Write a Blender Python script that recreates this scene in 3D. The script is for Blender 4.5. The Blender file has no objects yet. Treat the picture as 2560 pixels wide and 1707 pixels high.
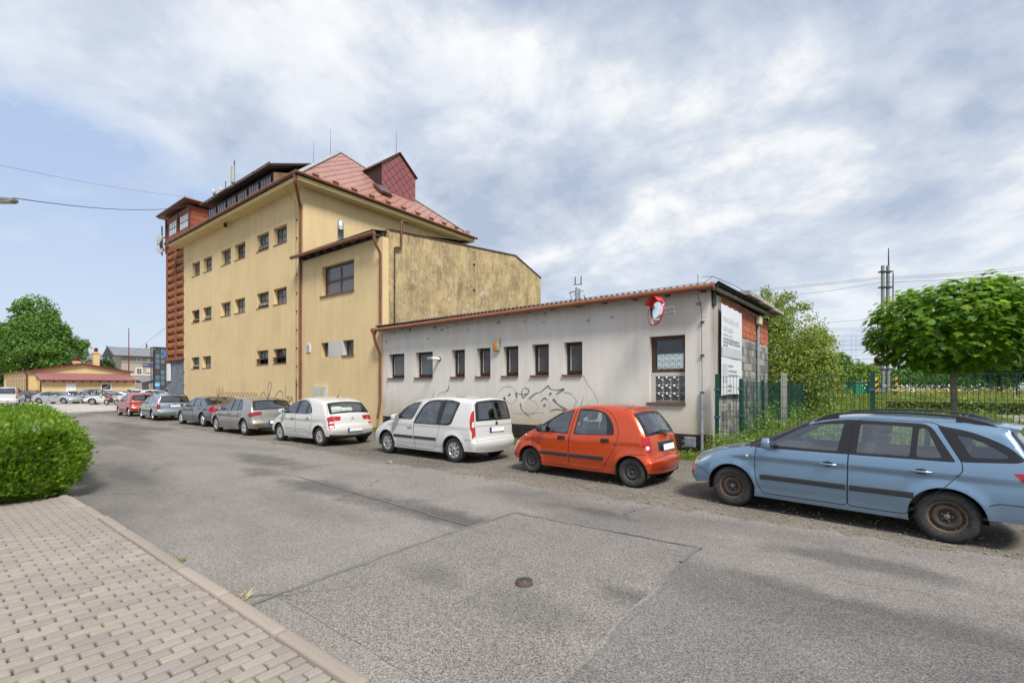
import bpy, math, random
import numpy as np
from mathutils import Vector, Matrix
from mathutils.geometry import delaunay_2d_cdt
SC = bpy.context.scene
COL = SC.collection
R = math.radians
rng = np.random.default_rng(7)
random.seed(7)

# ------------------------------------------------------------------ camera
cam = bpy.data.cameras.new("camera")
camo = bpy.data.objects.new("camera", cam)
COL.objects.link(camo)
camo.location = (0, 0, 1.83)
camo.rotation_euler = (R(90), 0, R(37.9))
cam.sensor_width = 36
cam.lens = 36 * 1187.7 / 2560
cam.shift_y = 114.5 / 2560
cam.clip_start = 0.05
cam.clip_end = 3000
SC.camera = camo

# ------------------------------------------------------------------ light
SUN_EL, SUN_AZ = R(52), Vector((0.80, -0.46))          # direction towards the sun, seen from above
sd = Vector((SUN_AZ.x, SUN_AZ.y, 0)).normalized() * math.cos(SUN_EL) + Vector((0, 0, math.sin(SUN_EL)))
sun = bpy.data.lights.new("sun", 'SUN')
sun.energy = 1.5
sun.angle = R(15)
sun.color = (1.0, 0.95, 0.87)
suno = bpy.data.objects.new("sun", sun)
COL.objects.link(suno)
suno.rotation_euler = sd.to_track_quat('Z', 'Y').to_euler()
suno.location = (20, -20, 40)

W = bpy.data.worlds.new("World")
SC.world = W
W.use_nodes = True
nt = W.node_tree
nt.nodes.clear()
def wn(t, **kw):
    n = nt.nodes.new(t)
    for k, v in kw.items():
        setattr(n, k, v)
    return n
def wl(a, b): nt.links.new(a, b)
def wmath(op, a, b=None, c=None, clamp=False):
    n = wn('ShaderNodeMath', operation=op, use_clamp=clamp)
    for i, v in enumerate((a, b, c)):
        if v is None: continue
        if isinstance(v, (int, float)): n.inputs[i].default_value = v
        else: wl(v, n.inputs[i])
    return n.outputs[0]
def wramp(fac, stops):
    n = wn('ShaderNodeValToRGB')
    el = n.color_ramp.elements
    while len(el) < len(stops): el.new(0.5)
    for e, (p, c) in zip(el, stops):
        e.position = p; e.color = (c[0], c[1], c[2], 1) if isinstance(c, tuple) else (c, c, c, 1)
    wl(fac, n.inputs[0])
    return n.outputs[0]
sky = wn('ShaderNodeTexSky', sky_type='NISHITA', sun_disc=False)
sky.sun_elevation = SUN_EL
sky.sun_rotation = math.atan2(sd.x, sd.y)
sky.air_density = 1.0; sky.dust_density = 1.6; sky.ozone_density = 1.6
tc = wn('ShaderNodeTexCoord')
sep = wn('ShaderNodeSeparateXYZ')
wl(tc.outputs['Generated'], sep.inputs[0])
zz = wmath('ADD', wmath('MAXIMUM', sep.outputs[2], 0.0), 0.30)
comb = wn('ShaderNodeCombineXYZ')
wl(wmath('DIVIDE', sep.outputs[0], zz), comb.inputs[0])
wl(wmath('DIVIDE', sep.outputs[1], zz), comb.inputs[1])
def wnoise(scale, detail, rough, loc, dist=0.0, sx=1.0, sy=1.0, rot=0.0):
    mp = wn('ShaderNodeMapping')
    mp.inputs['Location'].default_value = loc
    mp.inputs['Rotation'].default_value = (0, 0, rot)
    mp.inputs['Scale'].default_value = (sx, sy, 1)
    wl(comb.outputs[0], mp.inputs[0])
    n = wn('ShaderNodeTexNoise')
    n.inputs['Scale'].default_value = scale
    n.inputs['Detail'].default_value = detail
    n.inputs['Roughness'].default_value = rough
    n.inputs['Distortion'].default_value = dist
    wl(mp.outputs[0], n.inputs['Vector'])
    return n.outputs[0]
def blob(d, lo, hi):
    """1 near the sky direction d, falling to 0"""
    v = wn('ShaderNodeVectorMath', operation='DOT_PRODUCT')
    nv = wn('ShaderNodeVectorMath', operation='NORMALIZE')
    wl(tc.outputs['Generated'], nv.inputs[0])
    wl(nv.outputs[0], v.inputs[0])
    v.inputs[1].default_value = Vector(d).normalized()
    n = wn('ShaderNodeMapRange', interpolation_type='SMOOTHSTEP')
    wl(v.outputs['Value'], n.inputs['Value'])
    n.inputs['From Min'].default_value = lo
    n.inputs['From Max'].default_value = hi
    return n.outputs[0]
big = wnoise(0.85, 3, 0.5, (3.1, 1.7, 0), 0.3)
med = wnoise(2.1, 10, 0.58, (0.4, 7.7, 0), 0.25)
fine = wnoise(3.0, 9, 0.60, (5.2, 2.4, 0), 0.2)
streak = wnoise(1.5, 8, 0.60, (8.0, 0.0, 0), 0.3, 0.8, 1.3, 1.0)
# directions towards the clear gap of the photograph (left of centre) and the bank on the right
gap = blob((-1.26, 0.28, 0.50), 0.82, 0.995)
bank = blob((-0.25, 0.93, 0.62), 0.70, 0.95)
veil = blob((-1.0, 0.25, 1.05), 0.86, 0.98)
cov = wmath('ADD', wmath('MULTIPLY', big, 0.5), wmath('MULTIPLY', med, 0.7))
cov = wmath('ADD', cov, wmath('MULTIPLY', streak, 0.25))
cov = wmath('ADD', cov, wmath('MULTIPLY', bank, 0.20))
cov = wmath('ADD', cov, wmath('MULTIPLY', veil, 0.22))
cov = wmath('SUBTRACT', cov, wmath('MULTIPLY', gap, 0.20))
mask = wramp(cov, [(0.52, 0.0), (0.66, 0.55), (0.85, 1.0)])
lum = wmath('ADD', wmath('MULTIPLY', fine, 0.60), wmath('MULTIPLY', med, 0.6))
lum = wmath('ADD', lum, wmath('MULTIPLY', wmath('SUBTRACT', big, 0.5), 0.5))
lum = wmath('ADD', lum, wmath('MULTIPLY', bank, 0.06))
cloud = wramp(lum, [(0.46, (6.5, 6.5, 6.5)), (0.55, (5.5, 5.6, 5.75)), (0.63, (4.0, 4.35, 4.95)), (0.76, (2.7, 3.2, 4.1))])
base = wn('ShaderNodeMixRGB'); base.inputs[0].default_value = 0.72
wl(sky.outputs[0], base.inputs[1]); base.inputs[2].default_value = (3.25, 4.0, 5.35, 1)
hz = wmath('SUBTRACT', 1.0, wmath('MULTIPLY', wmath('ABSOLUTE', sep.outputs[2]), 3.2), None, True)
hzc = wn('ShaderNodeMixRGB'); wl(wmath('MULTIPLY', hz, 0.75), hzc.inputs[0])
mixc = wn('ShaderNodeMixRGB'); wl(mask, mixc.inputs[0]); wl(base.outputs[0], mixc.inputs[1]); wl(cloud, mixc.inputs[2])
wl(mixc.outputs[0], hzc.inputs[1]); hzc.inputs[2].default_value = (4.1, 4.6, 5.3, 1)
bg = wn('ShaderNodeBackground'); bg.inputs['Strength'].default_value = 0.05
wl(hzc.outputs[0], bg.inputs[0])
wo = wn('ShaderNodeOutputWorld'); wl(bg.outputs[0], wo.inputs[0])

vs = SC.view_settings
vs.view_transform = 'Standard'; vs.look = 'None'; vs.exposure = 1.75; vs.gamma = 1; vs.use_curve_mapping = False
SC.cycles.max_bounces = 8
SC.cycles.transparent_max_bounces = 24
SC.cycles.use_adaptive_sampling = True
SC.cycles.adaptive_threshold = 0.02
try:
    SC.cycles.use_denoising = True
except Exception: pass
# ------------------------------------------------------------------ helpers
def link(o, parent=None):
    COL.objects.link(o)
    if parent is not None: o.parent = parent
    return o
def tag(o, label=None, cat=None, group=None, kind=None):
    if label: o['label'] = label
    if cat: o['category'] = cat
    if group: o['group'] = group
    if kind: o['kind'] = kind
    return o
def thing(name, label, cat, loc=(0, 0, 0), rz=0, group=None):
    o = bpy.data.objects.new(name, None)
    o.empty_display_size = 0.2
    link(o); o.location = loc; o.rotation_euler = (0, 0, rz)
    return tag(o, label, cat, group)
def copy_tree(o, parent=None):
    c = o.copy(); COL.objects.link(c)
    if parent is not None: c.parent = parent
    for ch in KIDS(o): copy_tree(ch, c)
    return c
def KIDS(o): return list(o.children)
def mk(name, V, F, mats, parent=None, mi=None, smooth=False, normals=None):
    me = bpy.data.meshes.new(name)
    V = np.asarray(V, dtype=float)
    if isinstance(F, np.ndarray) and F.ndim == 2:
        n, k = F.shape
        me.vertices.add(len(V)); me.vertices.foreach_set('co', V.ravel())
        me.loops.add(n * k); me.loops.foreach_set('vertex_index', F.ravel().astype(np.int32))
        me.polygons.add(n); me.polygons.foreach_set('loop_start', np.arange(0, n * k, k, dtype=np.int32))
        me.update(calc_edges=True)
    else:
        me.from_pydata([tuple(v) for v in V], [], [tuple(f) for f in F])
    for m in (mats if isinstance(mats, (list, tuple)) else [mats]): me.materials.append(m)
    if mi is not None: me.polygons.foreach_set('material_index', np.asarray(mi, dtype=np.int32))
    if smooth: me.polygons.foreach_set('use_smooth', np.ones(len(me.polygons), dtype=bool))
    me.validate()
    if normals is not None and len(normals) == len(me.vertices):
        me.normals_split_custom_set_from_vertices([tuple(n) for n in normals])
    me.update()
    return link(bpy.data.objects.new(name, me), parent)
def share(name, me, parent, loc=(0, 0, 0), rot=(0, 0, 0), sc=None, mat=None):
    o = bpy.data.objects.new(name, me)
    link(o, parent); o.location = loc; o.rotation_euler = rot
    if sc: o.scale = sc
    if mat:
        o.material_slots[0].link = 'OBJECT'; o.material_slots[0].material = mat
    return o
class MB:
    """collects faces of one mesh"""
    def __init__(s): s.v = []; s.f = []; s.m = []; s.sm = []
    def add(s, V, F, m=0, smooth=False):
        b = len(s.v); s.v += [tuple(map(float, p)) for p in V]
        for f in F: s.f.append(tuple(i + b for i in f)); s.m.append(m); s.sm.append(smooth)
        return s
    def box(s, x0, x1, y0, y1, z0, z1, m=0, rz=0, piv=None):
        V = [(x, y, z) for z in (z0, z1) for y in (y0, y1) for x in (x0, x1)]
        if rz:
            px, py = piv or ((x0 + x1) / 2, (y0 + y1) / 2); c, q = math.cos(rz), math.sin(rz)
            V = [(px + (x - px) * c - (y - py) * q, py + (x - px) * q + (y - py) * c, z) for x, y, z in V]
        return s.add(V, [(0, 2, 3, 1), (4, 5, 7, 6), (0, 1, 5, 4), (2, 6, 7, 3), (0, 4, 6, 2), (1, 3, 7, 5)], m)
    def obox(s, c, ax, ay, az, m=0):
        """box from centre and three half-axis vectors"""
        c, ax, ay, az = map(Vector, (c, ax, ay, az))
        V = [c + ax * i + ay * j + az * k for k in (-1, 1) for j in (-1, 1) for i in (-1, 1)]
        return s.add(V, [(0, 2, 3, 1), (4, 5, 7, 6), (0, 1, 5, 4), (2, 6, 7, 3), (0, 4, 6, 2), (1, 3, 7, 5)], m)
    def bar(s, a, b, w, h, m=0, up=(0, 0, 1)):
        a, b = Vector(a), Vector(b); d = (b - a)
        if d.length < 1e-6: return s
        dn = d.normalized(); u = Vector(up)
        if abs(dn.dot(u)) > 0.98: u = Vector((0, 1, 0))
        sd_ = dn.cross(u).normalized(); u2 = sd_.cross(dn).normalized()
        return s.obox((a + b) / 2, d / 2, sd_ * w / 2, u2 * h / 2, m)
    def tube(s, pts, r, n=8, m=0, cap=True, smooth=True):
        pts = [Vector(p) for p in pts]
        rr = r if isinstance(r, (list, tuple)) else [r] * len(pts)
        rings = []; prev = None
        for i, p in enumerate(pts):
            d = (pts[min(i + 1, len(pts) - 1)] - pts[max(i - 1, 0)]).normalized()
            u = Vector((0, 0, 1)) if abs(d.z) < 0.95 else Vector((1, 0, 0))
            if prev is not None: u = prev
            sd_ = d.cross(u)
            if sd_.length < 1e-4: sd_ = d.cross(Vector((0, 1, 0.1)))
            sd_.normalize(); u = sd_.cross(d).normalized(); prev = u
            rings.append([p + (sd_ * math.cos(2 * math.pi * k / n) + u * math.sin(2 * math.pi * k / n)) * rr[i] for k in range(n)])
        V = [q for rg in rings for q in rg]
        F = [(i * n + k, i * n + (k + 1) % n, (i + 1) * n + (k + 1) % n, (i + 1) * n + k) for i in range(len(pts) - 1) for k in range(n)]
        s.add(V, F, m, smooth)
        if cap:
            s.add(rings[0], [tuple(range(n))[::-1]], m); s.add(rings[-1], [tuple(range(n))], m)
        return s
    def lathe(s, prof, n=24, c=(0, 0, 0), axis='z', m=0, smooth=True, a0=0, a1=2 * math.pi):
        full = abs(a1 - a0 - 2 * math.pi) < 1e-6
        V = []; k = n if full else n + 1
        for r, h in prof:
            for i in range(k):
                a = a0 + (a1 - a0) * i / n
                x, y = r * math.cos(a), r * math.sin(a)
                V.append({'z': (c[0] + x, c[1] + y, c[2] + h), 'y': (c[0] + x, c[1] + h, c[2] + y), 'x': (c[0] + h, c[1] + x, c[2] + y)}[axis])
        F = []
        for j in range(len(prof) - 1):
            for i in range(n):
                i2 = (i + 1) % k if full else i + 1
                F.append((j * k + i, j * k + i2, (j + 1) * k + i2, (j + 1) * k + i))
        mm = m if isinstance(m, list) else None
        if mm is None: return s.add(V, F, m, smooth)
        b = len(s.v); s.v += V
        for j in range(len(prof) - 1):
            for f in F[j * n:(j + 1) * n]: s.f.append(tuple(i + b for i in f)); s.m.append(mm[j]); s.sm.append(smooth)
        return s
    def prism(s, poly, a, b, axis='y', m=0):
        """2D polygon extruded along an axis: axis y -> poly in (x,z), x -> (y,z), z -> (x,y)"""
        n = len(poly)
        def P(p, h): return {'y': (p[0], h, p[1]), 'x': (h, p[0], p[1]), 'z': (p[0], p[1], h)}[axis]
        V = [P(p, a) for p in poly] + [P(p, b) for p in poly]
        F = [tuple(range(n))[::-1], tuple(range(n, 2 * n))] + [(i, (i + 1) % n, n + (i + 1) % n, n + i) for i in range(n)]
        return s.add(V, F, m)
    def build(s, name, mats, parent=None):
        o = mk(name, s.v, s.f, mats, parent, s.m)
        if any(s.sm): o.data.polygons.foreach_set('use_smooth', s.sm)
        return o
def ribbon(mb, pts, w, nrm, m=0, off=0.0):
    """flat strip of width w along pts, facing nrm"""
    pts = [Vector(p) for p in pts]; nrm = Vector(nrm).normalized(); V = []
    ww = w if isinstance(w, (list, tuple)) else [w] * len(pts)
    for i, p in enumerate(pts):
        d = (pts[min(i + 1, len(pts) - 1)] - pts[max(i - 1, 0)]).normalized()
        sd_ = nrm.cross(d).normalized() * ww[i] / 2
        V += [p + sd_ + nrm * off, p - sd_ + nrm * off]
    mb.add(V, [(2 * i, 2 * i + 1, 2 * i + 3, 2 * i + 2) for i in range(len(pts) - 1)], m)
def spline(pts, n=8, closed=False):
    """Catmull-Rom through points (any dimension)"""
    P = [np.array(p, float) for p in pts]; out = []
    N = len(P)
    for i in range(N if closed else N - 1):
        p0 = P[(i - 1) % N] if (closed or i > 0) else 2 * P[0] - P[1]
        p1, p2 = P[i], P[(i + 1) % N]
        p3 = P[(i + 2) % N] if (closed or i + 2 < N) else 2 * P[-1] - P[-2]
        for k in range(n):
            t = k / n
            out.append(0.5 * ((2 * p1) + (-p0 + p2) * t + (2 * p0 - 5 * p1 + 4 * p2 - p3) * t * t + (-p0 + 3 * p1 - 3 * p2 + p3) * t ** 3))
    if not closed: out.append(P[-1])
    return [tuple(p) for p in out]
def roundpoly(poly, r=0.04, n=3):
    out = []; N = len(poly)
    for i in range(N):
        p = np.array(poly[i][:2], float); a = np.array(poly[i - 1][:2], float); b = np.array(poly[(i + 1) % N][:2], float)
        rr = poly[i][2] if len(poly[i]) > 2 else r
        la, lb = np.linalg.norm(a - p), np.linalg.norm(b - p)
        q = min(rr, la * 0.45, lb * 0.45)
        if q < 1e-3: out.append(tuple(p)); continue
        A = p + (a - p) / la * q; B = p + (b - p) / lb * q
        for k in range(n + 1):
            t = k / n; out.append(tuple((1 - t) ** 2 * A + 2 * t * (1 - t) * p + t * t * B))
    return out

# ------------------------------------------------------------------ materials
def srgb(r, g, b):
    f = lambda c: (c / 255 / 12.92) if c / 255 <= 0.04045 else ((c / 255 + 0.055) / 1.055) ** 2.4
    return (f(r), f(g), f(b))
class M:
    """small node-building wrapper round one material"""
    def __init__(s, name):
        s.mat = bpy.data.materials.new(name); s.mat.use_nodes = True
        s.nt = s.mat.node_tree; s.b = s.nt.nodes['Principled BSDF']; s.out = s.nt.nodes['Material Output']
        s._co = None
    def n(s, t, **kw):
        x = s.nt.nodes.new(t)
        for k, v in kw.items(): setattr(x, k, v)
        return x
    def l(s, a, b): s.nt.links.new(a, b)
    def set(s, inp, v):
        i = s.b.inputs[inp]
        if isinstance(v, (int, float)): i.default_value = v
        elif isinstance(v, tuple): i.default_value = v if len(v) == 4 else (*v, 1)
        else: s.l(v, i)
        return s
    def co(s, kind='Object', scale=(1, 1, 1), loc=(0, 0, 0), rot=(0, 0, 0)):
        t = s.n('ShaderNodeTexCoord')
        mp = s.n('ShaderNodeMapping'); s.l(t.outputs[kind], mp.inputs[0])
        mp.inputs['Scale'].default_value = scale; mp.inputs['Location'].default_value = loc; mp.inputs['Rotation'].default_value = rot
        return mp.outputs[0]
    def noise(s, scale, detail=4, rough=0.55, vec=None, dist=0.0):
        x = s.n('ShaderNodeTexNoise'); x.inputs['Scale'].default_value = scale; x.inputs['Detail'].default_value = detail
        x.inputs['Roughness'].default_value = rough; x.inputs['Distortion'].default_value = dist
        s.l(vec if vec is not None else s.co(), x.inputs['Vector'])
        return x.outputs[0]
    def voro(s, scale, vec=None, feature='F1', out='Distance', rnd=1.0):
        x = s.n('ShaderNodeTexVoronoi', feature=feature); x.inputs['Scale'].default_value = scale
        x.inputs['Randomness'].default_value = rnd
        s.l(vec if vec is not None else s.co(), x.inputs['Vector'])
        return x.outputs[out]
    def ramp(s, fac, stops, interp='LINEAR'):
        x = s.n('ShaderNodeValToRGB'); el = x.color_ramp.elements; x.color_ramp.interpolation = interp
        while len(el) < len(stops): el.new(0.5)
        for e, (p, c) in zip(el, stops):
            e.position = p; e.color = (*c, 1) if isinstance(c, tuple) else (c, c, c, 1)
        s.l(fac, x.inputs[0]); return x.outputs[0]
    def mix(s, fac, a, b, blend='MIX'):
        x = s.n('ShaderNodeMixRGB', blend_type=blend)
        for i, v in enumerate((fac, a, b)):
            if isinstance(v, (int, float)): x.inputs[i].default_value = v if i == 0 else (v, v, v, 1)
            elif isinstance(v, tuple): x.inputs[i].default_value = (*v, 1)
            else: s.l(v, x.inputs[i])
        return x.outputs[0]
    def math(s, op, a, b=None, clamp=False):
        x = s.n('ShaderNodeMath', operation=op, use_clamp=clamp)
        for i, v in enumerate((a, b)):
            if v is None: continue
            if isinstance(v, (int, float)): x.inputs[i].default_value = v
            else: s.l(v, x.inputs[i])
        return x.outputs[0]
    def sep(s, vec=None):
        x = s.n('ShaderNodeSeparateXYZ'); s.l(vec if vec is not None else s.co(), x.inputs[0]); return x.outputs
    def bump(s, h, strength=0.3, dist=0.01):
        x = s.n('ShaderNodeBump'); x.inputs['Strength'].default_value = strength; x.inputs['Distance'].default_value = dist
        s.l(h, x.inputs['Height']); s.l(x.outputs[0], s.b.inputs['Normal']); return s
    def objrand(s):
        return s.n('ShaderNodeObjectInfo').outputs['Random']
def flat(name, col, rough=0.6, metal=0.0, var=0.0, vscale=6.0, spec=0.5, coat=0.0):
    m = M(name)
    if var:
        nz = m.noise(vscale, 5, 0.6)
        m.set('Base Color', m.mix(m.math('MULTIPLY', m.ramp(nz, [(0.3, 0.0), (0.7, 1.0)]), 1.0), tuple(c * (1 - var) for c in col), tuple(min(1, c * (1 + var * 0.6)) for c in col)))
    else: m.set('Base Color', col)
    m.set('Roughness', rough).set('Metallic', metal).set('Specular IOR Level', spec)
    if coat: m.set('Coat Weight', coat).set('Coat Roughness', 0.05)
    return m.mat
# ------------------------------------------------------------------ cars: materials
def paint(name, col, metal=0.35, rough=0.32, dirt=0.35, dirtcol=(0.16, 0.13, 0.10)):
    m = M(name)
    z = m.sep()[2]
    nz = m.noise(9, 6, 0.65)
    nz2 = m.noise(2.2, 4, 0.6)
    d = m.math('MULTIPLY', m.ramp(m.math('ADD', z, m.math('MULTIPLY', nz2, 0.35)), [(0.32, 1.0), (0.62, 0.16), (1.0, 0.06)]), m.ramp(nz, [(0.25, 0.35), (0.75, 1.0)]))
    d = m.math('MULTIPLY', d, dirt, True)
    m.set('Base Color', m.mix(d, col, dirtcol))
    m.set('Roughness', m.math('ADD', m.math('MULTIPLY', d, 0.5), rough))
    m.set('Metallic', metal)
    m.set('Coat Weight', m.math('SUBTRACT', 0.9, d)).set('Coat Roughness', 0.06)
    return m.mat
def glassmat(name, tint=(0.90, 0.96, 0.94), refl=1.0):
    m = M(name); m.nt.nodes.remove(m.b)
    tr = m.n('ShaderNodeBsdfTransparent'); tr.inputs[0].default_value = (*tint, 1)
    gl = m.n('ShaderNodeBsdfGlossy'); gl.inputs['Roughness'].default_value = 0.03; gl.inputs[0].default_value = (0.95, 0.97, 1, 1)
    fr = m.n('ShaderNodeFresnel'); fr.inputs[0].default_value = 1.52
    mx = m.n('ShaderNodeMixShader')
    m.l(m.math('ADD', m.math('MULTIPLY', fr.outputs[0], 1.3 * refl), 0.10 * refl), mx.inputs[0]); m.l(tr.outputs[0], mx.inputs[1]); m.l(gl.outputs[0], mx.inputs[2])
    m.l(mx.outputs[0], m.out.inputs[0])
    return m.mat
CM = dict(
    glass=glassmat('car_glass'), glassd=glassmat('car_glass_dark', (0.42, 0.47, 0.46)),
    black=flat('black_gloss_trim', (0.012, 0.012, 0.014), 0.25), seam=flat('panel_gap', (0.006, 0.006, 0.006), 0.8),
    plastic=flat('dark_plastic', (0.022, 0.023, 0.025), 0.55, var=0.3), inner=flat('cabin_lining', (0.13, 0.133, 0.138), 0.8),
    under=flat('underbody', (0.012, 0.012, 0.012), 0.9),
    seat=flat('seat_fabric', (0.15, 0.153, 0.16), 0.9), liner=flat('roof_lining', (0.34, 0.33, 0.31), 0.9),
    chrome=flat('chrome', (0.75, 0.76, 0.78), 0.12, 1.0), silver=flat('silver_wheel', (0.55, 0.56, 0.57), 0.32, 0.75, var=0.15),
    white=flat('plate_white', (0.82, 0.82, 0.80), 0.4), blue=flat('plate_blue', (0.01, 0.05, 0.42), 0.4),
    grey=flat('plate_letter', (0.62, 0.62, 0.62), 0.5), letter=flat('plate_black_letter', (0.02, 0.02, 0.02), 0.5),
    red=flat('red_lens', (0.36, 0.005, 0.008), 0.12, coat=0.6), dred=flat('dark_red_lens', (0.22, 0.006, 0.010), 0.15, coat=0.6),
    lens=flat('clear_lens', (0.62, 0.62, 0.60), 0.10, 0.2, coat=0.6), yellens=flat('aged_lens', (0.55, 0.52, 0.40), 0.16, 0.2, coat=0.6),
    amber=flat('amber_lens', (0.6, 0.25, 0.03), 0.2),
)
def tyremat():
    m = M('tyre_rubber'); n = m.noise(30, 5, 0.6)
    m.set('Base Color', m.mix(m.ramp(n, [(0.35, 0.0), (0.75, 1.0)]), (0.016, 0.016, 0.017), (0.055, 0.052, 0.048))).set('Roughness', 0.85)
    m.bump(n, 0.25, 0.004); return m.mat
def rustmat():
    m = M('rusty_steel_rim'); n = m.noise(14, 6, 0.7); r = m.n('ShaderNodeVectorMath', operation='LENGTH'); m.l(m.co(), r.inputs[0])
    a = m.math('ADD', m.math('MULTIPLY', m.ramp(r.outputs[1], [(0.05, 0.0), (0.15, 1.0)]), 0.7), m.math('MULTIPLY', n, 0.55))
    m.set('Base Color', m.mix(m.ramp(a, [(0.45, 0.0), (0.95, 1.0)]), (0.035, 0.034, 0.036), (0.105, 0.074, 0.054))).set('Roughness', 0.75).set('Metallic', 0.2)
    m.bump(n, 0.2, 0.003); return m.mat
CM['tyre'] = tyremat(); CM['rust'] = rustmat(); CM['steel'] = flat('black_steel_rim', (0.055, 0.055, 0.058), 0.65, 0.2, var=0.45, vscale=20)

# ------------------------------------------------------------------ cars: wheels
WHEELS = {}
def wheel_meshes(style, Rw, wd=0.20, rr=None):
    """(tyre mesh, rim mesh) of a wheel whose outer side faces -y, centred on the origin"""
    key = (style, Rw, wd)
    if key in WHEELS: return WHEELS[key]
    rr = rr or Rw * 0.63
    h = wd / 2
    t = MB()
    t.lathe([(rr - 0.012, -h + 0.035), (rr, -h + 0.012), (rr + 0.03, -h + 0.002), (Rw - 0.045, -h), (Rw - 0.02, -h + 0.012), (Rw - 0.005, -h + 0.03), (Rw, -h + 0.05), (Rw, h - 0.05), (Rw - 0.02, h - 0.012), (rr + 0.03, h), (rr, h - 0.02)], 48, axis='y')
    for k in range(60):          # tread blocks
        a = 2 * math.pi * k / 60
        for y in (-h + 0.045, -0.012, h - 0.075):
            c = (math.cos(a) * (Rw + 0.000), y + 0.02, math.sin(a) * (Rw + 0.000))
            t.obox(c, (-math.sin(a) * 0.011, 0, math.cos(a) * 0.011), (0, 0.020, 0), (math.cos(a) * 0.004, 0, math.sin(a) * 0.004))
    r = MB()
    f = -h + 0.022
    if style.startswith('steel'):
        hole = 20 if style == 'steel_rust' else 14
        r.lathe([(rr + 0.006, f - 0.002), (rr - 0.004, f - 0.008), (rr - 0.02, f), (rr - 0.035, f + 0.035), (rr - 0.055, f + 0.03), (rr * 0.72, f + 0.012), (rr * 0.50, f + 0.02), (rr * 0.40, f + 0.04), (rr * 0.33, f + 0.045), (rr * 0.20, f + 0.04), (0.001, f + 0.04)], 48, axis='y', m=0)
        for k in range(hole):
            if style == 'steel_rust' and k % 4 == 3: continue
            a = 2 * math.pi * k / hole; q = rr * 0.80
            cx_, cz_ = q * math.cos(a), q * math.sin(a)
            w_ = 0.013 if style == 'steel_rust' else 0.012
            r.lathe([(w_, 0.0), (0.0005, 0.0)], 10, (cx_, f + 0.0125, cz_), 'y', 1, False)
        for k in range(5 if style == 'steel_rust' else 4):
            a = 2 * math.pi * k / (5 if style == 'steel_rust' else 4) + 0.3
            r.lathe([(0.011, 0.04), (0.011, -0.002), (0.008, -0.006), (0.001, -0.006)], 6, (rr * 0.27 * math.cos(a), f + 0.03, rr * 0.27 * math.sin(a)), 'y', 2, False)
        r.lathe([(0.034, 0.03), (0.034, -0.004), (0.026, -0.012), (0.001, -0.012)], 20, (0, f + 0.03, 0), 'y', 2 if style == 'steel_rust' else 0)
        mats = [CM['rust'] if style == 'steel_rust' else CM['steel'], CM['seam'], flat('wheel_bolt', (0.20, 0.18, 0.15), 0.5, 0.6)]
    else:
        n, pair, wfrac = {'cap7': (7, 0, 0.62), 'cap9': (9, 0, 0.60), 'multi5': (5, 1, 0.30), 'star5': (5, 1, 0.26), 'cap6': (6, 0, 0.58)}[style]
        r.lathe([(rr + 0.004, f - 0.004), (rr - 0.004, f - 0.010), (rr - 0.022, f - 0.004), (rr - 0.026, f + 0.02)], 48, axis='y', m=0)
        r.lathe([(rr - 0.02, f + 0.022), (0.001, f + 0.028)], 32, axis='y', m=1)
        r.lathe([(rr * 0.30, f + 0.02), (rr * 0.29, f - 0.002), (rr * 0.2, f - 0.010), (0.001, f - 0.012)], 24, axis='y', m=0)
        r.lathe([(rr * 0.12, f - 0.0125), (0.001, f - 0.0150)], 16, axis='y', m=2)
        for k in range(n):
            a0 = 2 * math.pi * k / n + 0.2
            offs = (-0.16, 0.16) if pair else (0,)
            for of in offs:
                a1 = a0 + of * 1.25; a2 = a0 + of * (1.45 if style == 'multi5' else 1.0)
                w1 = rr * 0.10 if pair else rr * 0.12; w2 = math.pi / n * rr * 0.95 * wfrac if not pair else rr * 0.075
                P = []
                for rad, w, a in ((rr * 0.24, w1, a1), (rr - 0.012, w2, a2)):
                    ca, sa = math.cos(a), math.sin(a)
                    for sgn in (-1, 1): P.append((rad * ca - sgn * w * sa, rad * sa + sgn * w * ca))
                a_, b_, c_, d_ = P
                cen = lambda p, q, t=0.5: (p[0] + (q[0] - p[0]) * t, p[1] + (q[1] - p[1]) * t)
                m1, m2 = cen(a_, b_), cen(c_, d_)
                V = [(a_[0], f + 0.022, a_[1]), (b_[0], f + 0.022, b_[1]), (c_[0], f + 0.022, c_[1]), (d_[0], f + 0.022, d_[1]),
                     (cen(a_, m1, .25)[0], f - 0.004, cen(a_, m1, .25)[1]), (cen(b_, m1, .25)[0], f - 0.004, cen(b_, m1, .25)[1]),
                     (cen(c_, m2, .2)[0], f - 0.006, cen(c_, m2, .2)[1]), (cen(d_, m2, .2)[0], f - 0.006, cen(d_, m2, .2)[1])]
                r.add(V, [(4, 6, 7, 5), (0, 2, 6, 4), (1, 5, 7, 3), (2, 3, 7, 6), (0, 4, 5, 1)], 0)
        mats = [CM['silver'], CM['under'], CM['plastic']]
    to = mk('tyre', t.v, t.f, CM['tyre'], None, None); to.data.polygons.foreach_set('use_smooth', t.sm)
    ro = r.build('rim', mats)
    res = (to.data, ro.data)
    bpy.data.objects.remove(to); bpy.data.objects.remove(ro)
    WHEELS[key] = res
    return res

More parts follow.
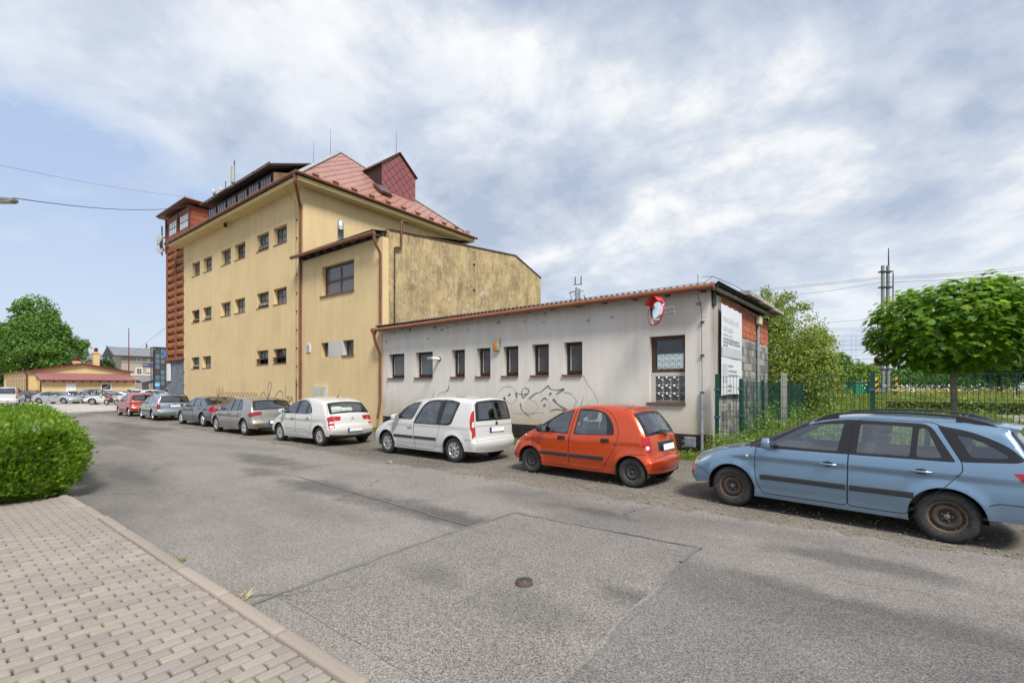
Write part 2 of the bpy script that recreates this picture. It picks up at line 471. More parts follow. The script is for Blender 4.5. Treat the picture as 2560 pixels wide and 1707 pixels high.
# ------------------------------------------------------------------ cars: bodies
def pip(poly, P):
    poly = np.asarray(poly, float); x, y = P[:, 0], P[:, 1]; ins = np.zeros(len(P), bool); j = len(poly) - 1
    for i in range(len(poly)):
        xi, yi = poly[i]; xj, yj = poly[j]
        c = ((yi > y) != (yj > y))
        with np.errstate(divide='ignore', invalid='ignore'):
            ins ^= c & (x < (xj - xi) * (y - yi) / (yj - yi + 1e-30) + xi)
        j = i
    return ins
def densify(poly, h, closed=True):
    out = []; N = len(poly)
    for i in range(N if closed else N - 1):
        a = np.array(poly[i][:2], float); b = np.array(poly[(i + 1) % N][:2], float)
        k = max(1, int(np.ceil(np.linalg.norm(b - a) / h)))
        out += [tuple(a + (b - a) * t / k) for t in range(k)]
    if not closed: out.append(tuple(poly[-1][:2]))
    return out
def cdt(polys, h, bounds_poly, extra=None):
    """triangulate the inside of bounds_poly with all polygon edges as constraints"""
    V = []; E = []
    for p, closed in [(bounds_poly, True)] + polys:
        b = len(V); V += [tuple(q) for q in p]; n = len(p)
        E += [(b + i, b + (i + 1) % n) for i in range(n if closed else n - 1)]
    A = np.array(V)
    x0, y0 = A.min(0); x1, y1 = A.max(0)
    gx, gy = np.meshgrid(np.arange(x0 + h / 2, x1, h), np.arange(y0 + h / 2, y1, h))
    gx[::2] += h / 2
    g = np.c_[gx.ravel(), gy.ravel()]
    g = g[pip(bounds_poly, g)]
    keep = np.ones(len(g), bool)
    for i in range(0, len(A), 200):
        d = ((g[:, None, :] - A[None, i:i + 200]) ** 2).sum(2).min(1); keep &= d > (0.55 * h) ** 2
    g = g[keep]
    pts = [Vector(p) for p in V] + [Vector(p) for p in g]
    r = delaunay_2d_cdt(pts, E, [], 0, 1e-5)
    VV = np.array([(v.x, v.y) for v in r[0]]); F = np.array([tuple(f) for f in r[2]], int)
    c = VV[F].mean(1)
    F = F[pip(bounds_poly, c)]
    return VV, F, VV[F].mean(1)

class Body:
    def __init__(s, sp):
        s.sp = sp; s.L = sp['L']; s.Wm = sp['W']
        pts = sp['out']; s.names = {}
        rows = []; P = [np.array(p[:4], float) for p in pts]; N = len(P)
        for i in range(N - 1):
            p0 = P[i - 1] if i else 2 * P[0] - P[1]; p1, p2 = P[i], P[i + 1]; p3 = P[i + 2] if i + 2 < N else 2 * P[-1] - P[-2]
            if len(pts[i]) > 5: p0 = 2 * p1 - p2          # corner flag
            if len(pts[i + 1]) > 5: p3 = 2 * p2 - p1
            if len(pts[i]) > 4 and pts[i][4]: s.names[pts[i][4]] = len(rows)
            k = max(2, int(np.ceil(np.linalg.norm((p2 - p1)[:2]) / sp.get('h', 0.05))))
            for j in range(k):
                t = j / k
                rows.append(0.5 * ((2 * p1) + (-p0 + p2) * t + (2 * p0 - 5 * p1 + 4 * p2 - p3) * t * t + (-p0 + 3 * p1 - 3 * p2 + p3) * t ** 3))
        rows.append(P[-1])
        o = np.array(rows); s.o = o[:, :2]; s.b = np.maximum(o[:, 2], 0.005); s.r = np.maximum(o[:, 3], 0.02)
        seg = np.linalg.norm(np.diff(s.o, axis=0), axis=1); s.s = np.r_[0, np.cumsum(seg)]
        tg = np.gradient(s.o, axis=0); tg /= np.linalg.norm(tg, axis=1)[:, None]
        s.nin = np.c_[tg[:, 1], -tg[:, 0]]                 # inward: for a path going up and over from the front
        for _ in range(2): s.nin[1:-1] = (s.nin[:-2] + 2 * s.nin[1:-1] + s.nin[2:]) / 4
        s.nin /= np.linalg.norm(s.nin, axis=1)[:, None]
        s.inset = s.o + s.nin * (s.b + 0.293 * s.r)[:, None]
        s.Ye = s.W(s.inset[:, 0], s.inset[:, 1]) - 0.293 * s.r
    def W(s, x, z):
        sp = s.sp; L = s.L; xa, xb = sp.get('xa', 0.36) * L, sp.get('xb', 0.66) * L
        pf = 1 - sp.get('cf', 0.07) * np.clip((xa - x) / xa, 0, 1) ** 2.2 - sp.get('cr', 0.06) * np.clip((x - xb) / (L - xb), 0, 1) ** 2.2
        zw = sp.get('zw', 0.62); zb = sp['zb'] + sp.get('zbs', 0.0) * (x / L - 0.5)
        low = np.clip((zw - z) / zw, 0, 1); y = s.Wm * pf * (1 - sp.get('tuck', 0.10) * low ** 2)
        mid = np.clip((z - zw) / (zb - zw), 0, 1); y = y - 0.030 * mid ** 2
        k = 0.022; t = (z - zb) / k
        sp_ = k * np.logaddexp(0, t)                       # softplus
        y = y - sp.get('th', 0.30) * sp_ - sp.get('th2', 0.12) * np.clip(z - zb, 0, 1) ** 2
        zc = sp.get('zc', 0.80) + sp.get('zcs', 0.06) * (x / L - 0.5)   # crease line along the flank
        q = np.clip((zc - z) / 0.05, 0, 1); q = q * q * (3 - 2 * q)
        back = np.clip((zc - z - 0.06) / 0.30, 0, 1); back = back * back * (3 - 2 * back)
        y = y - sp.get('cd', 0.012) * q * (1 - back)
        q = np.exp(-((z - sp.get('zl', 0.33)) / 0.035) ** 2); y = y - 0.008 * q   # waist above the sill
        for xw in (sp['xf'], sp['xr']):                    # flared arches
            d = np.hypot(x - xw, z - sp['Rw']) - sp['Ra']
            y = y + sp.get('fl', 0.016) * np.exp(-(np.clip(d, 0, 9) / 0.06) ** 2)
        return y
    def side(s, x, z):
        """half width of the flank at (x, z), rounded towards the outline"""
        x = np.atleast_1d(x).astype(float); z = np.atleast_1d(z).astype(float)
        A = s.o[:-1]; D = s.o[1:] - A; L2 = (D ** 2).sum(1)
        out = np.zeros(len(x))
        for i in range(0, len(x), 1500):
            p = np.c_[x[i:i + 1500], z[i:i + 1500]]
            t = np.clip(((p[:, None] - A) * D).sum(2) / L2, 0, 1)
            q = A + t[..., None] * D; dd = np.linalg.norm(p[:, None] - q, axis=2); k = dd.argmin(1); ar = np.arange(len(p))
            d = dd[ar, k]; tt = t[ar, k]; b = s.b[k] * (1 - tt) + s.b[k + 1] * tt; r = s.r[k] * (1 - tt) + s.r[k + 1] * tt
            a = 1 - np.clip((d - b) / r, 0.15, 1)
            out[i:i + 1500] = s.W(p[:, 0], p[:, 1]) - r * (1 - np.sqrt(1 - a * a))
        return out
    def sidepos(s, P, off=0.0, sg=-1):
        """3D points and normals of the flank for (x,z) rows; sg -1 is the car's left"""
        P = np.asarray(P, float); e = 0.004
        y = s.side(P[:, 0], P[:, 1]); yx = (s.side(P[:, 0] + e, P[:, 1]) - s.side(P[:, 0] - e, P[:, 1])) / (2 * e)
        yz = (s.side(P[:, 0], P[:, 1] + e) - s.side(P[:, 0], P[:, 1] - e)) / (2 * e)
        n = np.c_[-yx, np.ones(len(P)) * 1.0, -yz]; n /= np.linalg.norm(n, axis=1)[:, None]
        p = np.c_[P[:, 0], y, P[:, 1]] + n * off
        if sg < 0: p[:, 1] *= -1; n[:, 1] *= -1
        return p, n
    def at(s, q):
        i = lambda a: np.interp(q, s.s, a)
        return np.c_[i(s.o[:, 0]), i(s.o[:, 1])], np.c_[i(s.nin[:, 0]), i(s.nin[:, 1])], i(s.b), i(s.r), i(s.Ye)
    def strip(s, q, u, off=0.0):
        q = np.asarray(q, float); u = np.asarray(u, float)
        o, n, b, r, Ye = s.at(np.clip(q, 0, s.s[-1])); y = u * Ye; ay = np.abs(y)
        c = np.clip(ay - (Ye - 0.707 * r), 0, 0.9 * r)
        e = b * (ay / Ye) ** 2 + r - np.sqrt(np.maximum(r * r - c * c, 1e-9)) - off
        p = o + n * e[:, None]
        return np.c_[p[:, 0], y, p[:, 1]]
    def strippos(s, q, u, off=0.0):
        q = np.asarray(q, float); u = np.asarray(u, float); e = 0.004
        p = s.strip(q, u)
        a = s.strip(q + e, u) - s.strip(q - e, u); b = s.strip(q, np.clip(u + e, -1, 1)) - s.strip(q, np.clip(u - e, -1, 1))
        n = np.cross(b, a); ln = np.linalg.norm(n, axis=1); n = n / np.maximum(ln, 1e-9)[:, None]
        o, ni, *_ = s.at(np.clip(q, 0, s.s[-1])); flip = (n[:, 0] * ni[:, 0] + n[:, 2] * ni[:, 1]) > 0
        n[flip] *= -1
        return p + n * off, n
    def S(s, kind, v=0.0):
        """outline position: 'r' rear at height v, 'f' front at height v, 't' top at x = v, or a named point plus v metres"""
        o = s.o
        if kind in s.names: return s.s[s.names[kind]] + v
        if kind == 'r':
            i = s.names['rtop']; z = o[i:, 1]; return float(np.interp(-v, -z, s.s[i:]))
        if kind == 'f':
            j = s.names['nose']; return float(np.interp(v, o[:j + 1, 1], s.s[:j + 1]))
        j = s.names['nose']; i = s.names['tail']; return float(np.interp(v, o[j:i + 1, 0], s.s[j:i + 1]))
    def su(s, pts):
        """(kind, value, y) triples -> (s, u)"""
        out = []
        for k, v, y in pts:
            q = s.S(k, v); Ye = float(np.interp(q, s.s, s.Ye)); out.append((q, max(-1, min(1, y / Ye))))
        return out

def car(sp, paintm, label, cat='car', group=None, name='parked_car', hi=True):
    """build one car; local x runs from nose to tail, -y is the car's left, z = 0 is the road"""
    B = Body(sp); L = sp['L']; h = sp.get('h', 0.05)
    root = thing(name, label, cat, group=group)
    acc = {}
    def put(key, P, N, F, mat):
        a = acc.setdefault(key, dict(V=[], N=[], F=[], mi=[], mats=[]))
        if mat not in a['mats']: a['mats'].append(mat)
        b = len(a['V']); used = np.unique(F); mp = -np.ones(len(P), int); mp[used] = np.arange(len(used)) + b
        a['V'] += list(P[used]); a['N'] += list(N[used]); a['F'] += [tuple(f) for f in mp[F]]; a['mi'] += [a['mats'].index(mat)] * len(F)
    # ---- flanks
    zs = sp.get('zs', 0.21); Ra, Rw = sp['Ra'], sp['Rw']
    ins = [tuple(p) for p in B.inset]
    zf = ins[0][1]; zr = ins[-1][1]
    def arc(xw, z_in, z_out):
        a0 = math.asin(max(-0.9, min(0.9, (z_out - Rw) / Ra))); a1 = math.asin(max(-0.9, min(0.9, (z_in - Rw) / Ra)))
        return [(xw + Ra * math.cos(t), Rw + Ra * math.sin(t)) for t in np.linspace(a0, math.pi - a1, 22)]
    bottom = [ins[-1]] + arc(sp['xr'], zs, zr) + [(sp['xr'] - Ra * 1.0 - 0.02, zs)] + [(sp['xf'] + Ra + 0.02, zs)] + arc(sp['xf'], zf, zs) + [ins[0]]
    bottom = densify(bottom, h, False)[1:-1]
    bound = ins + bottom
    wins = {k: roundpoly(v, 0.03) for k, v in sp['windows'].items()}
    blacks = [roundpoly(v, 0.03) for v in sp.get('blacks', [])]
    doors = {k: roundpoly(v, 0.05) for k, v in sp.get('doors', {}).items()}
    lights = [(k, roundpoly(v, 0.03), CM[m]) for k, v, m in sp.get('sidelights', [])]
    bumps = [roundpoly(v, 0.03) for v in sp.get('sidebumper', [])]
    lowers = [v for v in sp.get('sidedark', [])]
    polys = [(densify(p, h), True) for p in list(wins.values()) + blacks + list(doors.values()) + [l[1] for l in lights] + bumps + lowers]
    V2, F2, C2 = cdt(polys, h, bound)
    own = np.array(['body'] * len(F2), dtype=object); mat = np.array([0] * len(F2)); mats = [paintm, CM['black'], CM['plastic']]
    for k, p in doors.items(): own[pip(p, C2)] = k
    for p in bumps: own[pip(p, C2)] = 'bumper'
    for p in lowers: mat[pip(p, C2)] = 2
    for p in blacks: mat[pip(p, C2)] = 1
    lid = {}
    for k, p, m in lights:
        i = pip(p, C2); own[i] = k; mats.append(m); mat[i] = len(mats) - 1
    gl = np.zeros(len(F2), bool); gk = {}
    for k, p in wins.items():
        i = pip(p, C2); gl |= i; own[i] = 'window:' + k
    for sg in (-1, 1):
        P3, N3 = B.sidepos(V2, 0.0, sg)
        Fx = F2 if sg < 0 else F2[:, ::-1]
        # orientation: make faces look outwards
        a = P3[Fx[0]]; nn = np.cross(a[1] - a[0], a[2] - a[0])
        if nn[1] * sg < 0: Fx = Fx[:, ::-1]
        for k in set(own):
            for m in set(mat[own == k]):
                sel = (own == k) & (mat == m)
                if not sel.any(): continue
                if k.startswith('window:'): put((k, sg), P3 - N3 * 0.004, N3, Fx[sel], CM['glassd'] if k.endswith('_d') else CM['glass'])
                else: put((k, 0 if k in ('body', 'bumper') else sg), P3, N3, Fx[sel], mats[m])
        sel = ~gl & np.array([not str(k).endswith('light') for k in own]) & (C2[:, 1] > 0.30) & (C2[:, 0] > sp.get('cab0', 0.3 * L))
        put(('cabin', 0), P3 - N3 * 0.035, -N3, Fx[sel][:, ::-1], CM['inner'])
        # window edges, so that the body shell has thickness
        for k, p in wins.items():
            q = np.array(densify(p, h)); A, n = B.sidepos(q, 0.0, sg); Bk = A - n * 0.034; m_ = len(q)
            put(('cabin', 0), np.r_[A, Bk], np.r_[n, n], np.array([(i, (i + 1) % m_, m_ + (i + 1) % m_) for i in range(m_)] + [(i, m_ + (i + 1) % m_, m_ + i) for i in range(m_)]), CM['black'])
    # ---- the strip from bumper over the roof to bumper
    SU = 0.80
    tops = [(k, B.su(pl), CM[m] if isinstance(m, str) else (m or paintm)) for k, pl, m in sp.get('tops', [])]
    def rp(pl): return [(a, b * SU) for a, b in pl]
    bd = [(q, -SU) for q in B.s] + [(B.s[-1], y) for y in np.linspace(-SU, SU, 16)[1:-1]] + [(q, SU) for q in B.s[::-1]] + [(B.s[0], y) for y in np.linspace(SU, -SU, 16)[1:-1]]
    feats = [(k, roundpoly(rp(pl), 0.03), m) for k, pl, m in tops]
    Vs, Fs, Cs = cdt([(densify(p, h), True) for _, p, _ in feats], h, bd)
    Vs[:, 0] = np.clip(Vs[:, 0], 0, B.s[-1])
    P3, N3 = B.strippos(Vs[:, 0], np.clip(Vs[:, 1] / SU, -1, 1))
    a = P3[Fs]; nn = np.cross(a[:, 1] - a[:, 0], a[:, 2] - a[:, 0]); fl = (nn * N3[Fs[:, 0]]).sum(1) < 0
    Fs[fl] = Fs[fl][:, ::-1]
    own = np.array(['body'] * len(Fs), dtype=object); mi = np.zeros(len(Fs), int); mats = [paintm]
    for k, p, m in feats:
        i = pip(p, Cs); own[i] = k; mats.append(m); mi[i] = len(mats) - 1
    for k in set(own):
        for m in set(mi[own == k]):
            sel = (own == k) & (mi == m)
            glass = mats[m] in (CM['glass'], CM['glassd'])
            if k.endswith('light'):
                for sg in (-1, 1):
                    s2 = sel & (np.sign(Cs[:, 1]) == sg)
                    if s2.any(): put((k, sg), P3, N3, Fs[s2], mats[m])
            else: put((k, 0), P3 - N3 * (0.004 if glass else 0), N3, Fs[sel], mats[m])
    sw, sr = B.S('cowl'), B.S('rtop')
    sel = (Cs[:, 0] > sw) & np.array([mats[m] not in (CM['glass'], CM['glassd']) for m in mi])
    up = sel & (P3[Fs].mean(1)[:, 2] > sp['zb'])
    put(('cabin', 0), P3 - N3 * 0.03, -N3, Fs[up][:, ::-1], CM['liner']); put(('cabin', 0), P3 - N3 * 0.03, -N3, Fs[sel & ~up][:, ::-1], CM['inner'])
    # ---- panel gaps and extra lines
    g = MB()
    def surf(pts, off, sg=-1): return B.sidepos(np.array(densify(pts, 0.03, False)), off, sg)
    def line(pts, w=0.009, off=0.0016, closed=False, m=0, mb=None, sides=(-1, 1)):
        for sg in sides:
            q = densify(pts, 0.03, closed)
            if closed: q.append(q[0])
            q = [t for t in q if pip(bound, np.array([t]))[0]]
            if len(q) < 2: continue
            P, N = B.sidepos(np.array(q), off, sg)
            V = []
            for i in range(len(P)):
                d = P[min(i + 1, len(P) - 1)] - P[max(i - 1, 0)]; d /= np.linalg.norm(d) + 1e-9
                t = np.cross(N[i], d) * w / 2; V += [P[i] + t, P[i] - t]
            (mb or g).add(V, [(2 * i, 2 * i + 1, 2 * i + 3, 2 * i + 2) for i in range(len(P) - 1)], m)
    def topline(pl, w=0.009, off=0.0016, m=0, mb=None):
        q = np.array(densify(B.su(pl), 0.03, False)); P, N = B.strippos(q[:, 0], q[:, 1], off); V = []
        for i in range(len(P)):
            d = P[min(i + 1, len(P) - 1)] - P[max(i - 1, 0)]; d /= np.linalg.norm(d) + 1e-9
            t = np.cross(N[i], d) * w / 2; V += [P[i] + t, P[i] - t]
        (mb or g).add(V, [(2 * i, 2 * i + 1, 2 * i + 3, 2 * i + 2) for i in range(len(P) - 1)], m)
    for p in doors.values(): line(p, closed=True)
    for p in sp.get('lines', []): line(p)
    for p in sp.get('toplines', []): topline(p)
    # ---- make the objects
    objs = {}
    part_names = {'body': 'body', 'bumper': 'bumper', 'cabin': 'cabin', 'fdoor': 'door', 'rdoor': 'door'}
    for (k, sg), a in sorted(acc.items(), key=lambda t: str(t[0])):
        nm = part_names.get(k) or ('window' if k.startswith('window') else k)
        if k.startswith('window') or k in ('cabin',): par = root
        objs[(k, sg)] = mk(nm, a['V'], a['F'], a['mats'], root, a['mi'], True, a['N'])
    g.build('panel_gap', [CM['seam']], root)['kind'] = 'stuff'
    bw = sp['W']
    # wheel houses and underbody
    u = MB()
    for xw in (sp['xf'], sp['xr']):
        for sg in (-1, 1):
            y0 = sg * (bw * 0.955 if xw == sp['xf'] else bw * 0.955); y1 = sg * (bw - 0.36)
            th = np.linspace(-0.22, math.pi + 0.22, 20)
            V = [(xw + (Ra + 0.006) * math.cos(t), y, Rw + (Ra + 0.006) * math.sin(t)) for t in th for y in (y0, y1)]
            u.add(V, [(2 * i, 2 * i + 1, 2 * i + 3, 2 * i + 2) for i in range(19)], 0)
            u.add([(xw + (Ra + 0.006) * math.cos(t), y1, Rw + (Ra + 0.006) * math.sin(t)) for t in th], [tuple(range(20))], 0)
    x0, x1 = ins[0][0], ins[-1][0]
    u.box(sp['xf'] + Ra, sp['xr'] - Ra, -bw * 0.86, bw * 0.86, zs - 0.02, zs + 0.06)
    u.box(x0 + 0.02, sp['xf'] - Ra + 0.02, -bw * 0.74, bw * 0.74, zf + 0.0, zf + 0.08)
    u.box(sp['xr'] + Ra - 0.02, x1 - 0.02, -bw * 0.74, bw * 0.74, zr + 0.0, zr + 0.08)
    u.box(sp['xf'] - Ra, sp['xf'] + Ra, -bw + 0.36, bw - 0.36, zs + 0.0, zs + 0.12)
    u.box(sp['xr'] - Ra, sp['xr'] + Ra, -bw + 0.36, bw - 0.36, zs + 0.0, zs + 0.12)
    u.tube([(sp['xr'] + 0.1, bw * 0.45, zs - 0.01), (x1 - 0.02, bw * 0.45, zs - 0.005)], 0.03, 10)
    u.build('underbody', [CM['under']], root)
    # cabin furniture
    c = MB(); zb = sp['zb']; fx = sp.get('fseat', sp['xf'] + 1.25); rx = sp.get('rseat', fx + 0.95); ht = sp.get('hdz', 0.0)
    c.box(sp['xf'] + 0.35, x1 - 0.25, -bw * 0.80, bw * 0.80, 0.30, 0.34, 1)
    def seat(x, y, w):
        c.add(*rbox(x - 0.48, x + 0.05, y - w, y + w, 0.36, 0.56), 0, True)
        V, F = rbox(-0.06, 0.07, -w, w, 0, 0.62 + ht * 0.5)
        c.add([(x + 0.02 + p[0] + p[2] * 0.28, y + p[1], 0.50 + p[2]) for p in V], F, 0, True)
        V, F = rbox(-0.05, 0.05, -0.135, 0.135, 0, 0.20)
        c.add([(x + 0.21 + p[0] + p[2] * 0.22, y + p[1], 1.15 + ht + p[2]) for p in V], F, 0, True)
        for q in (-0.06, 0.06): c.tube([(x + 0.17, y + q, 1.08 + ht), (x + 0.22, y + q, 1.18 + ht)], 0.006, 6, 2)
    for y in (-bw * 0.45, bw * 0.45):
        seat(fx, y, 0.24); seat(rx, y, 0.27)
    wx = B.o[B.names['cowl']][0]
    V, F = rbox(wx + 0.10, wx + sp.get('dash', 0.62), -bw * 0.78, bw * 0.78, 0.55, zb + 0.0)
    c.add(V, F, 1, True)
    sx = wx + sp.get('dash', 0.62) + 0.14; sy = -bw * 0.45; zst = zb - 0.02
    th = np.linspace(0, 2 * math.pi, 25)
    c.tube([(sx - 0.07 * math.sin(t), sy + 0.185 * math.cos(t), zst + 0.17 * math.sin(t)) for t in th], 0.015, 6, 1, False)
    c.bar((sx, sy, zst), (sx - 0.25, sy, zst - 0.12), 0.06, 0.06, 1); c.bar((sx, sy - 0.18, zst), (sx, sy + 0.18, zst), 0.03, 0.05, 1)
    if sp.get('shelf', True): c.box(rx + 0.30, x1 - 0.30, -bw * 0.74, bw * 0.74, zb - 0.08, zb - 0.06, 1)
    c.build('seats', [CM['seat'], CM['inner'], CM['chrome']], root)
    # wheels
    tm, rm = wheel_meshes(sp['wheel'], Rw, sp.get('wt', 0.195))
    for xw in (sp['xf'], sp['xr']):
        for sg in (-1, 1):
            w = bpy.data.objects.new('wheel', None); w.empty_display_size = 0.1; link(w, root)
            yw = bw - 0.035 - sp.get('wt', 0.195) / 2
            w.location = (xw, sg * yw, Rw); w.rotation_euler = (0, 0, 0 if sg < 0 else math.pi)
            ang = random.uniform(0, 1.2)
            share('tyre', tm, w, rot=(0, ang, 0)); share('rim', rm, w, rot=(0, ang, 0))
    # door furniture
    for key in ('fdoor', 'rdoor'):
        for sg in (-1, 1):
            d = objs.get((key, sg))
            if d is None: continue
            for (x, z) in sp.get('handles', {}).get(key, []):
                m = MB(); P, N = B.sidepos(np.array([(x, z)]), 0.0, sg); p = Vector(P[0]); n = Vector(N[0])
                hs = sp.get('handle_style', 'bar')
                t = Vector((1, 0, 0)) - n * n.x; t.normalize(); b_ = n.cross(t)
                if hs == 'bar':
                    m.lathe([(0.001, 0.0), (0.052, 0.0)], 16, (0, 0, 0), 'y', 1); 
                    m.v = [tuple(p + n * 0.0018 + t * v[0] * 1.25 + b_ * v[2] * 0.7) for v in m.v]
                    q = MB(); q.tube([(-0.10, 0, 0), (-0.085, 0.024, 0), (0, 0.030, 0), (0.085, 0.024, 0), (0.10, 0, 0)], [0.010, 0.014, 0.015, 0.014, 0.010], 8, 0)
                    m.add([p + t * v[0] + n * v[1] + b_ * v[2] for v in map(Vector, q.v)], q.f, 0, True)
                else:
                    V, F = rbox(-0.085, 0.085, 0, 0.012, -0.035, 0.035); m.add([p + t * v[0] + n * v[1] + b_ * v[2] for v in map(Vector, V)], F, 1, True)
                    V, F = rbox(-0.065, 0.065, 0.010, 0.022, -0.002, 0.022); m.add([p + t * v[0] + n * v[1] + b_ * v[2] for v in map(Vector, V)], F, 2, True)
                m.build('handle', [paintm, CM['black'], CM['plastic']], d)
            for pts in sp.get('mould', {}).get(key, []):
                m = MB(); line([(q[0], q[1]) for q in pts], 0.055, 0.014, m=0, mb=m, sides=(sg,)); line([(q[0], q[1]) for q in pts], 0.072, 0.003, m=0, mb=m, sides=(sg,))
                nf = len(m.v) // 2; k = nf // 2     # close the long edges
                m.f += [(2 * i, nf + 2 * i, nf + 2 * i + 2, 2 * i + 2) for i in range(k - 1)] + [(2 * i + 1, 2 * i + 3, nf + 2 * i + 3, nf + 2 * i + 1) for i in range(k - 1)]
                m.f += [(0, 1, nf + 1, nf), (2 * k - 2, nf + 2 * k - 2, nf + 2 * k - 1, 2 * k - 1)]
                m.m = [0] * len(m.f); m.sm = [False] * len(m.f)
                m.build('moulding', [CM['plastic']], d)
    # mirrors
    for sg in (-1, 1):
        x, z = sp['mirror']; P, N = B.sidepos(np.array([(x, z)]), 0.0, sg); p = P[0]
        m = MB(); V, F = rbox(-0.055, 0.065, -0.105, 0.105, -0.075, 0.075, 3)
        m.add([(p[0] + v[0] + 0.03 + 0.25 * v[1], p[1] + sg * (0.155 + v[1]), p[2] + 0.06 + v[2] * (1 - 2.0 * v[1])) for v in V], F, 0, True)
        m.obox((p[0] + 0.03, p[1] + sg * 0.03, p[2] + 0.01), (0.03, 0, 0), (0, 0.05, 0.02), (0, 0, 0.014), 1)
        m.obox((p[0] + 0.098, p[1] + sg * 0.155, p[2] + 0.06), (0.002, 0.0, 0), (0.02, 0.085, 0), (0, 0, 0.058), 2)
        m.build('mirror', [CM['plastic'] if sp.get('black_mirror') else paintm, CM['plastic'], CM['chrome']], root)
    # number plate, emblem, wiper, aerial
    def rear(y, z, off):
        q = B.S('r', z); Ye = float(np.interp(q, B.s, B.Ye)); P, N = B.strippos([q], [y / Ye], off); return Vector(P[0]), Vector(N[0])
    if 'plate' in sp:
        z, y0, txt, tcol = sp['plate']; p, n = rear(y0, z, 0.012)
        pl = MB(); Yv = Vector((0, 1, 0)); up = n.cross(Yv); up = up if up.z > 0 else -up
        pl.obox(p, Yv * 0.265, up * 0.060, n * 0.006, 2); pl.obox(p + n * 0.002, Yv * 0.257, up * 0.054, n * 0.006, 0); pl.obox(p + n * 0.0025 - Yv * 0.235, Yv * 0.022, up * 0.054, n * 0.006, 1)
        po = pl.build('number_plate', [CM['white'], CM['blue'], CM['plastic']], root)
        if txt:
            text('plate_lettering', txt, 0.095, p + n * 0.0095 + Yv * 0.02, Yv, up, CM[tcol], po)
    if 'emblem' in sp:
        kind, z = sp['emblem']; p, n = rear(0, z, 0.006); Yv = Vector((0, 1, 0)); up = n.cross(Yv); up = up if up.z > 0 else -up
        e = MB()
        def E3(pts, w, m=0): ribbon(e, [p + Yv * a + up * b for a, b in pts], w, n, m)
        if kind == 'chevron':
            for dz in (0.0, 0.045):
                E3([(-0.06, -0.045 + dz), (0, 0.012 + dz), (0.06, -0.045 + dz)], [0.010, 0.022, 0.010])
        else:
            E3([(0.045 * math.cos(t), 0.045 * math.sin(t)) for t in np.linspace(0, 2 * math.pi, 25)], 0.010)
            if kind == 'vw':
                E3([(-0.022, 0.036), (0, -0.002), (0.022, 0.036)], 0.009); E3([(-0.036, 0.015), (-0.016, -0.034), (0, -0.004), (0.016, -0.034), (0.036, 0.015)], 0.009)
            else:
                e.lathe([(0.040, 0), (0.001, 0.002)], 20, (0, 0, 0), 'y', 1); k = 20 * 2
                e.v[-k:] = [tuple(p + Yv * v[0] + up * v[2] + n * 0.001) for v in e.v[-k:]]
                E3([(-0.02, -0.02), (0.0, 0.022), (0.02, -0.02)], 0.008)
        e.build('emblem', [CM['chrome'], CM['plastic']], root)
    if sp.get('wiper'):
        z, y0, y1, z1 = sp['wiper']; a, n = rear(y0, z, 0.02); b, n2 = rear(y1, z1, 0.014); w = MB(); w.bar(a, b, 0.018, 0.012); w.bar(b + Vector((0, -0.16, -0.0)), b + Vector((0, 0.16, 0.02)), 0.012, 0.014); w.lathe([(0.026, 0), (0.02, 0.02), (0.001, 0.025)], 12, a, 'x'); w.build('rear_wiper', [CM['plastic']], root)
    if sp.get('aerial'):
        x, ln, dx = sp['aerial']; q = B.S('t', x); P, N = B.strippos([q], [0.0]); p = Vector(P[0])
        w = MB(); w.tube([p, p + Vector((0.03, 0, 0.02))], [0.03, 0.012], 8)
        if ln: w.tube([p + Vector((0.02, 0, 0.01)), p + Vector((dx, 0, ln))], [0.006, 0.003], 6)
        else: w.prism([(p.x - 0.05, p.z), (p.x + 0.08, p.z - 0.005), (p.x + 0.07, p.z + 0.055)], -0.012, 0.012)
        w.build('aerial', [CM['plastic']], root)
    return root, B, objs
def rbox(x0, x1, y0, y1, z0, z1, n=2):
    """box with rounded edges as (verts, faces)"""
    r = min(x1 - x0, y1 - y0, z1 - z0) * 0.32
    def ax(a, b): return [a + r - r * math.cos(t) for t in np.linspace(0, math.pi / 2, n + 1)] + [b - r + r * math.sin(t) for t in np.linspace(0, math.pi / 2, n + 1)]
    X, Y, Z = ax(x0, x1), ax(y0, y1), ax(z0, z1); K = 2 * n + 2
    V = []; idx = {}; F = []
    lo = np.array([x0 + r, y0 + r, z0 + r]); hi = np.array([x1 - r, y1 - r, z1 - r])
    def vid(p):
        q = np.array(p); c = np.clip(q, lo, hi); d = q - c; l = np.linalg.norm(d)
        q = c + d / l * r if l > 1e-9 else q
        k = tuple(np.round(q, 5))
        if k not in idx: idx[k] = len(V); V.append(tuple(q))
        return idx[k]
    for fixed, A, Bx, mk3 in (('x', Y, Z, lambda a, b, s: (s, a, b)), ('y', X, Z, lambda a, b, s: (a, s, b)), ('z', X, Y, lambda a, b, s: (a, b, s))):
        for s_, sign in [({'x': x0, 'y': y0, 'z': z0}[fixed], -1), ({'x': x1, 'y': y1, 'z': z1}[fixed], 1)]:
            for i in range(K - 1):
                for j in range(K - 1):
                    f = [vid(mk3(A[i], Bx[j], s_)), vid(mk3(A[i + 1], Bx[j], s_)), vid(mk3(A[i + 1], Bx[j + 1], s_)), vid(mk3(A[i], Bx[j + 1], s_))]
                    f = list(dict.fromkeys(f))
                    if len(f) < 3: continue
                    if (sign > 0) == (fixed == 'y'): f = f[::-1]
                    F.append(tuple(f))
    return V, F
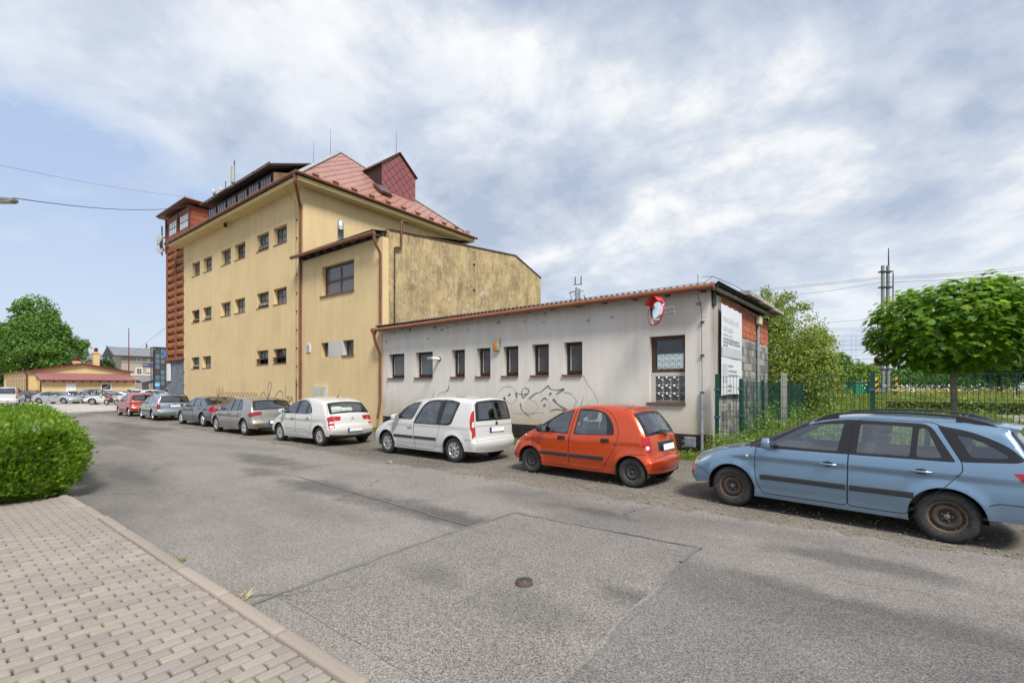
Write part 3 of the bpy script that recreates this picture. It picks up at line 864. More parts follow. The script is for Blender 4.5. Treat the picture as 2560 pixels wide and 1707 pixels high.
def text(name, body, size, loc, xdir, ydir, mat, parent=None, align='CENTER', ext=0.0005, spacing=1.0):
    cu = bpy.data.curves.new(name, 'FONT'); cu.body = body; cu.size = size; cu.extrude = ext
    cu.align_x = align; cu.align_y = 'CENTER'; cu.space_character = spacing; cu.resolution_u = 2
    cu.materials.append(mat)
    t_ = bpy.data.objects.new(name, cu); me = bpy.data.meshes.new_from_object(t_); me.name = name
    bpy.data.objects.remove(t_); o = link(bpy.data.objects.new(name, me), parent)
    xd, yd = Vector(xdir).normalized(), Vector(ydir).normalized(); zd = xd.cross(yd)
    mt = Matrix((xd, yd, zd)).transposed().to_4x4(); mt.translation = Vector(loc)
    o.matrix_local = mt
    return o
# ------------------------------------------------------------------ cars: the shapes in this street
def both(k, pl, m):
    return [(k, pl, m), (k, [(a, b, -y) for a, b, y in pl], m)]
def screen(y0=0.60, y1=0.53, lo=0.05, hi=-0.05):
    return [('windscreen', [('cowl', 0.0, -9), ('cowl', 0.0, 9), ('wtop', 0.0, 9), ('wtop', 0.0, -9)], 'black'),
            ('windscreen', [('cowl', lo, -y0), ('cowl', lo, y0), ('wtop', hi, y1), ('wtop', hi, -y1)], 'glass')]
def backlight(zt, zb, yt, yb, yt2=None, yb2=None, inset=0.05):
    return [('rear_window', [('r', zt, -yt), ('r', zt, yt), ('r', zb, yb), ('r', zb, -yb)], 'black'),
            ('rear_window', [('r', zt - inset, -yt + 0.08), ('r', zt - inset, yt - 0.08), ('r', zb + inset, yb - 0.10), ('r', zb + inset, -yb + 0.10)], 'glass')]
ESTATE = dict(L=4.24, W=0.825, xf=0.82, xr=3.285, Rw=0.30, Ra=0.352, zb=0.955, zbs=0.03, th=0.30, zc=0.80, zcs=0.05, cd=0.014, wheel='steel_rust',
    out=[(0.14, 0.21, 0.13, 0.05), (0.03, 0.32, 0.17, 0.06), (0.0, 0.45, 0.18, 0.08), (0.04, 0.62, 0.18, 0.09, 'nose'), (0.15, 0.745, 0.15, 0.10), (0.45, 0.85, 0.075, 0.13), (0.85, 0.935, 0.045, 0.13),
         (1.06, 0.985, 0.045, 0.10, 'cowl', 1), (1.45, 1.205, 0.07, 0.06), (1.83, 1.385, 0.06, 0.07, 'wtop'), (2.2, 1.455, 0.04, 0.10), (2.7, 1.48, 0.035, 0.10), (3.4, 1.455, 0.03, 0.10),
         (3.86, 1.395, 0.035, 0.08, 'rtop', 1), (4.02, 1.19, 0.06, 0.08), (4.14, 0.985, 0.08, 0.09, 'rbase'), (4.20, 0.80, 0.09, 0.09), (4.235, 0.60, 0.10, 0.08, 'tail'), (4.225, 0.45, 0.10, 0.06), (4.15, 0.29, 0.09, 0.05)],
    windows=dict(a=[(1.30, 0.985, .05), (1.84, 1.315, .08), (2.26, 1.355), (2.20, 0.975)], b=[(2.41, 0.975), (2.44, 1.355), (2.97, 1.345), (2.95, 0.985)], c=[(3.01, 0.985), (3.03, 1.34), (3.10, 1.33, .06), (3.25, 0.99)], d=[(3.37, 1.27), (3.56, 1.225, .1), (3.80, 1.06, .06), (3.76, 1.035), (3.50, 1.025)]),
    blacks=[[(1.04, 0.965), (1.78, 1.365, .1), (2.3, 1.398), (3.13, 1.385, .1), (3.37, 0.955), (1.2, 0.935)], [(3.19, 1.375), (3.50, 1.315, .2), (3.78, 1.18, .2), (3.93, 1.03, .07), (3.86, 0.995), (3.41, 0.962)]],
    doors=dict(fdoor=[(1.19, 0.945), (1.165, 0.70, .2), (1.19, 0.45, .2), (1.27, 0.275), (2.315, 0.275), (2.325, 0.95, .1), (2.36, 1.41), (1.86, 1.392, .2), (1.08, 0.985)],
               rdoor=[(2.320, 0.275), (2.92, 0.275, .08), (3.04, 0.36, .1), (3.43, 0.86, .08), (3.42, 0.95, .1), (3.22, 1.40, .1), (2.365, 1.41), (2.33, 0.95, .1)]),
    sidelights=[('headlight', [(0.02, 0.59), (0.13, 0.735), (0.38, 0.775), (0.52, 0.755), (0.40, 0.655), (0.22, 0.595)], 'yellens'), ('tail_light', [(3.93, 0.885), (4.26, 0.91), (4.28, 0.54), (4.17, 0.60, .1)], 'red')],
    tops=screen() + backlight(1.36, 0.99, 0.64, 0.74) + both('tail_light', [('r', 0.91, 0.62), ('r', 0.91, 9), ('r', 0.55, 9), ('r', 0.60, 0.72)], 'red') + both('headlight', [('f', 0.60, 0.50), ('f', 0.60, 9), ('t', 0.22, 9), ('t', 0.14, 0.58)], 'yellens')
         + [('body', [('f', 0.28, -0.5), ('f', 0.28, 0.5), ('f', 0.42, 0.5), ('f', 0.42, -0.5)], 'plastic'), ('grille', [('f', 0.52, -0.42), ('f', 0.52, 0.42), ('f', 0.60, 0.45), ('f', 0.60, -0.45)], 'black')],
    lines=[[(3.64, 0.50), (3.72, 0.535), (4.02, 0.54), (4.11, 0.60)], [(0.02, 0.58), (0.22, 0.585), (0.42, 0.50), (0.47, 0.44)], [(0.40, 0.775), (0.80, 0.85), (1.05, 0.955)], [(3.68, 1.41), (3.80, 1.34), (3.93, 1.20), (4.02, 1.0), (4.10, 0.90)]],
    sidedark=[[(0.0, 0.20), (0.55, 0.20), (0.5, 0.235), (0.05, 0.29)]],
    toplines=[[('t', 0.22, 0.62), ('t', 0.95, 0.70)], [('t', 0.22, -0.62), ('t', 0.95, -0.70)]],
    handles=dict(fdoor=[(2.10, 0.795)], rdoor=[(3.06, 0.815)]), mould=dict(fdoor=[[(1.25, 0.505), (1.3, 0.515), (2.30, 0.515)]], rdoor=[[(2.34, 0.515), (3.08, 0.52), (3.12, 0.515)]]),
    mirror=(1.33, 0.955), plate=(0.72, 0, None, None), wiper=(1.02, 0.0, -0.3, 1.03), aerial=(3.42, 0.20, 0.26), fseat=2.35, rseat=3.22, shelf=False)
_q = lambda p: (3.285 + (p[0] - 3.285) * .93, *p[1:]) if p[0] > 3.62 else p
ESTATE['out'] = [_q(p) for p in ESTATE['out']]; ESTATE['L'] = 4.18; ESTATE['sidelights'][1] = ('tail_light', [(3.82, 0.885), (4.26, 0.91), (4.28, 0.54), (4.08, 0.60, .1)], 'red')
SMALL = dict(L=3.495, W=0.7475, xf=0.66, xr=3.0 - 0.0, Rw=0.27, Ra=0.318, zb=0.905, zbs=0.02, th=0.27, zc=0.78, zcs=0.04, cd=0.012, fl=0.022, wheel='steel', wt=0.165,
    out=[(0.12, 0.20, 0.12, 0.05), (0.03, 0.30, 0.15, 0.06), (0.0, 0.45, 0.17, 0.09), (0.045, 0.62, 0.17, 0.10, 'nose'), (0.17, 0.765, 0.14, 0.12), (0.46, 0.90, 0.075, 0.13), (0.70, 0.985, 0.05, 0.11, 'cowl'),
         (1.08, 1.225, 0.075, 0.07), (1.40, 1.385, 0.065, 0.08, 'wtop'), (1.75, 1.47, 0.045, 0.11), (2.2, 1.50, 0.04, 0.11), (2.66, 1.475, 0.04, 0.11), (2.97, 1.405, 0.045, 0.09, 'rtop'),
         (3.19, 1.17, 0.06, 0.09), (3.33, 0.955, 0.08, 0.10, 'rbase'), (3.38, 0.80, 0.09, 0.10), (3.42, 0.60, 0.10, 0.09), (3.485, 0.53, 0.12, 0.07), (3.495, 0.43, 0.12, 0.08, 'tail'), (3.43, 0.25, 0.10, 0.06)],
    windows=dict(a=[(1.075, 0.935), (1.135, 1.135), (1.37, 1.315, .1), (1.67, 1.375), (1.60, 0.915)], b=[(0.86, 0.98), (1.085, 1.13), (1.035, 0.955)], c=[(1.775, 0.915), (1.83, 1.38), (2.18, 1.372, .1), (2.40, 1.31, .1), (2.47, 1.17), (2.50, 0.935)]),
    blacks=[[(0.80, 0.975), (1.10, 1.165, .1), (1.37, 1.345, .15), (1.695, 1.405), (1.615, 0.892), (1.06, 0.905)], [(1.755, 0.892), (1.815, 1.408), (2.2, 1.402, .2), (2.46, 1.325, .2), (2.62, 1.11, .15), (2.66, 0.93, .06)]],
    doors=dict(fdoor=[(0.79, 0.985), (0.725, 0.78, .1), (0.735, 0.5, .1), (0.79, 0.275), (1.66, 0.255), (1.645, 0.60, .1), (1.665, 0.90, .2), (1.76, 1.43), (1.40, 1.395, .2), (1.09, 1.215, .2)],
               rdoor=[(1.665, 0.255), (2.42, 0.255, .06), (2.47, 0.36, .12), (2.62, 0.60, .15), (2.735, 0.85, .2), (2.74, 1.03, .2), (2.58, 1.32, .2), (2.35, 1.42, .2), (1.765, 1.43), (1.67, 0.90, .2), (1.65, 0.60, .1)]),
    sidelights=[('headlight', [(0.02, 0.60), (0.10, 0.72), (0.31, 0.855, .1), (0.26, 0.74, .1), (0.14, 0.62)], 'lens'), ('tail_light', [(3.17, 0.945, .05), (3.27, 0.98, .1), (3.48, 0.9), (3.48, 0.66), (3.36, 0.66, .05), (3.23, 0.73, .1)], 'red')],
    tops=screen(0.56, 0.50) + backlight(1.38, 0.965, 0.56, 0.63) + both('tail_light', [('r', 0.97, 0.55), ('r', 0.97, 9), ('r', 0.66, 9), ('r', 0.67, 0.58)], 'red') + both('tail_light', [('r', 0.79, 0.61), ('r', 0.79, 0.68), ('r', 0.72, 0.68), ('r', 0.72, 0.61)], 'lens')
         + both('headlight', [('f', 0.60, 0.42), ('f', 0.60, 9), ('t', 0.22, 9), ('t', 0.16, 0.50)], 'lens') + [('tailgate', [('r', 0.83, -0.36), ('r', 0.83, 0.36), ('r', 0.66, 0.36), ('r', 0.66, -0.36)], 'plastic')],
    lines=[[(3.00, 1.42), (3.07, 1.30), (3.20, 1.02), (3.26, 0.96)], [(2.98, 0.62), (3.2, 0.61), (3.40, 0.62)], [(0.02, 0.57), (0.12, 0.60), (0.32, 0.62)], [(0.32, 0.86), (0.55, 0.93), (0.72, 0.99)]],
    toplines=[[('r', 0.95, 0.56), ('r', 0.60, 0.60), ('r', 0.575, 0.5), ('r', 0.575, -0.5), ('r', 0.60, -0.60), ('r', 0.95, -0.56)], [('t', 2.80, -0.58), ('t', 2.80, 0.58)], [('r', 0.335, -0.6), ('r', 0.335, 0.6)]],
    handles=dict(fdoor=[(1.47, 0.815)], rdoor=[(2.47, 0.825)]), handle_style='flush', mould=dict(fdoor=[[(0.77, 0.475), (1.63, 0.475)]], rdoor=[[(1.68, 0.475), (2.44, 0.475)]]),
    mirror=(0.99, 0.925), black_mirror=True, plate=(0.72, 0.0, None, None), wiper=(0.94, 0.0, -0.28, 1.0), aerial=(1.45, 0.26, 0.10), fseat=1.75, rseat=2.42, hdz=0.02)
MPV = dict(L=4.205, W=0.842, xf=0.80, xr=3.417, Rw=0.305, Ra=0.362, zb=0.965, zbs=-0.06, th=0.20, th2=0.16, zc=0.86, zcs=0.04, cd=0.008, wheel='cap7',
    out=[(0.13, 0.21, 0.13, 0.05), (0.03, 0.31, 0.17, 0.07), (0.0, 0.48, 0.18, 0.09), (0.05, 0.66, 0.18, 0.10, 'nose'), (0.18, 0.785, 0.15, 0.12), (0.52, 0.91, 0.08, 0.13), (0.93, 1.01, 0.05, 0.11, 'cowl'),
         (1.24, 1.225, 0.08, 0.07), (1.55, 1.42, 0.07, 0.08, 'wtop'), (1.88, 1.525, 0.05, 0.11), (2.4, 1.59, 0.045, 0.12), (3.0, 1.61, 0.045, 0.12), (3.6, 1.59, 0.05, 0.12), (3.95, 1.55, 0.07, 0.10, 'rtop'),
         (4.045, 1.36, 0.09, 0.09), (4.10, 1.06, 0.10, 0.09, 'rbase'), (4.12, 0.85, 0.10, 0.09), (4.14, 0.62, 0.11, 0.08), (4.195, 0.55, 0.12, 0.07), (4.205, 0.42, 0.12, 0.08, 'tail'), (4.13, 0.25, 0.10, 0.06)],
    windows=dict(a=[(1.34, 1.015), (1.70, 1.375), (2.06, 1.425), (1.90, 1.08, .1), (1.80, 1.005)], b=[(1.99, 0.915), (2.25, 1.33, .1), (2.44, 1.46, .1), (2.86, 1.475), (2.79, 0.915)], c=[(2.94, 0.925), (3.03, 1.475), (3.44, 1.43, .05), (3.28, 0.955, .08)]),
    blacks=[[(1.15, 0.99), (1.62, 1.40, .1), (2.105, 1.455), (1.935, 1.06, .1), (1.82, 0.98)], [(1.93, 0.885), (2.17, 1.32, .15), (2.36, 1.485, .15), (2.65, 1.515), (3.2, 1.512), (3.52, 1.455, .06), (3.34, 0.915, .1), (3.2, 0.885)]],
    doors=dict(fdoor=[(1.12, 0.985), (1.06, 0.75, .1), (1.09, 0.5, .1), (1.16, 0.275), (2.015, 0.255), (1.955, 0.62, .15), (1.955, 0.90, .15), (2.15, 1.47), (1.62, 1.415, .1)],
               rdoor=[(2.02, 0.255), (2.70, 0.255, .06), (2.79, 0.37, .1), (2.915, 0.75, .1), (2.93, 0.90), (3.01, 1.53), (2.6, 1.535, .1), (2.34, 1.505, .15), (2.155, 1.47), (1.96, 0.90, .15), (1.96, 0.62, .15)]),
    sidelights=[('tail_light', [(3.92, 1.25, .08), (4.02, 1.33, .08), (4.2, 1.27), (4.2, 0.64), (4.10, 0.63, .06), (3.97, 0.78, .1), (3.91, 1.05, .1)], 'red'), ('headlight', [(0.02, 0.64), (0.15, 0.77), (0.42, 0.86), (0.36, 0.74), (0.15, 0.65)], 'lens')],
    tops=screen(0.62, 0.56) + backlight(1.52, 1.02, 0.60, 0.665) + both('tail_light', [('r', 1.30, 0.655), ('r', 1.30, 9), ('r', 0.63, 9), ('r', 0.68, 0.70)], 'red') + both('tail_light', [('r', 1.02, 0.68), ('r', 1.02, 9), ('r', 0.88, 9), ('r', 0.88, 0.685)], 'lens')
         + both('headlight', [('f', 0.64, 0.5), ('f', 0.64, 9), ('t', 0.25, 9), ('t', 0.17, 0.58)], 'lens'),
    lines=[[(3.80, 0.575), (4.0, 0.57), (4.15, 0.575)], [(4.00, 1.36), (4.04, 1.30)], [(0.40, 0.86), (0.7, 0.93), (0.96, 1.0)]],
    toplines=[[('r', 1.52, 0.62), ('r', 1.0, 0.70), ('r', 0.62, 0.69), ('r', 0.575, 0.69), ('r', 0.575, -0.69), ('r', 0.62, -0.69), ('r', 1.0, -0.70), ('r', 1.52, -0.62)], [('r', 0.90, -0.70), ('r', 0.90, 0.70)]],
    handles=dict(fdoor=[(1.82, 0.815)]), mould=dict(fdoor=[[(1.14, 0.53), (1.94, 0.53)]], rdoor=[[(1.98, 0.53), (2.82, 0.53)]]),
    mirror=(1.28, 0.975), plate=(0.80, 0.0, 'SBT 4471', 'grey'), emblem=('round', 0.945), wiper=(1.06, 0.0, 0.30, 1.12), aerial=(1.72, 0.26, 0.16), fseat=2.25, rseat=3.12, hdz=0.10)
HATCH = dict(L=3.941, W=0.864, xf=0.79, xr=3.256, Rw=0.30, Ra=0.35, zb=0.965, zbs=0.05, th=0.30, zc=0.80, zcs=0.06, cd=0.012, wheel='cap9',
    out=[(0.13, 0.21, 0.14, 0.05), (0.03, 0.31, 0.18, 0.07), (0.0, 0.46, 0.19, 0.09), (0.055, 0.64, 0.19, 0.11, 'nose'), (0.22, 0.80, 0.14, 0.13), (0.52, 0.92, 0.08, 0.13), (0.83, 1.02, 0.055, 0.11, 'cowl'),
         (1.22, 1.265, 0.08, 0.08), (1.58, 1.425, 0.065, 0.09, 'wtop'), (1.95, 1.505, 0.05, 0.12), (2.4, 1.524, 0.045, 0.12), (2.9, 1.495, 0.05, 0.12), (3.30, 1.41, 0.06, 0.10, 'rtop'),
         (3.56, 1.20, 0.08, 0.10), (3.71, 1.03, 0.09, 0.11, 'rbase'), (3.78, 0.88, 0.10, 0.11), (3.83, 0.68, 0.11, 0.10), (3.92, 0.60, 0.13, 0.08), (3.94, 0.47, 0.13, 0.09, 'tail'), (3.86, 0.27, 0.11, 0.06)],
    windows=dict(a=[(1.27, 1.015), (1.34, 1.185), (1.56, 1.31, .1), (1.87, 1.392, .1), (1.80, 0.99)], b=[(1.06, 1.03), (1.29, 1.165), (1.235, 1.015)], c=[(1.94, 0.99), (2.03, 1.405), (2.28, 1.395, .1), (2.47, 1.33, .1), (2.44, 0.995)], d=[(2.53, 1.005), (2.55, 1.285), (2.68, 1.19, .1), (2.77, 1.06, .06), (2.74, 1.035)]),
    blacks=[[(0.98, 1.01), (1.30, 1.20, .1), (1.56, 1.335, .15), (1.94, 1.425, .15), (2.28, 1.42, .15), (2.52, 1.335, .15), (2.74, 1.18, .15), (2.83, 1.04, .06), (2.75, 0.995), (2.5, 0.972), (1.2, 0.965)]],
    doors=dict(fdoor=[(1.02, 1.0), (0.985, 0.75, .1), (1.0, 0.5, .1), (1.10, 0.28), (1.91, 0.27), (1.87, 0.6, .1), (1.87, 0.97), (1.96, 1.455), (1.58, 1.385, .2), (1.30, 1.24, .1)],
               rdoor=[(1.92, 0.27), (2.62, 0.27, .06), (2.70, 0.40, .1), (2.84, 0.72, .1), (2.83, 0.97), (2.60, 1.33, .1), (2.30, 1.45, .2), (1.965, 1.455), (1.875, 0.97), (1.875, 0.6, .1)]),
    sidelights=[('tail_light', [(3.62, 0.90), (3.72, 0.955), (3.95, 0.93), (3.97, 0.62), (3.80, 0.62), (3.68, 0.74)], 'red'), ('headlight', [(0.04, 0.64), (0.20, 0.79), (0.52, 0.885), (0.46, 0.79), (0.2, 0.66)], 'lens')],
    sidedark=[[(3.62, 0.20), (3.98, 0.20), (3.98, 0.335), (3.80, 0.335)]],
    tops=screen(0.62, 0.56) + backlight(1.37, 1.03, 0.62, 0.72) + both('tail_light', [('r', 0.955, 0.60), ('r', 0.955, 9), ('r', 0.63, 9), ('r', 0.63, 0.63)], 'red') + both('tail_light', [('r', 0.93, 0.38), ('r', 0.955, 0.60), ('r', 0.80, 0.60), ('r', 0.80, 0.42)], 'red')
         + both('tail_light', [('r', 0.785, 0.62), ('r', 0.785, 0.76), ('r', 0.735, 0.76), ('r', 0.735, 0.62)], 'lens') + both('tail_light', [('r', 0.69, 0.65), ('r', 0.69, 0.77), ('r', 0.645, 0.77), ('r', 0.645, 0.65)], 'lens')
         + [('brake_light', [('rtop', -0.06, -0.15), ('rtop', -0.06, 0.15), ('rtop', -0.025, 0.15), ('rtop', -0.025, -0.15)], 'dred'), ('bumper', [('r', 0.335, -9), ('r', 0.335, 9), ('r', 0.20, 9), ('r', 0.20, -9)], 'plastic')]
         + both('headlight', [('f', 0.64, 0.5), ('f', 0.64, 9), ('t', 0.30, 9), ('t', 0.20, 0.58)], 'lens'),
    lines=[[(3.30, 0.58), (3.52, 0.60), (3.80, 0.615)], [(0.5, 0.88), (0.7, 0.94), (0.88, 1.0)], [(1.10, 0.47), (1.80, 0.47), (1.85, 0.38)], [(1.93, 0.47), (2.50, 0.47), (2.58, 0.38)]],
    toplines=[[('r', 1.37, 0.64), ('r', 1.0, 0.76), ('r', 0.97, 0.62)], [('r', 1.37, -0.64), ('r', 1.0, -0.76), ('r', 0.97, -0.62)], [('r', 0.63, 0.63), ('r', 0.615, 0.3), ('r', 0.615, -0.3), ('r', 0.63, -0.63)], [('t', 1.62, -0.58), ('t', 1.62, 0.58)]],
    handles=dict(fdoor=[(1.70, 0.84)], rdoor=[(2.62, 0.86)]), mirror=(1.16, 0.98), plate=(0.51, 0.0, None, None), emblem=('chevron', 0.83), wiper=(1.05, 0.10, -0.25, 1.06), aerial=(2.95, 0.30, 0.22), fseat=2.0, rseat=2.75, hdz=0.02)
GOLF = dict(L=4.255, W=0.895, xf=0.85, xr=3.487, Rw=0.318, Ra=0.368, zb=0.935, zbs=0.05, th=0.33, zc=0.76, zcs=0.03, cd=0.016, wheel='multi5', wt=0.215,
    out=[(0.12, 0.20, 0.14, 0.05), (0.03, 0.31, 0.17, 0.07), (0.0, 0.46, 0.18, 0.08), (0.04, 0.62, 0.18, 0.10, 'nose'), (0.14, 0.735, 0.15, 0.11), (0.5, 0.85, 0.08, 0.13), (1.0, 0.93, 0.05, 0.12), (1.18, 0.97, 0.05, 0.10, 'cowl', 1),
         (1.6, 1.20, 0.07, 0.07), (1.98, 1.36, 0.06, 0.08, 'wtop'), (2.35, 1.435, 0.045, 0.11), (2.8, 1.452, 0.04, 0.11), (3.3, 1.425, 0.04, 0.11), (3.78, 1.345, 0.05, 0.08, 'rtop', 1), (3.98, 1.12, 0.08, 0.09), (4.07, 0.985, 0.09, 0.10, 'rbase'),
         (4.13, 0.85, 0.10, 0.10), (4.19, 0.62, 0.11, 0.09), (4.25, 0.50, 0.12, 0.08, 'tail'), (4.24, 0.38, 0.12, 0.08), (4.16, 0.23, 0.10, 0.06)],
    windows=dict(a=[(1.40, 0.955), (1.93, 1.275, .1), (2.33, 1.34), (2.28, 0.945)], b=[(2.43, 0.945), (2.46, 1.345), (2.86, 1.335), (2.95, 0.955)], c=[(3.0, 0.955), (2.92, 1.33), (3.10, 1.29, .08), (3.26, 0.985)]),
    blacks=[[(1.22, 0.93), (1.92, 1.305, .15), (2.4, 1.37), (2.95, 1.36, .1), (3.16, 1.29, .08), (3.34, 0.965), (2.9, 0.93), (1.4, 0.915)]],
    doors=dict(fdoor=[(1.24, 0.93), (1.20, 0.70, .1), (1.22, 0.45, .1), (1.30, 0.28), (2.37, 0.27), (2.35, 0.93), (2.42, 1.39), (1.92, 1.33, .2)],
               rdoor=[(2.38, 0.27), (2.98, 0.27, .06), (3.08, 0.38, .1), (3.28, 0.78, .1), (3.30, 0.95), (3.12, 1.33, .1), (2.9, 1.385, .1), (2.425, 1.39), (2.36, 0.93)]),
    sidelights=[('tail_light', [(3.86, 0.78), (4.00, 0.93), (4.25, 0.93), (4.25, 0.75), (4.05, 0.72)], 'dred'), ('headlight', [(0.03, 0.62), (0.14, 0.72), (0.52, 0.80), (0.44, 0.70), (0.2, 0.63)], 'lens')],
    tops=screen(0.64, 0.57) + backlight(1.345, 0.985, 0.66, 0.74) + both('tail_light', [('r', 0.925, 0.44), ('r', 0.93, 9), ('r', 0.755, 9), ('r', 0.80, 0.46)], 'dred') + both('brake_light', [('r', 0.395, 0.42), ('r', 0.395, 0.74), ('r', 0.36, 0.74), ('r', 0.36, 0.42)], 'dred')
         + [('bumper', [('r', 0.30, -0.62), ('r', 0.30, 0.62), ('r', 0.205, 0.62), ('r', 0.205, -0.62)], 'plastic')] + both('headlight', [('f', 0.62, 0.5), ('f', 0.62, 9), ('t', 0.25, 9), ('t', 0.17, 0.58)], 'lens'),
    lines=[[(3.85, 0.60), (4.05, 0.62), (4.2, 0.60)]], toplines=[[('r', 0.96, 0.76), ('r', 0.80, 0.50), ('r', 0.60, 0.46), ('r', 0.575, 0.36), ('r', 0.575, -0.36), ('r', 0.60, -0.46), ('r', 0.80, -0.50), ('r', 0.96, -0.76)]],
    handles=dict(fdoor=[(2.17, 0.80)], rdoor=[(3.06, 0.82)]), mirror=(1.42, 0.93), plate=(0.50, 0.0, 'EL8 T62', 'letter'), emblem=('vw', 0.855), wiper=None, aerial=(3.55, 0, 0), fseat=2.4, rseat=3.2)
SEDAN = dict(L=4.65, W=0.90, xf=0.90, xr=3.60, Rw=0.325, Ra=0.375, zb=0.93, zbs=0.07, th=0.34, zc=0.78, zcs=0.10, cd=0.018, wheel='star5', wt=0.215,
    out=[(0.14, 0.20, 0.15, 0.05), (0.04, 0.31, 0.18, 0.07), (0.0, 0.46, 0.20, 0.08), (0.04, 0.60, 0.20, 0.10, 'nose'), (0.17, 0.71, 0.16, 0.11), (0.6, 0.82, 0.08, 0.13), (1.15, 0.92, 0.05, 0.12), (1.3, 0.955, 0.05, 0.10, 'cowl', 1),
         (1.75, 1.18, 0.07, 0.08), (2.12, 1.325, 0.06, 0.09, 'wtop'), (2.5, 1.40, 0.05, 0.11), (2.9, 1.416, 0.05, 0.11), (3.35, 1.365, 0.05, 0.11, 'rtop'), (3.8, 1.21, 0.06, 0.10), (4.18, 1.06, 0.07, 0.10, 'rbase'), (4.42, 1.035, 0.08, 0.09), (4.53, 1.02, 0.09, 0.06),
         (4.57, 0.92, 0.10, 0.07), (4.58, 0.72, 0.11, 0.08), (4.64, 0.60, 0.13, 0.08), (4.65, 0.48, 0.13, 0.08, 'tail'), (4.56, 0.26, 0.11, 0.06)],
    windows=dict(a=[(1.55, 0.945), (2.10, 1.255, .1), (2.48, 1.315), (2.46, 0.945)], b=[(2.58, 0.945), (2.60, 1.315), (2.95, 1.30, .1), (3.22, 1.21), (3.28, 0.975)], c=[(3.33, 0.98), (3.28, 1.195), (3.40, 1.13), (3.52, 1.02)]),
    blacks=[[(1.38, 0.92), (2.08, 1.285, .15), (2.5, 1.345), (2.95, 1.332, .15), (3.30, 1.215, .15), (3.62, 1.02, .05), (3.5, 0.965), (2.7, 0.918), (1.5, 0.905)]],
    doors=dict(fdoor=[(1.40, 0.91), (1.32, 0.70, .1), (1.34, 0.45, .1), (1.42, 0.28), (2.53, 0.27), (2.50, 0.93), (2.55, 1.37), (2.08, 1.32, .2)],
               rdoor=[(2.54, 0.27), (3.12, 0.27, .06), (3.20, 0.38, .1), (3.42, 0.78, .1), (3.46, 0.95), (3.30, 1.25, .1), (2.95, 1.36, .15), (2.555, 1.37), (2.51, 0.93)]),
    sidelights=[('tail_light', [(4.10, 0.84), (4.30, 0.99), (4.6, 1.01), (4.62, 0.70), (4.45, 0.70), (4.38, 0.80)], 'red'), ('headlight', [(0.03, 0.60), (0.17, 0.70), (0.70, 0.80), (0.6, 0.70), (0.2, 0.61)], 'lens')],
    tops=screen(0.64, 0.56) + [('rear_window', [('rtop', 0.05, -9), ('rtop', 0.05, 9), ('rbase', -0.03, 9), ('rbase', -0.03, -9)], 'black'), ('rear_window', [('rtop', 0.10, -0.50), ('rtop', 0.10, 0.50), ('rbase', -0.08, 0.58), ('rbase', -0.08, -0.58)], 'glassd')]
         + both('tail_light', [('r', 1.015, 0.40), ('r', 1.015, 9), ('r', 0.70, 9), ('r', 0.70, 0.66), ('r', 0.90, 0.62), ('r', 0.955, 0.42)], 'red') + both('brake_light', [('r', 0.46, 0.66), ('r', 0.46, 0.76), ('r', 0.40, 0.76), ('r', 0.40, 0.66)], 'dred')
         + both('headlight', [('f', 0.60, 0.5), ('f', 0.60, 9), ('t', 0.25, 9), ('t', 0.18, 0.58)], 'lens') + [('bumper', [('r', 0.36, -0.6), ('r', 0.36, 0.6), ('r', 0.24, 0.6), ('r', 0.24, -0.6)], 'plastic')],
    lines=[[(4.0, 0.60), (4.3, 0.62), (4.6, 0.60)]], toplines=[[('rbase', 0.0, 0.64), ('r', 0.92, 0.62), ('r', 0.66, 0.60), ('r', 0.645, -0.60), ('r', 0.92, -0.62), ('rbase', 0.0, -0.64)]],
    handles=dict(fdoor=[(2.32, 0.81)], rdoor=[(3.24, 0.85)]), mirror=(1.60, 0.92), aerial=(3.10, 0, 0), fseat=2.55, rseat=3.35, hdz=-0.06)
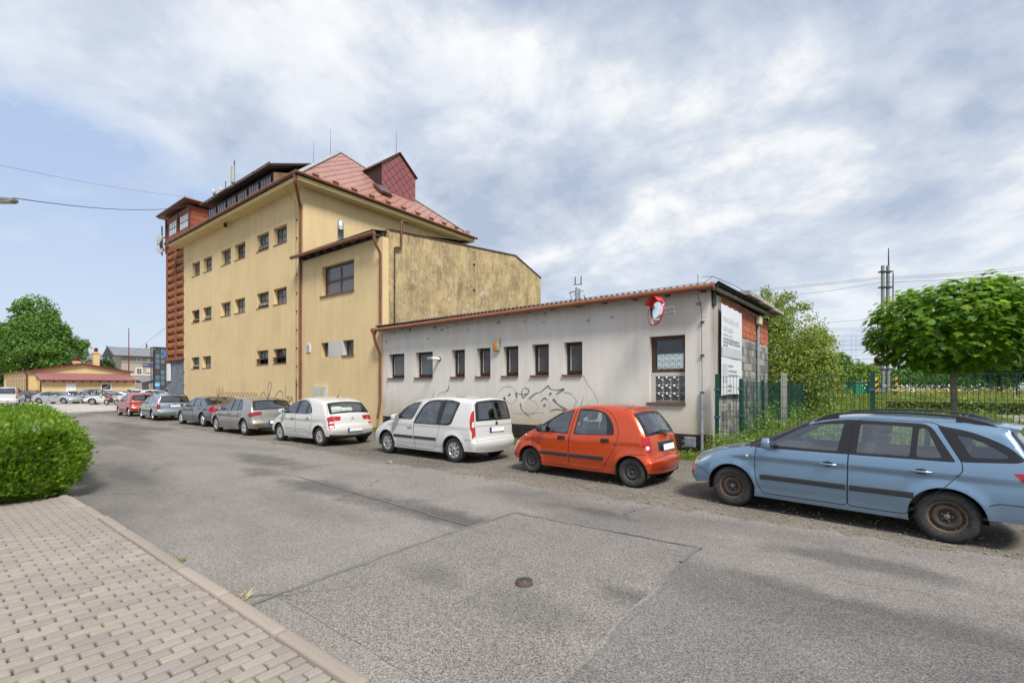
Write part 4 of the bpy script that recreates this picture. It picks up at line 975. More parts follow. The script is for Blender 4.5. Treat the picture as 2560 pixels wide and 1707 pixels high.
OLDWAGON = dict(L=4.513, W=0.866, xf=0.90, xr=3.412, Rw=0.308, Ra=0.355, zb=0.93, zbs=0.02, th=0.30, zc=0.74, zcs=0.02, cd=0.010, wheel='cap6',
    out=[(0.10, 0.21, 0.12, 0.05), (0.02, 0.32, 0.15, 0.06), (0.0, 0.46, 0.16, 0.07), (0.03, 0.60, 0.16, 0.08, 'nose'), (0.10, 0.715, 0.14, 0.09), (0.5, 0.83, 0.07, 0.12), (1.05, 0.915, 0.045, 0.12), (1.20, 0.955, 0.045, 0.10, 'cowl', 1),
         (1.65, 1.20, 0.06, 0.06), (1.98, 1.355, 0.05, 0.07, 'wtop'), (2.35, 1.42, 0.04, 0.09), (2.9, 1.445, 0.035, 0.09), (3.6, 1.43, 0.03, 0.09), (4.10, 1.385, 0.035, 0.07, 'rtop', 1), (4.22, 1.17, 0.05, 0.07), (4.31, 0.975, 0.06, 0.07, 'rbase'),
         (4.36, 0.80, 0.06, 0.07), (4.38, 0.60, 0.07, 0.06), (4.50, 0.555, 0.09, 0.05), (4.513, 0.43, 0.09, 0.06, 'tail'), (4.44, 0.27, 0.09, 0.05)],
    windows=dict(a=[(1.46, 0.955), (1.95, 1.29), (2.36, 1.335), (2.33, 0.95)], b=[(2.45, 0.95), (2.47, 1.335), (3.02, 1.325), (3.18, 0.955)], c=[(3.26, 0.96), (3.14, 1.32), (3.82, 1.285), (4.02, 1.0), (3.98, 0.97)]),
    blacks=[[(1.36, 0.935), (1.93, 1.315), (2.4, 1.362), (3.05, 1.35), (3.215, 0.935)]],
    doors=dict(fdoor=[(1.28, 0.93), (1.25, 0.5), (1.31, 0.28), (2.40, 0.275), (2.39, 0.93), (2.42, 1.38), (1.93, 1.345)], rdoor=[(2.41, 0.275), (2.95, 0.275), (3.06, 0.45), (3.24, 0.75), (3.25, 0.93), (3.08, 1.375), (2.425, 1.38), (2.40, 0.93)]),
    sidelights=[('tail_light', [(4.24, 0.95), (4.4, 0.95), (4.42, 0.64), (4.29, 0.64)], 'dred'), ('headlight', [(0.02, 0.58), (0.10, 0.70), (0.32, 0.73), (0.3, 0.60)], 'lens')],
    tops=screen(0.62, 0.55) + backlight(1.36, 0.99, 0.64, 0.72) + both('tail_light', [('r', 0.95, 0.66), ('r', 0.95, 9), ('r', 0.64, 9), ('r', 0.64, 0.68)], 'dred') + both('headlight', [('f', 0.58, 0.45), ('f', 0.58, 9), ('t', 0.14, 9), ('t', 0.10, 0.5)], 'lens'),
    lines=[[(3.80, 0.575), (4.1, 0.57), (4.4, 0.57)]], toplines=[[('r', 0.96, 0.66), ('r', 0.60, 0.64), ('r', 0.585, -0.64), ('r', 0.96, -0.66)]],
    handles=dict(fdoor=[(2.20, 0.80)], rdoor=[(3.02, 0.81)]), mould=dict(fdoor=[[(1.30, 0.52), (2.37, 0.52)]], rdoor=[[(2.43, 0.52), (3.0, 0.52)]]), mirror=(1.52, 0.93), plate=(0.80, 0.0, '7B7 2126', 'letter'), emblem=('round', 0.905), aerial=(3.9, 0.24, 0.14), fseat=2.45, rseat=3.3, shelf=False)
def variant(base, sx, sz, sw, **kw):
    """another body from the same drawing, stretched"""
    import copy as _c
    d = _c.deepcopy(base)
    f = lambda p: (p[0] * sx, p[1] * sz, *p[2:])
    d['L'] *= sx; d['W'] *= sw; d['xf'] *= sx; d['xr'] *= sx; d['zb'] *= sz; d['zc'] = d.get('zc', 0.8) * sz
    d['out'] = [f(p) for p in d['out']]
    for k in ('windows', 'doors'): d[k] = {a: [f(p) for p in b] for a, b in d[k].items()}
    for k in ('blacks', 'lines', 'sidedark', 'sidebumper'): d[k] = [[f(p) for p in b] for b in d.get(k, [])]
    d['sidelights'] = [(a, [f(p) for p in b], m) for a, b, m in d['sidelights']]
    g = lambda t: (t[0], t[1] * (sz if t[0] in 'rf' else sx), t[2] * sw)
    d['tops'] = [(a, [g(t) for t in b], m) for a, b, m in d['tops']]; d['toplines'] = [[g(t) for t in b] for b in d.get('toplines', [])]
    d['handles'] = {a: [f(p) for p in b] for a, b in d.get('handles', {}).items()}; d['mould'] = {a: [[f(p) for p in q] for q in b] for a, b in d.get('mould', {}).items()}
    d['mirror'] = f(d['mirror'])
    for k in ('fseat', 'rseat'): d[k] = d[k] * sx
    if 'plate' in d: d['plate'] = (d['plate'][0] * sz, *d['plate'][1:])
    if 'emblem' in d: d['emblem'] = (d['emblem'][0], d['emblem'][1] * sz)
    if d.get('wiper'): w = d['wiper']; d['wiper'] = (w[0] * sz, w[1], w[2], w[3] * sz)
    if d.get('aerial'): a = d['aerial']; d['aerial'] = (a[0] * sx, a[1], a[2])
    d.update(kw); return d
# ------------------------------------------------------------------ materials of the place
def plaster(name, col, dark, streak=0.5, spots=None, low=None, rough=0.9, bump=0.25, patchcol=None):
    m = M(name)
    big = m.noise(0.55, 5, 0.6); med = m.noise(2.6, 6, 0.6)
    st = m.noise(1.0, 7, 0.65, m.co('Object', (3.2, 3.2, 0.35)))
    a = m.math('MULTIPLY', m.ramp(st, [(0.42, 0.0), (0.80, 1.0)]), streak)
    b = m.math('MULTIPLY', m.ramp(big, [(0.40, 0.0), (0.75, 1.0)]), 0.35)
    c = m.mix(m.math('ADD', a, b, True), col, dark)
    c = m.mix(m.math('MULTIPLY', m.ramp(med, [(0.3, 0.0), (0.7, 1.0)]), 0.16), c, tuple(min(1, v * 1.18) for v in col))
    z = m.sep()[2]
    if low:
        nz = m.noise(1.1, 6, 0.65)
        f = m.ramp(m.math('ADD', z, m.math('MULTIPLY', nz, 1.6)), [(0.9 / 4, 1.0), (2.4 / 4, 0.0)]) if False else m.ramp(m.math('MULTIPLY', m.math('ADD', z, m.math('MULTIPLY', nz, 1.6)), 0.25), [(0.26, 0.85), (0.58, 0.0)])
        c = m.mix(m.math('MULTIPLY', f, 0.8), c, low)
    m.set('Base Color', c).set('Roughness', rough).set('Specular IOR Level', 0.2)
    m.bump(m.math('ADD', m.noise(45, 4, 0.7), m.math('MULTIPLY', m.noise(9, 4, 0.6), 0.8)), bump, 0.012)
    return m.mat
def sooty(name):
    m = M(name)
    v = m.co('Object', (1, 1, 1))
    st = m.noise(1.0, 9, 0.72, m.co('Object', (2.6, 2.6, 0.75)), 0.5)
    bl = m.noise(0.9, 8, 0.68, None, 0.3); fn = m.noise(7.0, 8, 0.72, m.co('Object', (1.0, 1.0, 0.55)))
    f = m.math('ADD', m.math('MULTIPLY', st, 0.38), m.math('ADD', m.math('MULTIPLY', bl, 0.50), m.math('MULTIPLY', fn, 0.42)))
    c = m.mix(m.ramp(f, [(0.57, 0.0), (0.70, 0.5), (0.86, 1.0)]), (0.54, 0.415, 0.23), (0.11, 0.086, 0.052))
    c = m.mix(m.math('MULTIPLY', m.ramp(m.noise(14, 5, 0.7), [(0.45, 0.0), (0.7, 1.0)]), 0.3), c, (0.22, 0.17, 0.09))
    zz = m.sep()[2]
    band = m.math('MULTIPLY', m.ramp(m.math('MULTIPLY', zz, 0.1), [(0.44, 0.0), (0.50, 1.0), (0.74, 1.0), (0.82, 0.0)]), 1.0)
    fl = m.math('MULTIPLY', m.ramp(m.voro(2.3, m.co('Object', (1, 1, 0.75))), [(0.15, 1.0), (0.23, 0.0)]), m.ramp(m.noise(1.1, 4, 0.6), [(0.46, 0.0), (0.54, 1.0)]))
    c = m.mix(m.math('MULTIPLY', fl, band), c, (0.46, 0.44, 0.425))
    m.set('Base Color', c).set('Roughness', 0.95).set('Specular IOR Level', 0.15)
    m.bump(m.math('ADD', m.noise(40, 4, 0.7), fl), 0.35, 0.012)
    return m.mat
def whitewash(name):
    m = M(name)
    big = m.noise(0.45, 5, 0.6); st = m.noise(1.0, 7, 0.65, m.co('Object', (2.6, 2.6, 0.28))); x, y, z = m.sep()
    c = m.mix(m.math('MULTIPLY', m.ramp(st, [(0.40, 0.0), (0.78, 1.0)]), 0.55), (0.68, 0.645, 0.60), (0.46, 0.43, 0.395))
    c = m.mix(m.math('MULTIPLY', m.ramp(big, [(0.40, 0.0), (0.72, 1.0)]), 0.30), c, (0.47, 0.44, 0.405))
    nz = m.noise(0.9, 7, 0.68)
    f = m.ramp(m.math('MULTIPLY', m.math('ADD', z, m.math('MULTIPLY', nz, 2.0)), 0.25), [(0.38, 1.0), (0.66, 0.0)])
    c = m.mix(m.math('MULTIPLY', f, 0.75), c, (0.40, 0.335, 0.235))
    # rust blots along the eaves
    bl = m.math('MULTIPLY', m.ramp(m.voro(2.1, m.co('Object', (1.0, 1.0, 1.5))), [(0.12, 1.0), (0.27, 0.0)]), m.ramp(m.math('MULTIPLY', z, 0.2), [(0.73, 0.0), (0.77, 1.0)]))
    bl = m.math('MULTIPLY', bl, m.ramp(m.noise(6, 4, 0.6), [(0.38, 0.0), (0.58, 1.0)]))
    c = m.mix(m.math('MULTIPLY', bl, 0.85), c, (0.13, 0.095, 0.07))
    fn = m.math('MULTIPLY', m.ramp(m.noise(16, 6, 0.75), [(0.62, 0.0), (0.74, 1.0)]), 0.5)
    c = m.mix(fn, c, (0.30, 0.27, 0.24))
    m.set('Base Color', c).set('Roughness', 0.92).set('Specular IOR Level', 0.2)
    m.bump(m.math('ADD', m.noise(38, 4, 0.7), m.math('MULTIPLY', m.noise(6, 4, 0.6), 1.2)), 0.22, 0.012)
    return m.mat
MAT = dict(
    yellow=plaster('yellow_plaster', (0.66, 0.505, 0.28), (0.42, 0.315, 0.175), 0.34),
    cream=plaster('cream_cornice', (0.66, 0.53, 0.28), (0.50, 0.385, 0.19), 0.35, bump=0.12),
    sooty=sooty('sooty_plaster'), white=whitewash('white_plaster'),
    concrete=plaster('weathered_concrete', (0.42, 0.40, 0.37), (0.17, 0.15, 0.125), 0.9),
    greyplaster=plaster('grey_plaster_patch', (0.50, 0.485, 0.47), (0.38, 0.36, 0.34), 0.3),
    brown=flat('brown_gutter', (0.20, 0.075, 0.038), 0.45, 0.15, var=0.25, vscale=3), brownd=flat('dark_brown_metal', (0.10, 0.036, 0.022), 0.45, 0.15, var=0.25, vscale=3), orangeg=flat('orange_brown_gutter', (0.25, 0.092, 0.046), 0.45, 0.1, var=0.22, vscale=2.5),
    timber=flat('dark_timber', (0.035, 0.026, 0.022), 0.8, var=0.3), frame=flat('brown_window_frame', (0.085, 0.034, 0.020), 0.5, var=0.3, vscale=9), framed=flat('dark_window_frame', (0.030, 0.019, 0.014), 0.55, var=0.3, vscale=9),
    sill=flat('brown_sill', (0.17, 0.075, 0.05), 0.5, var=0.25), zinc=flat('zinc_sheet', (0.40, 0.42, 0.43), 0.45, 0.5, var=0.2), steelw=flat('galvanised_pipe', (0.33, 0.37, 0.40), 0.5, 0.3, var=0.3, vscale=8),
    wire=flat('dark_wire', (0.03, 0.03, 0.032), 0.6), pipe=flat('stainless_flue', (0.62, 0.63, 0.64), 0.22, 0.8), whitep=flat('white_plastic', (0.72, 0.72, 0.70), 0.5, var=0.1),
    dark=flat('dark_interior', (0.02, 0.02, 0.02), 0.9), corr=flat('black_corrugated_sheet', (0.030, 0.030, 0.032), 0.75, var=0.5, vscale=4), antenna=flat('antenna_grey', (0.45, 0.45, 0.44), 0.5, var=0.2),
    tag=flat('purple_spray_paint', (0.115, 0.075, 0.105), 0.9), tagg=flat('grey_spray_paint', (0.17, 0.17, 0.172), 0.9), tagl=flat('faint_spray_paint', (0.40, 0.39, 0.38), 0.9),
)
def rusty(name, a, b, s=3.0):
    m = M(name); n1 = m.noise(s, 7, 0.65, m.co('Object', (1, 1, 2.2))); n2 = m.noise(0.9, 4, 0.6)
    c = m.mix(m.ramp(m.math('ADD', m.math('MULTIPLY', n1, 0.7), m.math('MULTIPLY', n2, 0.4)), [(0.45, 0.0), (0.72, 1.0)]), a, b)
    m.set('Base Color', m.mix(m.math('MULTIPLY', m.objrand(), 0.25), c, b)).set('Roughness', 0.7).set('Specular IOR Level', 0.3); m.bump(n1, 0.15, 0.01); return m.mat
MAT['rust'] = rusty('rust_red_cladding', (0.42, 0.155, 0.060), (0.14, 0.048, 0.024)); MAT['boards'] = rusty('weathered_red_boards', (0.30, 0.10, 0.045), (0.13, 0.045, 0.026), 5)
MAT['bluegrey'] = rusty('blue_grey_sheet', (0.17, 0.20, 0.235), (0.11, 0.13, 0.155), 2)
def winglass(name, col=(0.05, 0.055, 0.06), rough=0.08, dirt=0.0, dcol=(0.35, 0.36, 0.37)):
    m = M(name); n = m.noise(3.0, 6, 0.65)
    m.set('Base Color', m.mix(m.math('MULTIPLY', m.ramp(n, [(0.35, 0.3), (0.7, 1.0)]), dirt), col, dcol)).set('Roughness', rough).set('Specular IOR Level', 0.45); return m.mat
MAT['g_dirty'] = winglass('dusty_window_glass', (0.06, 0.065, 0.07), 0.25, 0.75, (0.30, 0.31, 0.33)); MAT['g_grey'] = winglass('grey_window_glass', (0.11, 0.125, 0.135), 0.06); MAT['g_dark'] = winglass('dark_window_glass', (0.055, 0.047, 0.048), 0.06, 0.3, (0.14, 0.12, 0.12))
MAT['g_light'] = winglass('painted_sky_glass', (0.62, 0.66, 0.72), 0.06); MAT['g_clear'] = glassmat('clear_window_glass', (0.86, 0.88, 0.88), .3)  # tower cabin panes: sky light showing through is painted into the pale colour
def tilemat(name, col, col2):
    m = M(name); n = m.noise(1.4, 5, 0.6); r = m.objrand()
    m.set('Base Color', m.mix(m.math('ADD', m.math('MULTIPLY', m.ramp(n, [(0.35, 0.0), (0.7, 1.0)]), 0.6), m.math('MULTIPLY', r, 0.4), True), col, col2)).set('Roughness', 0.42).set('Specular IOR Level', 0.5); return m.mat
MAT['tile'] = tilemat('pink_red_roof_sheet', (0.42, 0.225, 0.18), (0.32, 0.155, 0.12)); MAT['tile2'] = tilemat('dark_red_roof_sheet', (0.27, 0.092, 0.09), (0.19, 0.060, 0.062)); MAT['under'] = flat('roof_underlay', (0.035, 0.016, 0.016), 0.9)

# ------------------------------------------------------------------ building helpers
def wall(mb, o, ux, L, z0, z1, holes, nrm, m=0, mr=0, depth=0.24):
    """rectangle of wall from o along ux, with holes (u0,u1,z0,z1) and their reveals going in by depth"""
    o, ux, nrm = Vector(o), Vector(ux), Vector(nrm)
    us = sorted({0, L, *[h[0] for h in holes], *[h[1] for h in holes]}); zs = sorted({z0, z1, *[h[2] for h in holes], *[h[3] for h in holes]})
    flip = ux.cross(Vector((0, 0, 1))).dot(nrm) < 0
    P = lambda u, z, d=0.0: tuple(o + ux * u + Vector((0, 0, z)) - nrm * d)
    def q(a, b, c, d, mm): mb.add([a, b, c, d], [(0, 3, 2, 1) if flip else (0, 1, 2, 3)], mm)
    for i in range(len(us) - 1):
        for j in range(len(zs) - 1):
            cu, cz = (us[i] + us[i + 1]) / 2, (zs[j] + zs[j + 1]) / 2
            if any(h[0] < cu < h[1] and h[2] < cz < h[3] for h in holes): continue
            q(P(us[i], zs[j]), P(us[i + 1], zs[j]), P(us[i + 1], zs[j + 1]), P(us[i], zs[j + 1]), m)
    for h in holes:
        a, b, c, d = h[:4]; dp = h[4] if len(h) > 4 else depth
        q(P(a, c), P(b, c), P(b, c, dp), P(a, c, dp), mr); q(P(a, d, dp), P(b, d, dp), P(b, d), P(a, d), mr)
        q(P(a, c), P(a, c, dp), P(a, d, dp), P(a, d), mr); q(P(b, c, dp), P(b, c), P(b, d), P(b, d, dp), mr)
def clip(poly, inside):
    """Sutherland-Hodgman of a convex polygon against half-planes (nx, ny, c): keep nx*x+ny*y<=c"""
    for nx, ny, c in inside:
        out = []
        for i in range(len(poly)):
            p, q = poly[i - 1], poly[i]; dp, dq = nx * p[0] + ny * p[1] - c, nx * q[0] + ny * q[1] - c
            if (dp <= 0) != (dq <= 0):
                t = dp / (dp - dq); out.append((p[0] + (q[0] - p[0]) * t, p[1] + (q[1] - p[1]) * t))
            if dq <= 0: out.append(q)
        poly = out
        if len(poly) < 3: return []
    return poly
def tiles_on(parent, poly3, mat, side=0.42, name='roof_sheet', limit=300, square=False):
    """diamond roof sheets over a convex planar polygon: whole ones as pieces, cut ones joined"""
    P = [Vector(p) for p in poly3]; o = P[0]; ux = (P[1] - P[0]).normalized(); n = ux.cross(P[2] - P[0]).normalized(); uy = n.cross(ux)
    pl = [((p - o).dot(ux), (p - o).dot(uy)) for p in P]
    hp = []
    for i in range(len(pl)):
        a, b = pl[i], pl[(i + 1) % len(pl)]; d = math.hypot(b[0] - a[0], b[1] - a[1])
        if d < 1e-6: continue
        nx, ny = (b[1] - a[1]) / d, -(b[0] - a[0]) / d; hp.append((nx, ny, nx * a[0] + ny * a[1]))
    h = side / math.sqrt(2); g = 0.018
    dia = [(0, -h + g), (h - g, 0), (0, h - g), (-h + g, 0)]
    def solid(pg, t=0.012, c=(0, 0)):
        k = len(pg); cx_, cy_ = c
        V = [(x, y, 0.002) for x, y in pg] + [(x, y, t + 0.010 * ((cy_ - y) / h)) for x, y in pg]
        return V, [tuple(range(k, 2 * k))] + [(i, (i + 1) % k, k + (i + 1) % k, k + i) for i in range(k)]
    V, F = solid(dia); base = mk(name, V, F, mat); me = base.data; bpy.data.objects.remove(base)
    mt = Matrix((ux, uy, n)).transposed().to_4x4(); mt.translation = o
    rest = MB(); cnt = 0
    x0, x1 = min(p[0] for p in pl), max(p[0] for p in pl); y0, y1 = min(p[1] for p in pl), max(p[1] for p in pl)
    j = 0; y = y0
    while y < y1 + h:
        x = x0 + (h if j % 2 else 0)
        while x < x1 + h:
            d2 = [(px + x, py + y) for px, py in dia]; c = clip(d2, hp)
            if c:
                full = len(c) == 4 and all(abs(c[i][0] - d2[i][0]) + abs(c[i][1] - d2[i][1]) < 1e-6 for i in range(4)) if len(c) == 4 else False
                inside = all(nx * px + ny * py <= cc + 1e-9 for px, py in d2 for nx, ny, cc in hp)
                if inside and cnt < limit:
                    ob = bpy.data.objects.new(name, me); link(ob, parent); ob.matrix_local = mt @ Matrix.Translation((x, y, 0)) @ Matrix.Rotation(random.uniform(-0.012, 0.012), 4, 'X'); cnt += 1
                else:
                    V, F = solid(c, c=(x, y)); rest.add([mt @ Vector(v) for v in V], F)
            x += 2 * h
        y += h; j += 1
    if rest.v:
        r = rest.build(name, [mat], parent); r['kind'] = 'stuff'
    return n
def gridwin(parent, x0, x1, z0, z1, y, cols, rows, fm, gm, bar=0.035, fr=0.05, open_=0.0, splits=None, name='window', dep=0.05, flank=None, sill=None):
    """window in a wall facing -y: frame part with panes (and sill) as its own parts; open_ tilts the lower row outwards"""
    f = MB(); pz = []
    f.box(x0, x1, y, y + dep, z0, z0 + fr); f.box(x0, x1, y, y + dep, z1 - fr, z1); f.box(x0, x0 + fr, y + .001, y + dep - .001, z0 + fr, z1 - fr); f.box(x1 - fr, x1, y + .001, y + dep - .001, z0 + fr, z1 - fr)
    zs = splits or [z0 + fr + (z1 - z0 - 2 * fr) * k / rows for k in range(rows + 1)]
    W_ = (x1 - x0 - 2 * fr); tilt = []
    for r in range(rows):
        a, b = zs[r], zs[r + 1]
        sash = open_ and r == 0
        bars = MB() if sash else f
        if r < rows - 1: f.box(x0 + fr, x1 - fr, y + .003, y + dep - .003, b - bar / 2, b + bar / 2)
        for c_ in range(1, cols):
            x = x0 + fr + W_ * c_ / cols; bars.box(x - bar / 2, x + bar / 2, y + .006, y + dep - .006, a + (bar / 2 if r else 0), b - bar / 2)
        if sash:
            bars.box(x0 + fr, x1 - fr, y + .004, y + dep - .004, a, a + bar); bars.box(x0 + fr, x0 + fr + bar, y + .005, y + dep - .005, a + bar, b - bar / 2); bars.box(x1 - fr - bar, x1 - fr, y + .005, y + dep - .005, a + bar, b - bar / 2)
            piv = (y + dep / 2, b - bar / 2); cs, sn = math.cos(open_), math.sin(open_)
            rot = lambda v: (v[0], piv[0] + (v[1] - piv[0]) * cs + (v[2] - piv[1]) * sn, piv[1] - (v[1] - piv[0]) * sn + (v[2] - piv[1]) * cs)
            bars.v = [rot(v) for v in bars.v]; f.add(bars.v, bars.f)
        for c_ in range(cols):
            xa, xb = x0 + fr + W_ * c_ / cols, x0 + fr + W_ * (c_ + 1) / cols
            p = MB(); p.box(xa, xb, y + dep * 0.45, y + dep * 0.6, a, b)
            if sash: p.v = [rot(v) for v in p.v]
            pz.append(p)
    w = f.build(name, [fm], parent)
    one = MB()
    if (x1 - x0) / cols > 0.28:
        for p in pz: p.build('pane', [gm], w)
    else:
        for p in pz: one.add(p.v, p.f)
        one.build('pane', [gm], w)['kind'] = 'stuff'
    if sill: s = MB(); s.box(*sill); s.build('sill', [MAT['sill'] if len(sill) == 6 else MAT['sill']], w)
    return w
def gutter(parent, a, b, r=0.075, mat=None, every=1.0, name='gutter'):
    mb = MB(); a, b = Vector(a), Vector(b); d = (b - a); n = max(1, int(d.length / every)); dn = d.normalized()
    mb.tube([a, b], r, 12)
    for k in range(n + 1):
        c = a + d * k / n; mb.tube([c - dn * 0.02, c + dn * 0.02], r + 0.010, 12)
    return mb.build(name, [mat or MAT['brown']], parent)
def pipe_run(parent, pts, r=0.055, mat=None, name='downpipe', rings=3.0):
    mb = MB(); pts = [Vector(p) for p in pts]; sm = []
    for i, p in enumerate(pts):
        if 0 < i < len(pts) - 1:
            a = (pts[i - 1] - p).normalized(); b = (pts[i + 1] - p).normalized(); q = min(0.12, (pts[i - 1] - p).length / 3, (pts[i + 1] - p).length / 3)
            sm += [p + a * q, p + (a + b) * q * 0.25, p + b * q]
        else: sm.append(p)
    mb.tube(sm, r, 12)
    for a, b in zip(pts, pts[1:]):
        L_ = (b - a).length
        if L_ > 1.5:
            for k in range(1, int(L_ / rings) + 1):
                c = a + (b - a) * (k / (int(L_ / rings) + 1)); d = (b - a).normalized(); mb.tube([c - d * 0.03, c + d * 0.03], r + 0.012, 12)
    return mb.build(name, [mat or MAT['brown']], parent)

# ------------------------------------------------------------------ the tall yellow granary
YF = 13.3
g = thing('granary_building', 'tall yellow rendered granary with hipped pink red roof and rows of small deep windows', 'building', (-33.5, 19.4, 0))
def rel(o):  # children are built in world coordinates
    return o
g.location = (0, 0, 0)
XW0, XW1, YB = -42.3, -24.62, 25.5
mb = MB()
rows = [(10.05, 11.04, [(-27.94, -26.40), (-30.07, -28.53), (-33.20, -31.66), (-35.34, -33.80), (-38.44, -36.90), (-40.60, -39.06)], [0, .5, 0, 0, 0, 0]),
        (6.62, 7.51, [(-27.96, -26.42), (-30.07, -28.55), (-33.22, -31.70), (-35.38, -33.84), (-38.52, -36.98), (-40.68, -39.16)], [0, .55, 0, 0, .5, .6]),
        (3.22, 4.04, [(-27.98, -26.46), (-30.10, -28.60), (-38.60, -37.06), (-40.74, -39.18)], [1.3, 1.25, 0, .55])]
holes = [(a - XW0, b - XW0, z0, z1) for z0, z1, xs, _ in rows for a, b in xs]
wall(mb, (XW0, YF, 0), (1, 0, 0), XW1 - XW0, 0, 12.62, holes, (0, -1, 0), depth=0.30)
wall(mb, (XW1, YF, 0), (0, 1, 0), YB - YF, 0, 12.62, [], (1, 0, 0))
wall(mb, (XW0, YF, 0), (0, 1, 0), YB - YF, 0, 12.62, [], (-1, 0, 0)); wall(mb, (XW0, YB, 0), (1, 0, 0), XW1 - XW0, 0, 12.62, [], (0, 1, 0))
mb.build('wall', [MAT['yellow']], g)
mb = MB(); mb.box(XW0 + .35, XW1 - .35, YF + .36, YF + .40, 2.5, 12); mb.build('dark_rooms', [MAT['dark']], g)
for z0, z1, xs, op in rows:
    for (a, b), o in zip(xs, op): gridwin(g, a, b, z0, z1, YF + 0.24, 3, 2, MAT['framed'], random.choice((MAT['g_dirty'], MAT['g_dirty'], MAT['g_grey'], MAT['g_dark'])), 0.035, 0.045, o, sill=(a - 0.03, b + 0.03, YF - 0.035, YF + 0.238, z0 - 0.03, z0 - 0.002))
# cornice and eaves
OV = 0.75; ex0, ex1, ey0, ey1 = -43.35, XW1 + OV, YF - OV, YB + OV; ZE = 12.88
mb = MB(); zc0, zc1 = 12.62, 12.84
mb.box(ex0 + .06, ex1 - .06, ey0 + .06, YF + 0.2, zc0, zc1); mb.box(ex0 + .06, ex1 - .06, YB - .2, ey1 - .06, zc0, zc1); mb.box(XW1 - .2, ex1 - .06, YF + 0.2, YB - .2, zc0, zc1); mb.box(ex0 + .06, XW0 + .2, YF + 0.2, YB - .2, zc0, zc1)
mb.build('cornice', [MAT['cream']], g)
zr = 18.77; ym = (ey0 + ey1) / 2; rx1 = -30.85; rx0 = ex0 + (ex1 - rx1)
A, Bq, C_, D_ = (ex0, ey0, ZE), (ex1, ey0, ZE), (ex1, ey1, ZE), (ex0, ey1, ZE); r0, r1 = (rx0, ym, zr), (rx1, ym, zr)
mb = MB(); mb.add([A, Bq, C_, D_, r0, r1], [(0, 1, 5, 4), (1, 2, 5), (2, 3, 4, 5), (3, 0, 4), (0, 3, 2, 1)])
roof = mb.build('roof', [MAT['under']], g)
tiles_on(roof, [Bq, C_, r1], MAT['tile'], 0.42, limit=300)
for pl in ([A, Bq, r1, r0], [C_, D_, r0, r1], [D_, A, r0]): tiles_on(roof, pl, MAT['tile'], 0.9, limit=0)
mb = MB()
for p, q in ((r0, r1), (Bq, r1), (C_, r1), (A, r0)): mb.bar(Vector(p) + Vector((0, 0, .03)), Vector(q) + Vector((0, 0, .03)), 0.30, 0.05)
mb.build('ridge_flashing', [MAT['zinc']], g)
gutter(g, (ex0 - .35, ey0 - .06, 12.90), (ex1 + .06, ey0 - .06, 12.96), 0.085, MAT['brown'], 1.15)
gutter(g, (ex1 + .06, ey0 - .06, 12.95), (ex1 + .06, ey1 + .06, 12.90), 0.085, MAT['brown'], 1.15)
slope = (zr - ZE) / (ex1 - rx1)
for k in range(11):     # snow stops
    y = ey0 + 1.3 + k * 1.2; x = ex1 - 0.45; mb = MB(); mb.obox((x, y, ZE + 0.45 * slope + 0.10), (0.05, 0, -0.04), (0, 0.17, 0), (0.03, 0, 0.07)); mb.build('snow_guard', [MAT['brown']], roof)
# roof dormer on the hip
dx, dy0, dy1, dz0, dz1, dzr = -26.5, 19.8, 22.7, 15.05, 16.9, 18.05; dm = (dy0 + dy1) / 2
back = lambda z: ex1 - (z - ZE) / slope
mb = MB(); mb.add([(dx, dy0, dz0 - .3), (dx, dy1, dz0 - .3), (dx, dy1, dz1), (dx, dm, dzr), (dx, dy0, dz1), (back(dz1), dy0, dz1), (back(dz1), dy1, dz1), (back(dzr), dm, dzr), (back(dz0) - .3, dy0, dz0 - .3), (back(dz0) - .3, dy1, dz0 - .3)],
    [(0, 1, 2, 3, 4), (8, 0, 4, 5), (1, 9, 6, 2)])
dor = mb.build('dormer', [MAT['under']], g)
tiles_on(dor, [(dx + .004, dy0, dz0), (dx + .004, dy1, dz0), (dx + .004, dy1, dz1), (dx + .004, dm, dzr), (dx + .004, dy0, dz1)], MAT['tile2'], 0.43)
tiles_on(dor, [(back(dz0 - .1), dy0 - .004, dz0 - .05), (dx, dy0 - .004, dz0 - .05), (dx, dy0 - .004, dz1), (back(dz1), dy0 - .004, dz1)], MAT['tile2'], 0.43)
mb = MB()
for ya, yb in ((dy0 - .12, dm), (dy1 + .12, dm)):
    za = dz1 - 0.09
    mb.add([(dx + .14, ya, za), (dx + .14, yb, dzr + .03), (back(dzr), yb, dzr + .03), (back(dz1) - .3, ya, za), (dx + .14, ya, za + .08), (dx + .14, yb, dzr + .11), (back(dzr), yb, dzr + .11), (back(dz1) - .3, ya, za + .08)], [(0, 1, 2, 3), (4, 7, 6, 5), (0, 4, 5, 1), (0, 3, 7, 4)])
mb.build('dormer_roof', [MAT['brownd']], g)
mb = MB(); mb.obox((back(14.6) + .1, 19.35, 14.72), (0.62 * math.cos(.7), 0, -0.62 * math.sin(.7)), (0, .42, 0), (.04, 0, .05)); sk = mb.build('skylight', [MAT['brownd']], roof)
mb = MB(); mb.obox((back(14.6) + .14, 19.35, 14.77), (0.54 * math.cos(.7), 0, -0.54 * math.sin(.7)), (0, .35, 0), (.04, 0, .05)); mb.build('pane', [MAT['g_grey']], sk)
